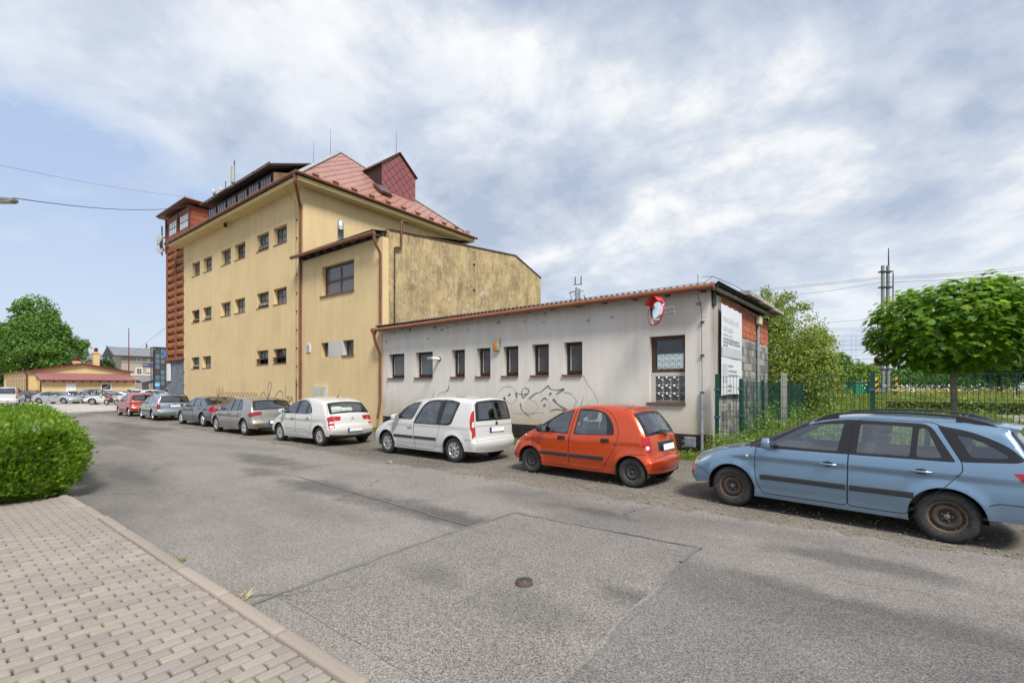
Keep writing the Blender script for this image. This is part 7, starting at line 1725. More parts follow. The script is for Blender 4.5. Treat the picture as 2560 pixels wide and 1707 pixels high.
# thuja hedge beside the pavement
hd = thing('hedge', 'thick clipped bright green conifer hedge at the edge of the pavement', 'hedge', (-10.55, 1, 0))
def hedge_shell(n):
    """points on a rounded box 10.3 m long, with normals; hedge runs away along -x"""
    L_, out, nor = 11.5, [], []
    x = -rng.random(n) * L_; side = rng.random(n)
    yc0, yc1, h = -4.5, .72, 1.20
    P = np.zeros((n, 3)); N = np.zeros((n, 3)); r = .30
    for k in range(n):
        f = side[k]; pick = f < .30
        if f < .34: p = (0.0, yc0 + (yc1 - yc0) * rng.random() ** .6, .02 + rng.random() * h); nn = (1, 0, 0)          # end towards the street corner
        elif f < .62: p = (x[k], yc1, .02 + rng.random() * h); nn = (0, 1, 0)
        else: p = (x[k], yc0 + (yc1 - yc0) * rng.random() ** .7, h); nn = (0, 0, 1)
        P[k] = p; N[k] = nn
    lo = np.array([-L_ + r, yc0 + r, -9]); hi = np.array([-r, yc1 - r, h - r]); c = np.clip(P, lo, hi); d = P - c; l = np.linalg.norm(d, axis=1)[:, None]; nd = np.where(l > 1e-6, d / np.maximum(l, 1e-6), N); P = np.where(l > 1e-6, c + nd * r, P)
    bul = .16 * np.sin(np.clip(P[:, 2] / h, 0, 1) * math.pi) - .10 * (P[:, 2] < .2); P[:, 0] += bul * (nd[:, 0] > .5); P[:, 1] += bul * (nd[:, 1] > .5)
    w = .05 * np.sin(P[:, 0] * 3.1 + P[:, 2] * 4) + .05 * np.sin(P[:, 1] * 4.3 + P[:, 2] * 3.1 + 1) + .04 * np.sin(P[:, 0] * 7.7 + P[:, 1] * 6.1); P += nd * (w[:, None] + rng.normal(0, .045, (n, 1)) - .10 * rng.random((n, 1)))
    P[:, 1] += np.clip(-P[:, 0], 0, 11) * .10
    return P, nd
P, nd = hedge_shell(36000); t = nd * .75 + unit(len(P)) * .6; t[:, 2] += .42; t /= np.linalg.norm(t, axis=1)[:, None]
# each spray: a flat fan of five narrow scales
s = np.cross(t, unit(len(P))); s /= np.linalg.norm(s, axis=1)[:, None]; Lh = rng.uniform(.04, .095, len(P))[:, None]; Vs, k = [], len(P)
for a_, l in ((-.75, .62), (-.35, .85), (0, 1.0), (.35, .85), (.75, .62)):
    dr = t * math.cos(a_) + s * math.sin(a_); o_ = P + t * Lh * (.10 + .25 * (1 - abs(a_))); sw = np.cross(np.cross(t, s), dr) * .0062
    Vs.append(np.stack([o_ - sw * .6, o_ + dr * Lh * l * .55 + sw * 1.2, o_ + dr * Lh * l, o_ + dr * Lh * l * .55 - sw * 1.2], 1))
V = np.stack(Vs, 1).reshape(-1, 3); F = (np.arange(k * 5)[:, None] * 4 + np.arange(4)); mk('foliage', V, F, LM['thuja'], hd)
V, F = rbox(-11.2, -.42, -4.2, .32, .05, 1.0, 3); V = [(p[0], p[1] + max(0, -p[0]) * .10, p[2]) for p in V]; mk('shade_core', V, F, flat('hedge_shade', (.030, .050, .012), 1.0, var=.5), hd)  # solid dark core stands in for the shade between the sprays
mb = MB()
for k in range(9): y = -3.6 + k * .52; mb.tube([(-.45, y, 0), (-.42, y + .05, .3), (-.4, y, .7)], [.05, .04, .02], 7)
mb.build('stem', [BARK], hd)
# round maple behind the fence
mp = thing('maple_tree', 'young maple with a clipped dense globe crown behind the green fence', 'tree', (1.60, 18.2, 0))
def maple_leaf():
    pts = [(0, 0), (.18, -.06), (.34, .02), (.30, .16), (.56, .26), (.40, .36), (.44, .54), (.22, .48), (.16, .66), (0, .96)]; pts = pts + [(-x, y) for x, y in pts[-2:0:-1]]
    V = [(x, y, -.10 * abs(x) - .12 * y * y) for x, y in pts]; V[0] = (0, 0, 0); return V, [tuple(range(len(V)))]
Vl, Fl = maple_leaf(); Vl = np.array(Vl); cz = 3.40
blobs = [(0, 0, 3.55, 1.95, 1.95, 1.22), (0, 0, 3.15, 1.92, 1.92, .88), (-.9, -.2, 3.8, 1.05, 1.2, .85), (.9, -.2, 3.7, 1.15, 1.3, .9), (.1, -.4, 4.1, 1.25, 1.1, .72), (.75, .1, 4.4, .62, .62, .58)]
knobs = [(.78, -.1, cz + 1.35, .28, .28, .26), (.45, .0, cz + 1.05, .3, .3, .3), (1.05, 0, cz + 1.15, .3, .3, .3), (-.3, -.3, cz + .95, .35, .35, .25), (-1.5, -.3, cz + .55, .4, .4, .25), (-1.75, 0, cz - .1, .3, .4, .3)] + subclump(blobs[:1], 26, 1, (.22, .34))
P, d = clumps(blobs + knobs, 7600, .30); keep = P[:, 2] > 2.25 + .25 * (np.hypot(P[:, 0], P[:, 1]) / 2.2) ** 2 - .2; P, d = P[keep], d[keep]
r = np.hypot(P[:, 0], P[:, 1])
def leafmats(P, d, size):
    n = len(P); nrm = d * .45 + unit(n) * .35; nrm[:, 2] += .75; nrm /= np.linalg.norm(nrm, axis=1)[:, None]
    out = d.copy(); out[:, 2] -= .75; out += unit(n) * .35; ty = out - nrm * (out * nrm).sum(1)[:, None]; ty /= np.linalg.norm(ty, axis=1)[:, None]; tx = np.cross(ty, nrm); return tx, ty, nrm, size * rng.uniform(.7, 1.3, n)
tx, ty, nz, sz = leafmats(P, d, .17)
fr = np.argsort(-(d @ np.array([-.08, -1.0, .05]) + rng.normal(0, .35, len(P))))          # leaves facing the street are the large ones in view
single, restl = fr[:300], fr[300:]
V = (P[restl][:, None] + (Vl[None, :, 0:1] * tx[restl][:, None] + Vl[None, :, 1:2] * ty[restl][:, None] + Vl[None, :, 2:3] * nz[restl][:, None]) * sz[restl][:, None, None]).reshape(-1, 3)
k = len(Vl); F = np.arange(len(restl) * k).reshape(-1, k); mk('crown', V, F, LM['maple'], mp)['kind'] = 'stuff'
lm0 = mk('leaf', Vl, Fl, LM['maple']); lme = lm0.data; bpy.data.objects.remove(lm0)
for q in single:
    o = bpy.data.objects.new('leaf', lme); link(o, mp); mt = Matrix((tx[q], ty[q], nz[q])).transposed().to_4x4() @ Matrix.Scale(float(sz[q]), 4); mt.translation = Vector(P[q]); o.matrix_local = mt
mb = MB(); mb.tube([(0, 0, 0), (.01, 0, 1.0), (-.01, .01, 2.0), (0, 0, 2.6)], [.085, .075, .072, .06], 12, 1)
for k in range(9): a_ = k * .7; mb.tube([(0, 0, 2.2 + .05 * k), (.6 * math.cos(a_), .6 * math.sin(a_), 2.7 + .08 * k), (1.3 * math.cos(a_), 1.3 * math.sin(a_), 3.0 + .12 * k)], [.04, .03, .01], 6)
mb.m = [1] * len(mb.f); mb.build('trunk', [BARK, flat('pale_bark', (.25, .205, .16), .95, var=.4, vscale=9)], mp)
# big loose tree behind the end wall
bl = [(-.2, 0, 3.3, 2.5, 2.6, 2.8), (-1.6, .2, 4.6, 1.6, 1.8, 2.0), (.5, -.2, 2.2, 2.2, 2.4, 2.0), (1.6, 0, 2.9, 1.5, 1.6, 1.6), (-.9, 0, 5.6, 1.2, 1.3, 1.5), (2.3, 0, 1.2, 1.4, 1.5, 1.2), (-2.4, 0, 2.5, 1.5, 1.6, 2.3)]
kn = subclump(bl, 16, 1, (.16, .34)) + [(-2.6, 0, 6.1, .7, .5, .3), (-1.2, 0, 7.0, .35, .4, .5), (-.1, 0, 6.7, .5, .4, .35), (.9, 0, 6.1, .6, .5, .3), (2.5, 0, 4.1, .7, .5, .35), (2.0, .3, 4.7, .6, .4, .4), (3.0, 0, 4.3, .45, .3, .2)]
tree('bushy_tree', 'tall loose olive green tree beside the brick end wall', 'tree', (-4.0, 30.0, .1), [(q[0] * (.60 if q[0] > 0 else 1), *q[1:]) for q in bl + kn], 60000, .135, LM['bushy'], ((0, 0, 0), (-.3, 0, 4.2), .22, .10, 7, 1.0), shell=.55)
# left broadleaf tree and companions
def at(px, d): a_ = (px - 1280) / 1187.7; return (d * (a_ * rgt.x + fwd.x), d * (a_ * rgt.y + fwd.y))
def bigtree(name, label, px, d, h, w, nleaf, size, mat, group=None, low=.12, seed=3):
    random.seed(seed); x, y = at(px, d); bl = [(0, 0, h * .42, w * .5, w * .5, h * .30), (-w * .16, 0, h * .62, w * .30, w * .3, h * .22), (w * .14, 0, h * .60, w * .30, w * .3, h * .22), (0, 0, h * .80, w * .22, w * .22, h * .18), (-w * .28, 0, h * .36, w * .28, w * .3, h * .22), (w * .3, 0, h * .34, w * .28, w * .3, h * .22)]
    return tree(name, label, 'tree', (x, y, float(hgt(x, y))), bl + subclump(bl, 14, 1, (.18, .34)), nleaf, size, mat, ((0, 0, 0), (0, 0, h * .6), w * .035, w * .015, 7, w * .28), group, shell=.45)
bigtree('broadleaf_tree', 'big full green broadleaf tree behind the yellow bungalow', 92, 78, 17.4, 13.0, 42000, .42, LM['plane'], seed=11)
bigtree('broadleaf_tree', 'lower dark tree at the left edge behind the bungalow', -25, 84, 11.5, 11, 12000, .45, LM['dark'], seed=5)
bigtree('broadleaf_tree', 'small rounded tree in front of the station facade', 267, 88, 7.8, 5.0, 7000, .30, LM['dark'], seed=6)
G2 = 'trees beyond the railway'
for k, (px, d, h, w, mt_, lab) in enumerate(((2500, 46, 10.5, 6.5, 'dark', 'dark blue green tree rising behind the globe maple'), (2590, 42, 9.0, 7.0, 'dark', 'dark tree at the right edge behind the globe maple'), (2100, 95, 8.0, 9, 'plane', 'green tree beyond the railway left of the green cabin'), (2155, 80, 5.2, 8, 'weed', 'bright green shrubby tree beyond the green cabin'), (2290, 90, 6.0, 11, 'plane', 'green thicket beyond the catenary columns'), (2420, 80, 5.6, 12, 'plane', 'low green thicket beyond the flowering meadow'), (2040, 85, 7.0, 8, 'plane', 'green tree half hidden behind the olive tree'))):
    bigtree('broadleaf_tree', lab, px, d, h, w, 7000, .30 if d < 60 else .45, LM[mt_], G2, seed=20 + k)
# blades, weeds, grass
def blades(area, n, h, w, mat, name, label, lean=.35, keep=None):
    x0, x1, y0, y1 = area; P = np.c_[rng.uniform(x0, x1, n), rng.uniform(y0, y1, n)]
    if keep is not None: P = P[keep(P[:, 0], P[:, 1])]
    n = len(P); z = hgt(P[:, 0], P[:, 1]) - .01; a_ = rng.uniform(0, 2 * np.pi, n); hh = h * rng.uniform(.45, 1.25, n) * (.7 + .5 * np.sin(P[:, 0] * 1.7 + np.sin(P[:, 1] * 2.1)) ** 2); dx_, dy_ = np.cos(a_) * hh * lean, np.sin(a_) * hh * lean; sx, sy = -np.sin(a_) * w, np.cos(a_) * w
    V = np.stack([np.c_[P[:, 0] - sx, P[:, 1] - sy, z], np.c_[P[:, 0] + sx, P[:, 1] + sy, z], np.c_[P[:, 0] + dx_ * .4 + sx * .7, P[:, 1] + dy_ * .4 + sy * .7, z + hh * .6], np.c_[P[:, 0] + dx_, P[:, 1] + dy_, z + hh]], 1).reshape(-1, 3); i_ = np.arange(n)[:, None] * 4
    return tag(mk(name, V, i_ + np.array([0, 1, 2, 3]), mat), label, 'grass', kind='stuff')
blades((-17.5, -3.4, 12.05, 13.1), 12000, .15, .006, LM['grass'], 'grass', 'rough grass at the foot of the white wall behind the cars')
blades((-3.4, 6, 11.3, 19), 16000, .45, .010, LM['grass'], 'grass', 'rough grass round the street fence')
def stems(n, area, h, leaf, mat, name, label, per=26, keep=None):
    """upright leafy weeds"""
    x0, x1, y0, y1 = area; B = np.c_[rng.uniform(x0, x1, n), rng.uniform(y0, y1, n)]
    if keep is not None: B = B[keep(B[:, 0], B[:, 1])]
    n = len(B); hh = h * rng.uniform(.5, 1.25, n); k = np.repeat(np.arange(n), per); t = rng.random(len(k)) ** .8; r = .14 * (1.1 - t) * rng.random(len(k)) ** .5 + .02; a_ = rng.uniform(0, 2 * np.pi, len(k)); ln = rng.normal(0, .10, (n, 2))
    P = np.c_[B[k, 0] + ln[k, 0] * t * hh[k] + r * np.cos(a_), B[k, 1] + ln[k, 1] * t * hh[k] + r * np.sin(a_), hgt(B[k, 0], B[k, 1]) + t * hh[k]]; d = np.c_[np.cos(a_) * .5, np.sin(a_) * .5, np.ones(len(k)) * .8]
    V, F = leaves(P, leaf, d / np.linalg.norm(d, axis=1)[:, None], .42, .2, .6, .1); return tag(mk(name, V, F, mat), label, 'weeds', kind='stuff')
stems(430, (-3.3, 2.4, 13.3, 17.5), 1.2, .085, LM['weed'], 'weeds', 'tall leafy weeds growing behind the street fence', keep=lambda x, y: y < 17.2 - .9 * np.maximum(x + .3, 0))
stems(150, (-3.45, -1.5, 12.2, 13.05), .62, .075, LM['weed'], 'weeds', 'leafy shrubby weeds at the corner of the white workshop', 30)
stems(26, (-4.6, -3.5, 12.3, 13.0), .16, .07, LM['weed'], 'weeds', 'low weeds in front of the dark tile plinth')
stems(60, (-2.5, 4.5, 17, 27), 1.2, .12, LM['bushy'], 'weeds', 'scattered yellowish seedlings on the grass behind the fence', 30, keep=lambda x, y: (x < 1.5 - (y - 17) * .12))
blades((-9, 5, 18.5, 52), 42000, .42, .018, LM['grass'], 'grass', 'pale green rough grass behind the street fence')
blades((-10, 50, 49, 80), 52000, .55, .03, LM['meadow'], 'grass', 'tall yellow green railway meadow', keep=lambda x, y: (y > 60) | (x > 1.3) | (x < -6)); stems(160, (-6, 40, 51, 72), .9, .22, LM['weed'], 'weeds', 'clumps of green weeds in the railway meadow', 24)
def heads(area, n, h, s_, mat, nm, lab):
    x0, x1, y0, y1 = area; P = np.c_[rng.uniform(x0, x1, n), rng.uniform(y0, y1, n)]; cl = np.sin(P[:, 0] * .6) + np.sin(P[:, 1] * .9 + P[:, 0] * .31) > -.2; P = P[cl]; Q = np.c_[P, hgt(P[:, 0], P[:, 1]) + h * rng.uniform(.6, 1.3, len(P))]; N = np.tile([0, -.5, 1.0], (len(P), 1)); V, F = leaves(Q, s_, N, .9, .05, .6); return tag(mk(nm, V, F, mat), lab, 'flowers', kind='stuff')
heads((-2, 40, 51, 70), 3000, .95, .11, LM['flower'], 'flowers', 'white umbel flowers in the railway meadow'); heads((1, 9, 52, 62), 130, .80, .15, LM['yellow'], 'flowers', 'yellow flowers in the railway meadow')
blades((-11, -10.2, 1.2, 1.75), 120, .06, .004, LM['straw'], 'grass', 'dry stalks under the hedge end', .6)
def tuft(x, y, n, h, mat, lab, lean=1.0):
    o = blades((x - .05, x + .05, y - .03, y + .03), n, h, .0015, mat, 'grass_tuft', lab, lean); o['kind'] = 'thing'; o['category'] = 'grass'; return o
tuft(-4.36, KY + .05, 22, .065, LM['straw'], 'dry straw coloured grass tuft at a kerb joint', 1.2); tuft(-5.82, KY + .03, 40, .045, LM['grass'], 'small green grass tuft against the kerb'); tuft(-9.1, KY + .03, 30, .04, LM['grass'], 'tiny tuft of grass against the far kerb')
# clipped low hedges along the station path
def lowhedge(a_, b_, w, h, n, label):
    a_, b_ = Vector((*a_, 0)), Vector((*b_, 0)); d = (b_ - a_); L_ = d.length; u = d.normalized(); v = Vector((-u.y, u.x, 0)); t = rng.random(n) * L_; f = rng.random(n); q = np.where(f < .5, rng.uniform(-.5, .5, n) * w, np.where(f < .78, -w / 2, w / 2)); z = np.where(f < .5, h, rng.random(n) * h) + rng.normal(0, .05, n) + .06 * np.sin(t * 2.1); q = q + rng.normal(0, .05, n)
    P = np.array(a_)[None] + t[:, None] * np.array(u)[None] + q[:, None] * np.array(v)[None]; P[:, 2] = hgt(P[:, 0], P[:, 1]) + z; N = np.c_[np.zeros(n), np.zeros(n), np.ones(n)]; V, F = leaves(P, .13, N, .55, .2, 1.0); o = thing('low_hedge', label, 'hedge'); mk('foliage', V, F, LM['bushy'], o)
    mb = MB(); zz = float(hgt(*((a_ + b_) / 2).xy)); c = (a_ + b_) / 2; mb.obox((c.x, c.y, zz + h * .45), d / 2, v * (w / 2 - .08), (0, 0, h * .45)); mb.build('shade_core', [flat('hedge_shade', (.035, .045, .014), 1.0)], o)  # dark box gives the shade deep in the hedge by its colour
lowhedge((.2, 41.0), (22, 41.0), 2.4, 1.0, 16000, 'low clipped green hedge behind the maple trunk'); lowhedge((3.0, 45.2), (22, 44.6), 1.8, .8, 9000, 'second low clipped hedge nearer the railway')
# ------------------------------------------------------------------ cars: the row along the wall
def place(root, sp, wheel_f, wheel_r):
    """put the car so that its left wheels stand at the two road points (front and rear)"""
    f, r = Vector((*wheel_f, 0)), Vector((*wheel_r, 0))
    ang = math.atan2(r.y - f.y, r.x - f.x)
    mid = (f + r) / 2; c, s = math.cos(ang), math.sin(ang)
    lx, ly = (sp['xf'] + sp['xr']) / 2, -(sp['W'] - 0.03)
    root.rotation_euler = (0, 0, ang)
    root.location = (mid.x - (lx * c - ly * s), mid.y - (lx * s + ly * c), 0)
ROW = 'cars parked in a row along the buildings'
P_BLUE = paint('light_blue_metallic', (0.20, 0.315, 0.445), 0.72, 0.27, 0.25)
P_ORANGE = paint('orange_red_paint', (0.58, 0.062, 0.008), 0.50, 0.27, 0.45, (0.20, 0.09, 0.06))
P_WHITE = paint('white_paint', (0.52, 0.52, 0.515), 0.0, 0.30, 0.25)
P_CREAM = paint('off_white_paint', (0.52, 0.52, 0.50), 0.0, 0.30, 0.35)
P_TAUPE = paint('taupe_metallic', (0.29, 0.275, 0.25), 0.6, 0.30, 0.3)
P_GREY = paint('slate_grey_metallic', (0.095, 0.105, 0.125), 0.55, 0.28, 0.4)
P_ICE = paint('ice_blue_metallic', (0.27, 0.31, 0.36), 0.55, 0.30, 0.4)
P_RED = paint('brick_red_paint', (0.34, 0.035, 0.016), 0.25, 0.32, 0.35)
P_SILVER = paint('silver_metallic', (0.45, 0.46, 0.48), 0.6, 0.3, 0.3)
P_NAVY = paint('navy_metallic', (0.035, 0.045, 0.075), 0.5, 0.3, 0.3)
P_PETROL = paint('petrol_blue_metallic', (0.07, 0.14, 0.20), 0.5, 0.3, 0.3)
P_DARK = paint('anthracite_metallic', (0.06, 0.065, 0.075), 0.5, 0.3, 0.3)

c1, B1, O1 = car(ESTATE, P_BLUE, 'light blue estate car with roof rails and rusty steel wheels', group=ROW, name='estate_car')
place(c1, ESTATE, (-1.82, 7.88), (0.575, 7.54))
m = MB()            # roof rails
for sg in (-1, 1):
    pts = []
    for x, dz in ((1.92, 0.0), (2.02, 0.035), (2.20, 0.055), (2.8, 0.062), (3.3, 0.055), (3.52, 0.035), (3.68, 0.0)):
        q = B1.S('t', x); p = B1.strip([q], [sg * 0.93])[0]; pts.append((p[0], p[1], p[2] + dz))
    for a, b in zip(pts, pts[1:]): pass
    sm = spline(pts, 5)
    m.tube(sm, [0.02] * 3 + [0.014] * (len(sm) - 6) + [0.02] * 3, 8)
    for x0, x1 in ((1.92, 2.16), (3.38, 3.68)):
        for x in np.linspace(x0, x1, 9):
            q = B1.S('t', x); p = B1.strip([q], [sg * 0.93])[0]
            top = float(np.interp(x, [k[0] for k in pts], [k[2] for k in pts]))
            m.box(x - 0.022, x + 0.022, p[1] - 0.018, p[1] + 0.018, p[2] - 0.02, top)
m.build('roof_rails', [CM['plastic']], c1)
m = MB()            # spoiler over the rear window
row = []
for u in np.linspace(-0.93, 0.93, 13):
    a = B1.strip([B1.S('t', 3.66)], [u], 0.004)[0]; b = B1.strip([B1.S('rtop')], [u])[0]
    k = 1 - 0.25 * u * u
    row += [tuple(a), (b[0] + 0.10 * k, b[1], b[2] - 0.012), (b[0] + 0.105 * k, b[1], b[2] - 0.035), (b[0] + 0.0, b[1], b[2] - 0.06)]
m.add(row, [(4 * i + j, 4 * i + j + 1, 4 * i + j + 5, 4 * i + j + 4) for i in range(12) for j in range(3)], 0, True)
m.add(row, [(0, 1, 2, 3), (48, 51, 50, 49)], 0)
m.build('spoiler', [P_BLUE], c1)
m = MB()            # side repeater, wipers under the windscreen
P, N = B1.sidepos(np.array([(1.06, 0.80)]), 0.004, -1); m.lathe([(0.022, 0), (0.016, -0.012), (0.001, -0.014)], 12, P[0], 'y')
m.build('side_repeater', [CM['lens']], c1)
m = MB()
for y0, y1 in ((-0.45, 0.05), (0.10, 0.55)):
    a = B1.strip([B1.S('cowl', -0.02)], [y0 / 0.62], 0.02)[0]; b = B1.strip([B1.S('cowl', 0.10)], [y1 / 0.62], 0.02)[0]; m.bar(a, b, 0.02, 0.02)
P = [tuple(B1.strip([B1.S('cowl', d)], [u], 0.003)[0]) for d in (-0.10, 0.02) for u in np.linspace(-0.9, 0.9, 9)]
m.add(P, [(i, i + 1, i + 10, i + 9) for i in range(8)])
m.build('wiper_panel', [CM['plastic']], c1)

c2, B2, O2 = car(SMALL, P_ORANGE, 'small orange five door hatchback with black steel wheels', group=ROW, name='small_hatchback')
place(c2, SMALL, (-5.97, 8.29), (-3.60, 8.17))
m = MB(); P, N = B2.sidepos(np.array([(0.52, 0.80)]), 0.004, -1); m.lathe([(0.024, 0), (0.018, -0.012), (0.001, -0.014)], 12, P[0], 'y'); m.build('side_repeater', [CM['lens']], c2)
c3, B3, O3 = car(MPV, P_WHITE, 'tall white family van with black side mouldings and seven spoke wheel covers', group=ROW, name='family_van')
place(c3, MPV, (-10.87, 8.29), (-8.24, 8.26))
c4, B4, O4 = car(HATCH, P_CREAM, 'white hatchback with white bundles behind its rear window', group=ROW, name='white_hatchback')
place(c4, HATCH, (-16.30, 7.96), (-13.86, 7.99))
m = MB()            # bundles on the parcel shelf
for (x, y, z, a, b, c_) in ((3.22, -0.30, 1.07, 0.20, 0.24, 0.17), (3.26, 0.06, 1.05, 0.18, 0.22, 0.13), (3.14, -0.05, 1.08, 0.22, 0.3, 0.13)):
    V, F = rbox(x - a, x + a, y - b, y + b, z - c_, z + c_, 4); m.add([(p[0] + 0.02 * math.sin(9 * p[1] + 7 * p[2]), p[1], p[2] + 0.02 * math.sin(11 * p[0] + 5 * p[1])) for p in V], F, 0, True)
b_ = m.build('plastic_bundles', [flat('white_bundle', (0.72, 0.76, 0.70), 0.5, var=0.25, vscale=9)], c4)
c5, B5, O5 = car(dict(GOLF, h=0.06), P_TAUPE, 'taupe metallic hatchback with dark red rear lights and split spoke wheels', group=ROW, name='metallic_hatchback')
place(c5, GOLF, (-21.80, 8.0), (-19.16, 7.98))
c6, B6, O6 = car(dict(SEDAN, h=0.07), P_GREY, 'slate grey saloon with hooked red rear lights', group=ROW, name='saloon_car')
place(c6, SEDAN, (-27.62, 8.55), (-24.95, 8.58))
m = MB()
pts = [(1.62, 1.00), (2.08, 1.272), (2.5, 1.338), (2.95, 1.325), (3.30, 1.21), (3.60, 1.015)]
P, N = B6.sidepos(np.array(spline(pts, 6)), 0.004, -1); m.tube(P, 0.011, 6); m.build('window_trim', [CM['chrome']], c6)
c7, B7, O7 = car(dict(OLDWAGON, h=0.07), P_ICE, 'pale blue grey estate car with square red rear lights', group=ROW, name='estate_car')
place(c7, OLDWAGON, (-34.35, 8.62), (-31.85, 8.5))
m = MB()
for sg in (-1, 1):
    p0 = [B7.strip([B7.S('t', x)], [sg * 0.9])[0] for x in np.linspace(2.2, 3.95, 8)]
    m.tube([(p[0], p[1], p[2] + (0.05 if 0 < i < 7 else 0.0)) for i, p in enumerate(p0)], 0.014, 6)
m.build('roof_rails', [CM['plastic']], c7)
MINI = variant(HATCH, 0.885, 0.975, 0.96, wheel='cap6', h=0.07, Rw=0.285, Ra=0.33, plate=(0.50, 0, None, None)); MINI.pop('emblem', None)
c8, B8, O8 = car(MINI, P_RED, 'small brick red hatchback, farthest of the row along the buildings', group=ROW, name='red_hatchback')
place(c8, MINI, (-39.45, 8.70), (-37.25, 8.72))
# ------------------------------------------------------------------ beyond: railway side (right)
def pz(py, d): return 1.83 + (968 - py) / 1187.7 * d
def P3(px, py, d): return Vector((*at(px, d), pz(py, d)))
FW, RT = Vector((fwd.x, fwd.y, 0)), Vector((rgt.x, rgt.y, 0))
def frame(px, d, ang=0.0, z=0.0):
    """matrix whose x runs to the right of the view and y away from the camera, turned by ang"""
    m_ = Matrix.Rotation(R(37.9) + ang, 4, 'Z'); m_.translation = Vector((*at(px, d), z)); return m_
sheet('station_path', [(2.8, 33.0), (40, 33.0), (40, 39.4), (3.4, 39.4)], .02, A_CONC)
mb = MB(); mb.bar((1.0, 39.5, .10), (40, 39.5, .10), .15, .24); tag(mb.build('path_kerb', [MAT['concrete']]), kind='structure')
mb = MB(); ribbon(mb, [(-1.5, 50.5, .875), (20, 50.5, .875)], 1.5, (0, 0, 1)); tag(mb.build('station_path', [A_CONC]), kind='structure')
gc = thing('green_cabin', 'green metal equipment cabin standing in the grass beyond the fence', 'cabin'); gc.matrix_world = frame(2153, 48, .15, .75)
grn = flat('cabin_green', (.012, .21, .10), .5, var=.12)
mb = MB(); mb.box(-1.22, 1.22, -.6, .9, 0, 1.55); mb.build('body', [grn], gc)
mb = MB(); mb.box(-1.32, 1.32, -.7, 1.0, 1.55, 1.68); mb.build('roof', [flat('cabin_roof', (.16, .15, .15), .7)], gc)
for k in range(4): mb = MB(); mb.box(-1.20 + k * .61, -.63 + k * .61, -.625, -.602, .06, 1.50); mb.build('panel', [grn], gc)
cm_ = thing('catenary_mast', 'twin grey tubular catenary columns with lightning rod behind the globe maple', 'mast'); x, y = at(2207, 46); cm_.location = (x, y, .6); gal = flat('galvanised_column', (.22, .23, .25), .6, .0, var=.12)
for k, o in enumerate((0, .50)):
    mb = MB(); q = RT * o; mb.tube([q, q + Vector((0, 0, 13.0))], [.16, .15], 14); mb.build('column', [gal], cm_)
mb = MB(); mb.tube([RT * .56 + Vector((0, 0, 13.0)), RT * .56 + Vector((0, 0, 14.7))], [.07, .04], 6); mb.build('lightning_rod', [MAT['wire']], cm_)
for z in (12.4, 10.9, 8.0, 6.9, 3.0): mb = MB(); mb.obox(RT * .27 + Vector((0, 0, z)), RT * .58, FW * .24, (0, 0, .05)); mb.build('clamp', [MAT['wire']], cm_)
mb = MB(); mb.tube([RT * 1.0 + Vector((0, 0, 12.3)), RT * .98 + Vector((0, 0, 9.0))], .05, 8); mb.build('insulator', [MAT['wire']], cm_)
cm2 = thing('catenary_mast', 'twin grey catenary columns with switch gear rising behind the workshop roof', 'mast'); x, y = at(1441, 58); cm2.location = (x, y, 0)
for o in (0, .36): mb = MB(); q = RT * o; mb.tube([q, q + Vector((0, 0, 14.0 - o * .5))], .14, 10); mb.build('column', [gal], cm2)
mb = MB(); z0 = 13.4
for a_, b_, w_ in (((-.9, 0, z0 - .05), (.1, 0, z0 + .15), .10), ((-.3, 0, z0 - .3), (.2, 0, z0 - .2), .08), ((-.8, 0, z0), (-.3, 0, z0 - 1.9), .06), ((-.35, 0, z0 + .95), (.7, 0, z0 + 1.0), .09), ((-.15, 0, z0 + 1.0), (-.15, 0, z0 + 1.9), .09), ((.55, 0, z0 + 1.0), (.58, 0, z0 + 2.0), .09), ((.3, 0, z0 + .1), (.9, 0, z0 + .2), .07), ((.9, 0, z0 - .3), (1.25, 0, z0 - 1.3), .09)):
    mb.bar(RT * a_[0] + Vector((0, 0, a_[2])), RT * b_[0] + Vector((0, 0, b_[2])), w_, w_)
mb.build('switch_gear', [MAT['wire']], cm2)
hzy, hzk = flat('hazard_yellow', (.70, .42, .01), .5), flat('hazard_black', (.015, .015, .015), .5)
for px, d, lab in ((2191, 44.5, 'yellow and black striped guard post left of the catenary columns'), (2238, 45, 'yellow and black striped guard post right of the catenary columns')):
    h_ = thing('hazard_post', lab, 'post', group='striped guard posts at the catenary mast'); x, y = at(px, d); h_.location = (x, y, .6); h_.rotation_euler = (0, 0, R(37.9))
    for k in range(8): mb = MB(); a_ = k * .27; mb.add([(-.17, -.05, a_ - .08), (.17, -.05, a_ + .08), (.17, -.05, a_ + .35), (-.17, -.05, a_ + .19), (-.17, .05, a_ - .08), (.17, .05, a_ + .08), (.17, .05, a_ + .35), (-.17, .05, a_ + .19)], [(0, 1, 2, 3), (4, 7, 6, 5), (0, 4, 5, 1), (1, 5, 6, 2), (2, 6, 7, 3), (3, 7, 4, 0)]); mb.build('stripe', [hzy if k % 2 else hzk], h_)
ho = thing('house', 'distant pale house with steep brown gabled roof beyond the railway', 'house'); ho.matrix_world = frame(2193, 120, -.5, .5)
mb = MB(); mb.prism([(-3.6, 0), (3.6, 0), (3.6, 3.6), (0, 7.4), (-3.6, 3.6)], 0, 9, 'y'); mb.build('wall', [flat('pale_pink_render', (.55, .44, .40), .9)], ho)
mb = MB(); mb.add([(-4.1, -.5, 3.2), (0, -.5, 7.7), (0, 9.5, 7.7), (-4.1, 9.5, 3.2), (4.1, -.5, 3.2), (4.1, 9.5, 3.2)], [(0, 1, 2, 3), (1, 4, 5, 2)]); mb.build('roof', [flat('brown_roof', (.16, .075, .06), .8, var=.2)], ho)
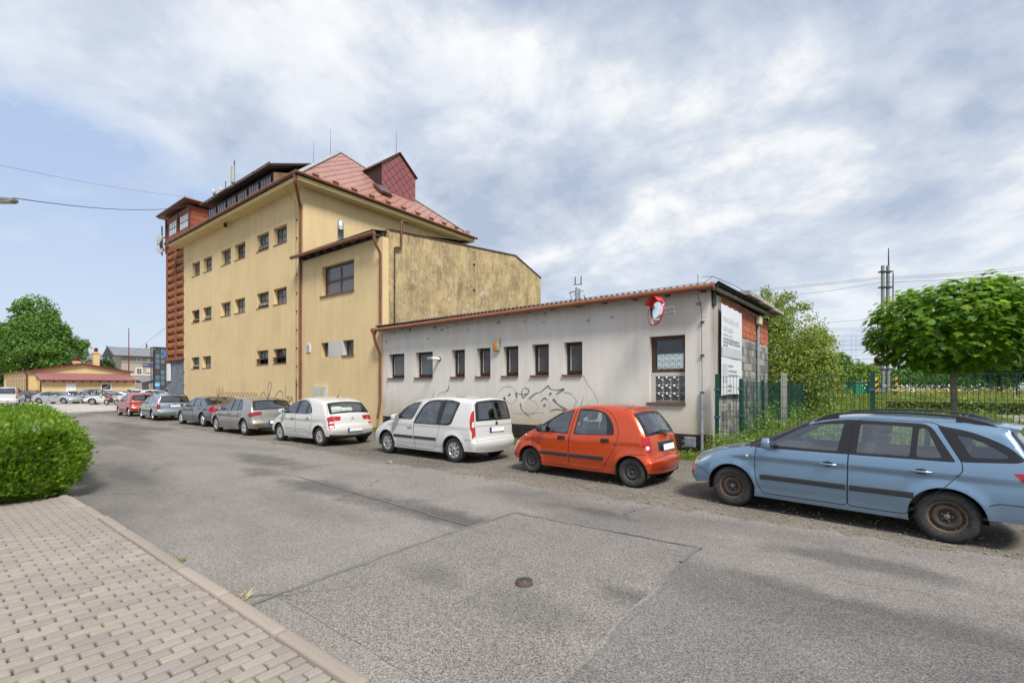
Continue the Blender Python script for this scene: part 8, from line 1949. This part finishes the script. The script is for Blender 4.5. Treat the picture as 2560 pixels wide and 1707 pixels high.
mb = MB(); mb.box(-.6, .6, -.04, .02, 4.2, 5.6); mb.build('window', [MAT['g_grey']], ho)
mb = MB(); mb.box(1.2, 1.8, 3, 3.6, 6, 8.6); mb.build('chimney', [MAT['brown']], ho)
def wire(name, label, pts, r=.012, sag=0.0, group=None, n=14):
    mb = MB()
    for a_, b_ in zip(pts, pts[1:]):
        a_, b_ = Vector(a_), Vector(b_); mb.tube([a_ + (b_ - a_) * t - Vector((0, 0, 4 * sag * t * (1 - t))) for t in np.linspace(0, 1, n)], r, 5, cap=False)
    return tag(mb.build(name, [MAT['wire']]), label, 'cable', group)
RW = 'railway overhead wires'
for k, (a_, m_, b_) in enumerate((((1500, 752, 62), (2200, 693, 46), (2700, 650, 40)), ((1500, 757, 62), (2200, 697, 46), (2700, 657, 40)), ((1860, 748, 54), (2200, 706, 46), (2700, 668, 40)))):
    wire('overhead_wire', ('uppermost', 'middle', 'lowest')[k] + ' of three thin wires passing the catenary columns', [P3(*a_), P3(*m_), P3(*b_)], .014, .25, RW)
for k, (y0, y1) in enumerate(((812, 776), (824, 806))): wire('overhead_wire', ('upper', 'lower')[k] + ' of two thin wires sloping up to the globe maple', [P3(1950, y0, 60), P3(2420, y1, 60)], .016, .2, RW)
for k in range(9):
    yy = 826 + k * 12; wire('contact_wire', 'level contact wires of the railway between olive tree and maple', [P3(1990, yy + 2 * (k % 3), 85), P3(2260, yy - 3 + 2 * (k % 2), 75)], .022 if k in (4, 6) else .014, .1, 'railway contact wires')
for px in (2066, 2108, 2128, 2140): wire('dropper_wire', 'short vertical dropper wires between the railway contact wires', [P3(px, 826 + (px % 3) * 8, 80), P3(px, 905 - (px % 5) * 4, 80)], .012, 0, 'railway dropper wires', 3)
# ------------------------------------------------------------------ beyond: car park, bungalow and station (left)
MAT['bung'] = plaster('bungalow_plaster', (.60, .455, .235), (.50, .37, .18), .25, bump=.1); MAT['redroof'] = flat('red_sheet_roof', (.27, .115, .115), .4, var=.12); MAT['redtrim'] = flat('dark_red_trim', (.14, .018, .02), .5); MAT['station'] = plaster('station_plaster', (.36, .325, .265), (.30, .27, .22), .3, bump=.1); MAT['slate'] = flat('grey_slate_roof', (.165, .175, .195), .6, var=.15, vscale=1.2); MAT['trim'] = flat('pale_window_trim', (.60, .57, .50), .8)
def frameY(px, d):
    """frame of a facade that faces +x: local x runs along world +y, local y goes back along -x"""
    x, y = at(px, d); m_ = Matrix.Rotation(R(90), 4, 'Z'); m_.translation = (x, y, 0)
    def loc(qx, qy, back=0.0):
        a_ = (qx - 1280) / 1187.7; rx, ry = a_ * rgt.x + fwd.x, a_ * rgt.y + fwd.y; t = (x - back) / rx; return t * ry - y, 1.83 + (968 - qy) / 1187.7 * t
    return m_, loc
bu = thing('bungalow', 'low yellow bungalow with shallow gable and red sheet lean-to roof at the car park', 'building'); bu.matrix_world, bl_ = frameY(101, 59)
xr_ = bl_(336, 950)[0]; gl0, gr0, gap_ = bl_(67, 929, 2.2), bl_(326, 931, 2.2), bl_(206.6, 911, 2.2)
mb = MB(); mb.prism([(gl0[0], 0), (gr0[0], 0), gr0, gap_, gl0], 2.2, 24, 'y'); mb.build('wall', [MAT['bung']], bu)
mb = MB(); mb.prism([(0.0, 0), (xr_, 0), (xr_, 2.78), (0.0, 2.78)], 0, 2.196, 'y'); mb.build('front_wall', [MAT['bung']], bu)
mb = MB()
for p, q in ((gl0, gap_), (gap_, gr0)):
    u = Vector((q[0] - p[0], 0, q[1] - p[1])).normalized() * .35; a_, b_ = Vector((p[0], 13, p[1] + .10)), Vector((q[0], 13, q[1] + .10))
    a_, b_ = (a_ - u, b_) if p is gl0 else (a_, b_ + u); mb.bar(a_, b_, 22.4, .15)
mb.build('roof', [MAT['redtrim']], bu)
t0_, t1_ = bl_(84, 930.6, 2.2), bl_(318, 935, 2.2)
mb = MB(); mb.add([(-.1, -.5, 2.78), (xr_ + .25, -.5, 2.82), (t1_[0], 2.19, t1_[1]), (t0_[0], 2.19, t0_[1]), (-.1, -.5, 2.66), (xr_ + .25, -.5, 2.70), (t1_[0], 2.19, t1_[1] - .12), (t0_[0], 2.19, t0_[1] - .12)], [(0, 1, 2, 3), (4, 7, 6, 5), (0, 4, 5, 1), (1, 5, 6, 2), (3, 7, 4, 0)]); lr = mb.build('lean_to_roof', [MAT['redroof']], bu)
for k in range(22): f_ = k / 21; mb = MB(); mb.bar((-.05 + (xr_ + .25) * f_, -.48, 2.80 + .04 * f_), (t0_[0] + (t1_[0] - t0_[0]) * f_, 2.19, t0_[1] + (t1_[1] - t0_[1]) * f_ + .01), .03, .04); mb.build('seam', [MAT['redroof']], lr)
mb = MB(); mb.tube([(-.15, -.56, 2.72), (xr_ + .3, -.56, 2.76)], .08, 8); mb.build('gutter', [MAT['redtrim']], bu)
for k in range(11): x = .3 + k * .9; mb = MB(); mb.box(x - .05, x + .05, -.42, -.01, 2.48, 2.64); mb.build('rafter_end', [MAT['timber']], bu)
mb = MB(); mb.tube([(0, -.5, 2.7), (0, -.08, 2.3), (0, -.08, 0)], .06, 8); mb.build('downpipe', [MAT['redtrim']], bu)
mb = MB(); mb.tube([(gl0[0] - .2, 2.0, gl0[1]), (gl0[0] - .02, 2.08, gl0[1] - .5), (gl0[0] - .02, 2.08, 0)], .07, 8); mb.build('downpipe', [MAT['redtrim']], bu)
mb = MB(); mb.box(bl_(165, 0)[0], bl_(190, 0)[0], -.05, -.005, 0, 2.36); mb.build('door', [MAT['whitep']], bu)
mb = MB(); xa, xb = bl_(252, 0)[0], bl_(278.5, 0)[0]
for q in ((xa, xb, 1.42, 1.54), (xa, xb, 2.26, 2.38), (xa, xa + .1, 1.54, 2.26), (xb - .1, xb, 1.54, 2.26)): mb.box(q[0], q[1], -.06, -.004, q[2], q[3])
wn_ = mb.build('window', [MAT['whitep']], bu); mb = MB(); mb.box(xa + .1, xb - .1, -.03, -.01, 1.54, 2.26); mb.build('pane', [MAT['g_dark']], wn_); mb = MB(); mb.bar((xa + .2, -.04, 1.58), (xb - .15, -.04, 2.15), .02, .06); mb.build('blind_cord', [MAT['trim']], wn_)
for k in range(8): y = 3.0 + k * 2.3; mb = MB(); mb.box(gl0[0] - .04, gl0[0] - .005, y, y + 1.4, .9, 2.9); mb.build('window', [flat('brown_blind', (.30, .22, .13), .8)], bu)
for a_, b_, py in ((232, 247, 880), (183, 198, 903)):
    (xa, zt), (xb, _z) = bl_(a_, py, 7.5), bl_(b_, py, 7.5)
    mb = MB(); mb.box(xa, xb, 7, 7.8, 3.5, zt - .25); mb.box(xa - .08, xb + .08, 6.92, 7.88, zt - .25, zt); cb_ = mb.build('chimney', [MAT['bung']], bu)
    mb = MB(); mb.lathe([(.22, 0), (.22, .4), (.3, .45), (.001, .7)], 10, ((xa + xb) / 2, 7.4, zt)); mb.build('chimney_pot', [MAT['redtrim']], cb_)
fp = thing('flag_pole', 'thin dark red pole rising behind the bungalow roof', 'pole'); x, y = at(322, 70); mb = MB(); mb.tube([(x, y, 0), (x, y, pz(820, 70))], [.09, .05], 8); mb.build('pole', [MAT['redtrim']], fp)
lm_ = thing('floodlight_mast', 'floodlight mast with lamps at the top beside the big tree', 'lamp'); x, y = at(198, 95); lm_.location = (x, y, 0); mb = MB(); mb.tube([(0, 0, 0), (0, 0, 10.4)], [.12, .08], 8); mb.build('pole', [MAT['wire']], lm_)
for o, z in ((.35, 10.4), (-.1, 10.3), (.3, 9.1)): mb = MB(); mb.obox(RT * o + Vector((0, 0, z)), RT * .45, FW * .2, (0, 0, .14)); mb.build('floodlight', [MAT['wire']], lm_)
st = thing('station_building', 'grey beige railway station building with slate roof and blue station name sign', 'building'); st.matrix_world, sl_ = frameY(304, 110); S2 = 9.3 / 108
ze = pz(889, 111); zr2 = pz(867, 113); xR = sl_(414, 0)[0]
mb = MB(); mb.box(0, xR, 0, 9, 0, ze); mb.prism([(0, ze), (9, ze), (4.5, zr2 - .3)], 0, .3, 'x'); mb.build('wall', [MAT['station']], st)
mb = MB(); mb.add([(-1.7, -.8, ze - .15), (xR, -.8, ze - .15), (xR, 4.5, zr2), (-1.7, 4.5, zr2), (-1.7, 9.8, ze - .15), (xR, 9.8, ze - .15)], [(0, 1, 2, 3), (3, 2, 5, 4)]); mb.build('roof', [MAT['slate']], st)
mb = MB(); mb.bar((-1.7, -.85, ze - .15), (xR, -.85, ze - .15), .22, .22); mb.bar((-1.75, -.8, ze - .2), (-1.75, 4.5, zr2 - .05), .2, .35); mb.build('eaves_board', [MAT['wire']], st)
for z, hh in ((pz(904, 110), .28), (pz(938, 110), .3)): mb = MB(); mb.box(-.02, xR, -.10, -.004, z, z + hh); mb.build('string_course', [MAT['trim']], st)
for (a_, b_, t_, u_, n_) in ((38, 48, 892, 903, 2), (65, 70, 897, 902, 1), (36, 51, 920, 936, 2), (64, 70, 923, 929, 1)):
    xa, xb, za, zb_ = sl_(304 + a_, 0)[0], sl_(304 + b_, 0)[0], pz(u_, 112), pz(t_, 112); mb = MB(); mb.box(xa - .12, xb + .12, -.12, -.006, za - .12, zb_ + .15); ww = mb.build('window', [MAT['trim']], st)
    for c_ in range(n_):
        for r_ in range(2): mb = MB(); wx_ = (xb - xa - .2) / n_; hz_ = (zb_ - za - .2) / 2; mb.box(xa + .1 + c_ * wx_ + .04, xa + .1 + (c_ + 1) * wx_ - .04, -.135, -.121, za + .1 + r_ * hz_ + .04, za + .1 + (r_ + 1) * hz_ - .04); mb.build('pane', [MAT['g_dark']], ww)
sg_ = thing('station_sign', 'blue station name sign with white letters on the station wall', 'sign'); sg_.matrix_world = st.matrix_world.copy()
mb = MB(); xa, xb, za, zb_ = sl_(356.5, 0)[0], sl_(383.5, 0)[0], pz(915, 113), pz(909, 113); mb.box(xa, xb, -.22, -.11, za, zb_); mb.build('panel', [flat('sign_blue', (.008, .03, .22), .4)], sg_)
text('lettering', 'Lysá', .46, (xa + .1, -.225, (za + zb_) / 2), (1, 0, 0), (0, 0, 1), CM['white'], sg_, 'LEFT'); text('lettering', 'nad Labem', .19, (xa + 1.12, -.225, (za + zb_) / 2 - .08), (1, 0, 0), (0, 0, 1), CM['white'], sg_, 'LEFT')
mb = MB(); mb.box(sl_(364, 0, 4)[0], sl_(371, 0, 4)[0], 3.6, 5, zr2 - .4, pz(865, 112)); mb.build('chimney', [MAT['station']], st)
mb = MB(); mb.tube([(sl_(367.5, 0, 4)[0], 4.3, zr2), (sl_(367.5, 0, 4)[0], 4.3, pz(857, 114))], .16, 8); mb.build('chimney_pot', [MAT['redtrim']], st)
mb = MB(); mb.add([(30 * S2, -5, 3.1), (90 * S2, -5, 4.3), (90 * S2, -.1, 4.9), (30 * S2, -.1, 3.7), (30 * S2, -5, 2.9), (90 * S2, -5, 4.1), (90 * S2, -.1, 4.7), (30 * S2, -.1, 3.5)], [(0, 1, 2, 3), (4, 7, 6, 5), (0, 4, 5, 1)]); mb.build('canopy_roof', [MAT['slate']], st)
mb = MB(); mb.box(30.3 * S2, 89 * S2, -4.6, -.2, 0, 2.9); mb.build('platform_shed', [MAT['station']], st); mb = MB(); mb.box(31 * S2, 46 * S2, -4.66, -4.604, 1.3, 2.8); mb.build('window', [MAT['g_dark']], st)
s2 = thing('station_wing', 'lower station wing with grey roof left of the station gable', 'building'); s2.matrix_world, s3_ = frameY(222, 118); S3 = s3_(288, 0)[0] / 66
mb = MB(); mb.box(0, 66 * S3, 0, 8, 0, pz(897, 118)); mb.build('wall', [MAT['station']], s2); mb = MB(); mb.add([(-.8, -.8, pz(899, 118)), (66 * S3, -.8, pz(899, 118)), (66 * S3, 4, pz(885, 122)), (.9, 4, pz(885, 122)), (-.8, 8.8, pz(899, 118)), (66 * S3, 8.8, pz(899, 118))], [(0, 1, 2, 3), (3, 2, 5, 4)]); mb.build('roof', [MAT['slate']], s2)
for k in range(3): mb = MB(); mb.box(16 * S3 + k * 1.7, 16 * S3 + k * 1.7 + 1.0, -.05, -.005, pz(915, 118), pz(902, 118)); mb.build('window', [MAT['g_dark']], s2)
mb = MB(); mb.tube([(26 * S3, 4, pz(886, 120)), (26 * S3, 4, pz(868, 120))], .07, 6); mb.build('aerial_mast', [MAT['steelw']], s2)
lt = thing('glass_lift_tower', 'dark glass lift tower with steel frame at the station', 'tower'); lt.matrix_world, l4_ = frameY(387, 96); wt_, ht_ = l4_(425, 0)[0], pz(870, 97)
mb = MB(); gt = flat('blue_grey_tower_glass', (.10, .15, .18), .08); nz_ = 9
for k in range(nz_ + 1): z = k * ht_ / nz_; mb.box(0, wt_, 0, .12, z - .06, z + .06); mb.box(0, .12, .12, 2.6, z - .06, z + .06)
for x in (0, wt_ * .33, wt_ * .66, wt_ - .12): mb.box(x, x + .12, -.01, .11, 0, ht_)
for y in (1.2, 2.5): mb.box(-.01, .11, y, y + .12, 0, ht_)
mb.box(-.1, wt_ + .1, -.1, 2.8, ht_, ht_ + .18); mb.build('frame', [MAT['wire']], lt)
for k in range(nz_):
    for c_ in range(3): mb = MB(); z = k * ht_ / nz_; mb.box(c_ * wt_ * .33 + .13, (c_ + 1) * wt_ * .33 - .02, .05, .07, z + .07, z + ht_ / nz_ - .07); mb.build('pane', [gt if (k * 3 + c_) % 4 else MAT['g_dark']], lt)
mb = MB(); mb.box(.3, wt_ - .2, .6, 2.4, 0, ht_ - .3); mb.build('lift_shaft', [flat('shaft_dark', (.03, .04, .045), .5, var=.5, vscale=2)], lt)
mb = MB(); mb.box(wt_ - 1.1, wt_ - .1, -.06, -.02, ht_ - 1.7, ht_ - .5); mb.build('blue_sign', [flat('sign_bright_blue', (.02, .16, .60), .4)], lt); mb = MB(); mb.box(0.02, .85, -.08, -.02, 1.95, 2.75); bs = mb.build('blue_sign', [flat('sign_light_blue', (.10, .33, .68), .4)], lt); text('lettering', 'BKT', .34, (.43, -.085, 2.35), (1, 0, 0), (0, 0, 1), CM['white'], bs)
# person walking at the station
pr_ = thing('person', 'person in dark jacket and pale shirt walking by the station wall', 'person'); x, y = at(372, 96); pr_.location = (x, y, 0); pr_.rotation_euler = (0, 0, R(37.9))
Vp = [(0, 0, .95), (0, 0, 1.15), (0, .01, 1.38), (0, 0, 1.50), (.10, 0, .90), (.12, -.10, .50), (.12, -.02, .06), (.12, -.14, .03), (-.10, 0, .90), (-.12, .14, .48), (-.12, .22, .10), (-.12, .12, .04), (.21, 0, 1.40), (.26, .06, 1.12), (.25, -.04, .88), (-.21, 0, 1.40), (-.26, -.06, 1.12), (-.25, -.16, .90), (0, -.01, 1.60), (0, -.01, 1.73)]
Ep = [(0, 1), (1, 2), (2, 3), (0, 4), (4, 5), (5, 6), (6, 7), (0, 8), (8, 9), (9, 10), (10, 11), (2, 12), (12, 13), (13, 14), (2, 15), (15, 16), (16, 17), (3, 18), (18, 19)]
me = bpy.data.meshes.new('body'); me.from_pydata(Vp, Ep, []); po = link(bpy.data.objects.new('body', me), pr_); sk_ = po.modifiers.new('skin', 'SKIN')
for i_, r_ in enumerate((.15, .14, .15, .055, .10, .07, .045, .035, .10, .07, .045, .035, .06, .045, .035, .06, .045, .035, .085, .09)): me.skin_vertices[0].data[i_].radius = (r_, r_ * .85)
me.skin_vertices[0].data[0].use_root = True; po.modifiers.new('sub', 'SUBSURF').levels = 1; me.materials.append(flat('dark_clothes', (.03, .035, .05), .9))
mb = MB(); V, F = rbox(-.09, .09, -.10, .09, 1.66, 1.80, 3); mb.add(V, F, 0, True); mb.build('hair', [flat('dark_hair', (.02, .015, .012), .8)], pr_)
mb = MB(); V, F = rbox(-.13, .13, -.155, -.10, 1.05, 1.42, 2); mb.add(V, F, 0, True); mb.build('shirt', [MAT['whitep']], pr_)
# ------------------------------------------------------------------ cars of the far car park
def far_car(src, px, d, ang, label, pm, old, name, sc=1.0, dx=0.0):
    o = copy_tree(src); o.name = name; o['label'] = label; o['group'] = 'cars in the far car park'
    m_ = Matrix.Rotation(R(37.9) + ang, 4, 'Z'); x, y = at(px, d); b_ = R(37.9) + ang; o.location = (x - 2.1 * math.cos(b_), y - 2.1 * math.sin(b_), 0); o.rotation_euler = (0, 0, b_)
    def rec(q):
        for c_ in q.children:
            if c_.type == 'MESH':
                for sl in c_.material_slots:
                    if sl.material == old: sl.link = 'OBJECT'; sl.material = pm
            rec(c_)
    rec(o); return o
VAN = variant(MPV, 1.05, 1.17, 1.05, wheel='cap6', h=.09); VAN.pop('emblem'); VAN['plate'] = (.62, 0, None, None); VAN['wiper'] = None
SUV = variant(GOLF, 1.03, 1.12, 1.02, h=.09, Rw=.34, Ra=.39); SUV.pop('emblem'); SUV['plate'] = (.62, 0, None, None)
cv, *_ = car(VAN, P_WHITE, 'white panel van seen from behind over the hedge', group='cars in the far car park', name='white_van'); x, y = at(24, 47); q = R(-14); cv.location = (x - 2.2 * math.cos(q), y - 2.2 * math.sin(q), 0); cv.rotation_euler = (0, 0, q)
cs, *_ = car(SUV, P_PETROL, 'petrol blue tall hatchback with red lights in the far car park', group='cars in the far car park', name='tall_hatchback'); x, y = at(255, 56.5); q = R(37.9) + R(203); cs.location = (x - 2.2 * math.cos(q), y - 2.2 * math.sin(q), 0); cs.rotation_euler = (0, 0, q)
PI = math.pi
far_car(c7, 112, 60, R(-150), 'anthracite estate parked beside the bungalow wall', P_DARK, P_ICE, 'estate_car')
far_car(c6, 150, 53, R(180), 'silver saloon parked broadside in front of the bungalow', P_SILVER, P_GREY, 'saloon_car')
far_car(c5, 208, 55, R(-172), 'silver hatchback behind the silver saloon', P_SILVER, P_TAUPE, 'hatchback')
far_car(c4, 226, 61, R(-140), 'white hatchback with red rear light between silver and petrol blue cars', P_WHITE, P_CREAM, 'hatchback')
far_car(c6, 272, 51.5, R(28), 'white saloon facing the street beside the motorcycle', P_WHITE, P_GREY, 'saloon_car')
far_car(c5, 312, 57, R(-150), 'navy hatchback just behind the brick red hatchback', P_NAVY, P_TAUPE, 'hatchback')
far_car(c6, 300, 70, R(-170), 'pale silver saloon behind the motorcycle', P_SILVER, P_GREY, 'saloon_car')
far_car(c4, 325, 74, R(165), 'white hatchback far in the car park right of the bungalow', P_WHITE, P_CREAM, 'hatchback')
far_car(c3, 345, 66, R(160), 'white family van behind the brick red hatchback', P_WHITE, P_WHITE, 'family_van')
far_car(c6, 398, 78, R(170), 'white saloon below the glass lift tower', P_WHITE, P_GREY, 'saloon_car')
far_car(c4, 385, 62, R(175), 'white hatchback beside the lift tower base', P_WHITE, P_CREAM, 'hatchback')
far_car(c8, 425, 84, R(170), 'red small hatchback far off below the glass lift tower', P_RED, P_RED, 'red_hatchback')
far_car(c4, 290, 84, R(165), 'white hatchback farthest off beside the bungalow corner', P_WHITE, P_CREAM, 'hatchback')
far_car(c1, -30, 55, R(170), 'red estate at the left edge beside the white van', P_RED, P_BLUE, 'estate_car')
mc = thing('motorcycle', 'red and black motorcycle parked in front of the white saloon', 'motorcycle'); x, y = at(280, 48.5); mc.location = (x, y, 0); mc.rotation_euler = (R(6), 0, R(37.9) + R(-15))
for x in (-.70, .70):
    mb = MB(); mb.lathe([(.22, -.05), (.30, -.06), (.32, 0), (.30, .06), (.22, .05)], 24, (x, 0, .32), 'y'); wl_ = mb.build('wheel', [CM['tyre']], mc); mb = MB(); mb.lathe([(.22, -.02), (.20, -.025), (.20, .025), (.22, .02)], 20, (x, 0, .32), 'y')
    for k in range(5): a_ = k * 1.257; mb.bar((x, 0, .32), (x + .21 * math.cos(a_), 0, .32 + .21 * math.sin(a_)), .03, .03)
    mb.build('rim', [CM['silver']], wl_)
mb = MB(); mb.tube([(-.70, 0, .32), (-.45, 0, .95)], .04, 8); mb.tube([(.70, 0, .32), (.1, 0, .42), (-.25, 0, .75), (-.45, 0, .95)], .04, 8); mb.tube([(.15, .12, .3), (.85, .16, .42)], .06, 8); mb.build('frame', [CM['silver']], mc)
mb = MB(); V, F = rbox(-.25, .2, -.16, .16, .30, .68); mb.add(V, F, 0, True); mb.build('engine', [CM['plastic']], mc)
mb = MB(); V, F = rbox(-.38, .08, -.15, .15, .70, .95, 3); mb.add(V, F, 0, True); V, F = rbox(-.75, -.42, -.14, .14, .72, 1.05, 3); mb.add(V, F, 0, True); mb.build('tank', [P_RED], mc)
mb = MB(); V, F = rbox(.05, .72, -.13, .13, .78, .90); mb.add(V, F, 0, True); mb.build('seat', [CM['seat']], mc); mb = MB(); mb.tube([(-.38, -.36, 1.02), (-.45, 0, 1.0), (-.38, .36, 1.02)], .02, 6); mb.build('handlebar', [CM['plastic']], mc)
# ------------------------------------------------------------------ street lamp at the left edge, cables to the tower
sl = thing('street_lamp', 'grey street lamp head reaching in at the left edge', 'lamp'); hd_ = P3(14, 500, 14.0); bs_ = P3(-190, 500, 14.0)
mb = MB(); mb.tube([(bs_.x, bs_.y, 0), (bs_.x, bs_.y, 6.9)], [.09, .06], 10); mb.tube([(bs_.x, bs_.y, 6.9), (bs_.x, bs_.y, bs_.z - .08), Vector(bs_) + RT * .3, Vector(hd_) - RT * .3], .035, 8); mb.build('pole', [MAT['steelw']], sl)
mb = MB(); V, F = rbox(-.36, .30, -.14, .14, -.06, .055, 3); mq = Matrix((RT, FW, Vector((0, 0, 1)))).transposed().to_4x4(); mq.translation = hd_; mb.add([mq @ Matrix.Rotation(R(4), 4, 'Y') @ Vector((p[0], p[1] * (1 - .3 * (p[0] > .1)), p[2])) for p in V], F, 0, True); mb.build('lamp_head', [flat('lamp_grey', (.20, .20, .19), .5, var=.2)], sl)
mb = MB(); mb.add([mq @ Vector((p[0] * .7, p[1] * .8, -.075 + p[2] * .2)) for p in V], F, 0, True); mb.build('diffuser', [flat('lamp_diffuser', (.42, .40, .35), .3)], sl)
wire('hanging_cable', 'dark cable running from the street lamp to the lift tower cabin', [Vector(hd_) + RT * .2 + Vector((0, 0, .06)), Vector((-39.4, 12.9, 15.0))], .013, .35)
wire('hanging_cable', 'faint thin cable high above the street lamp cable', [P3(-60, 400, 22), Vector((-40.6, 13.4, 16.0))], .007, .2)
wire('hanging_cable', 'pair of thin cables behind the lift tower above the glass tower', [P3(300, 905, 100), P3(420, 815, 60)], .016, .1)
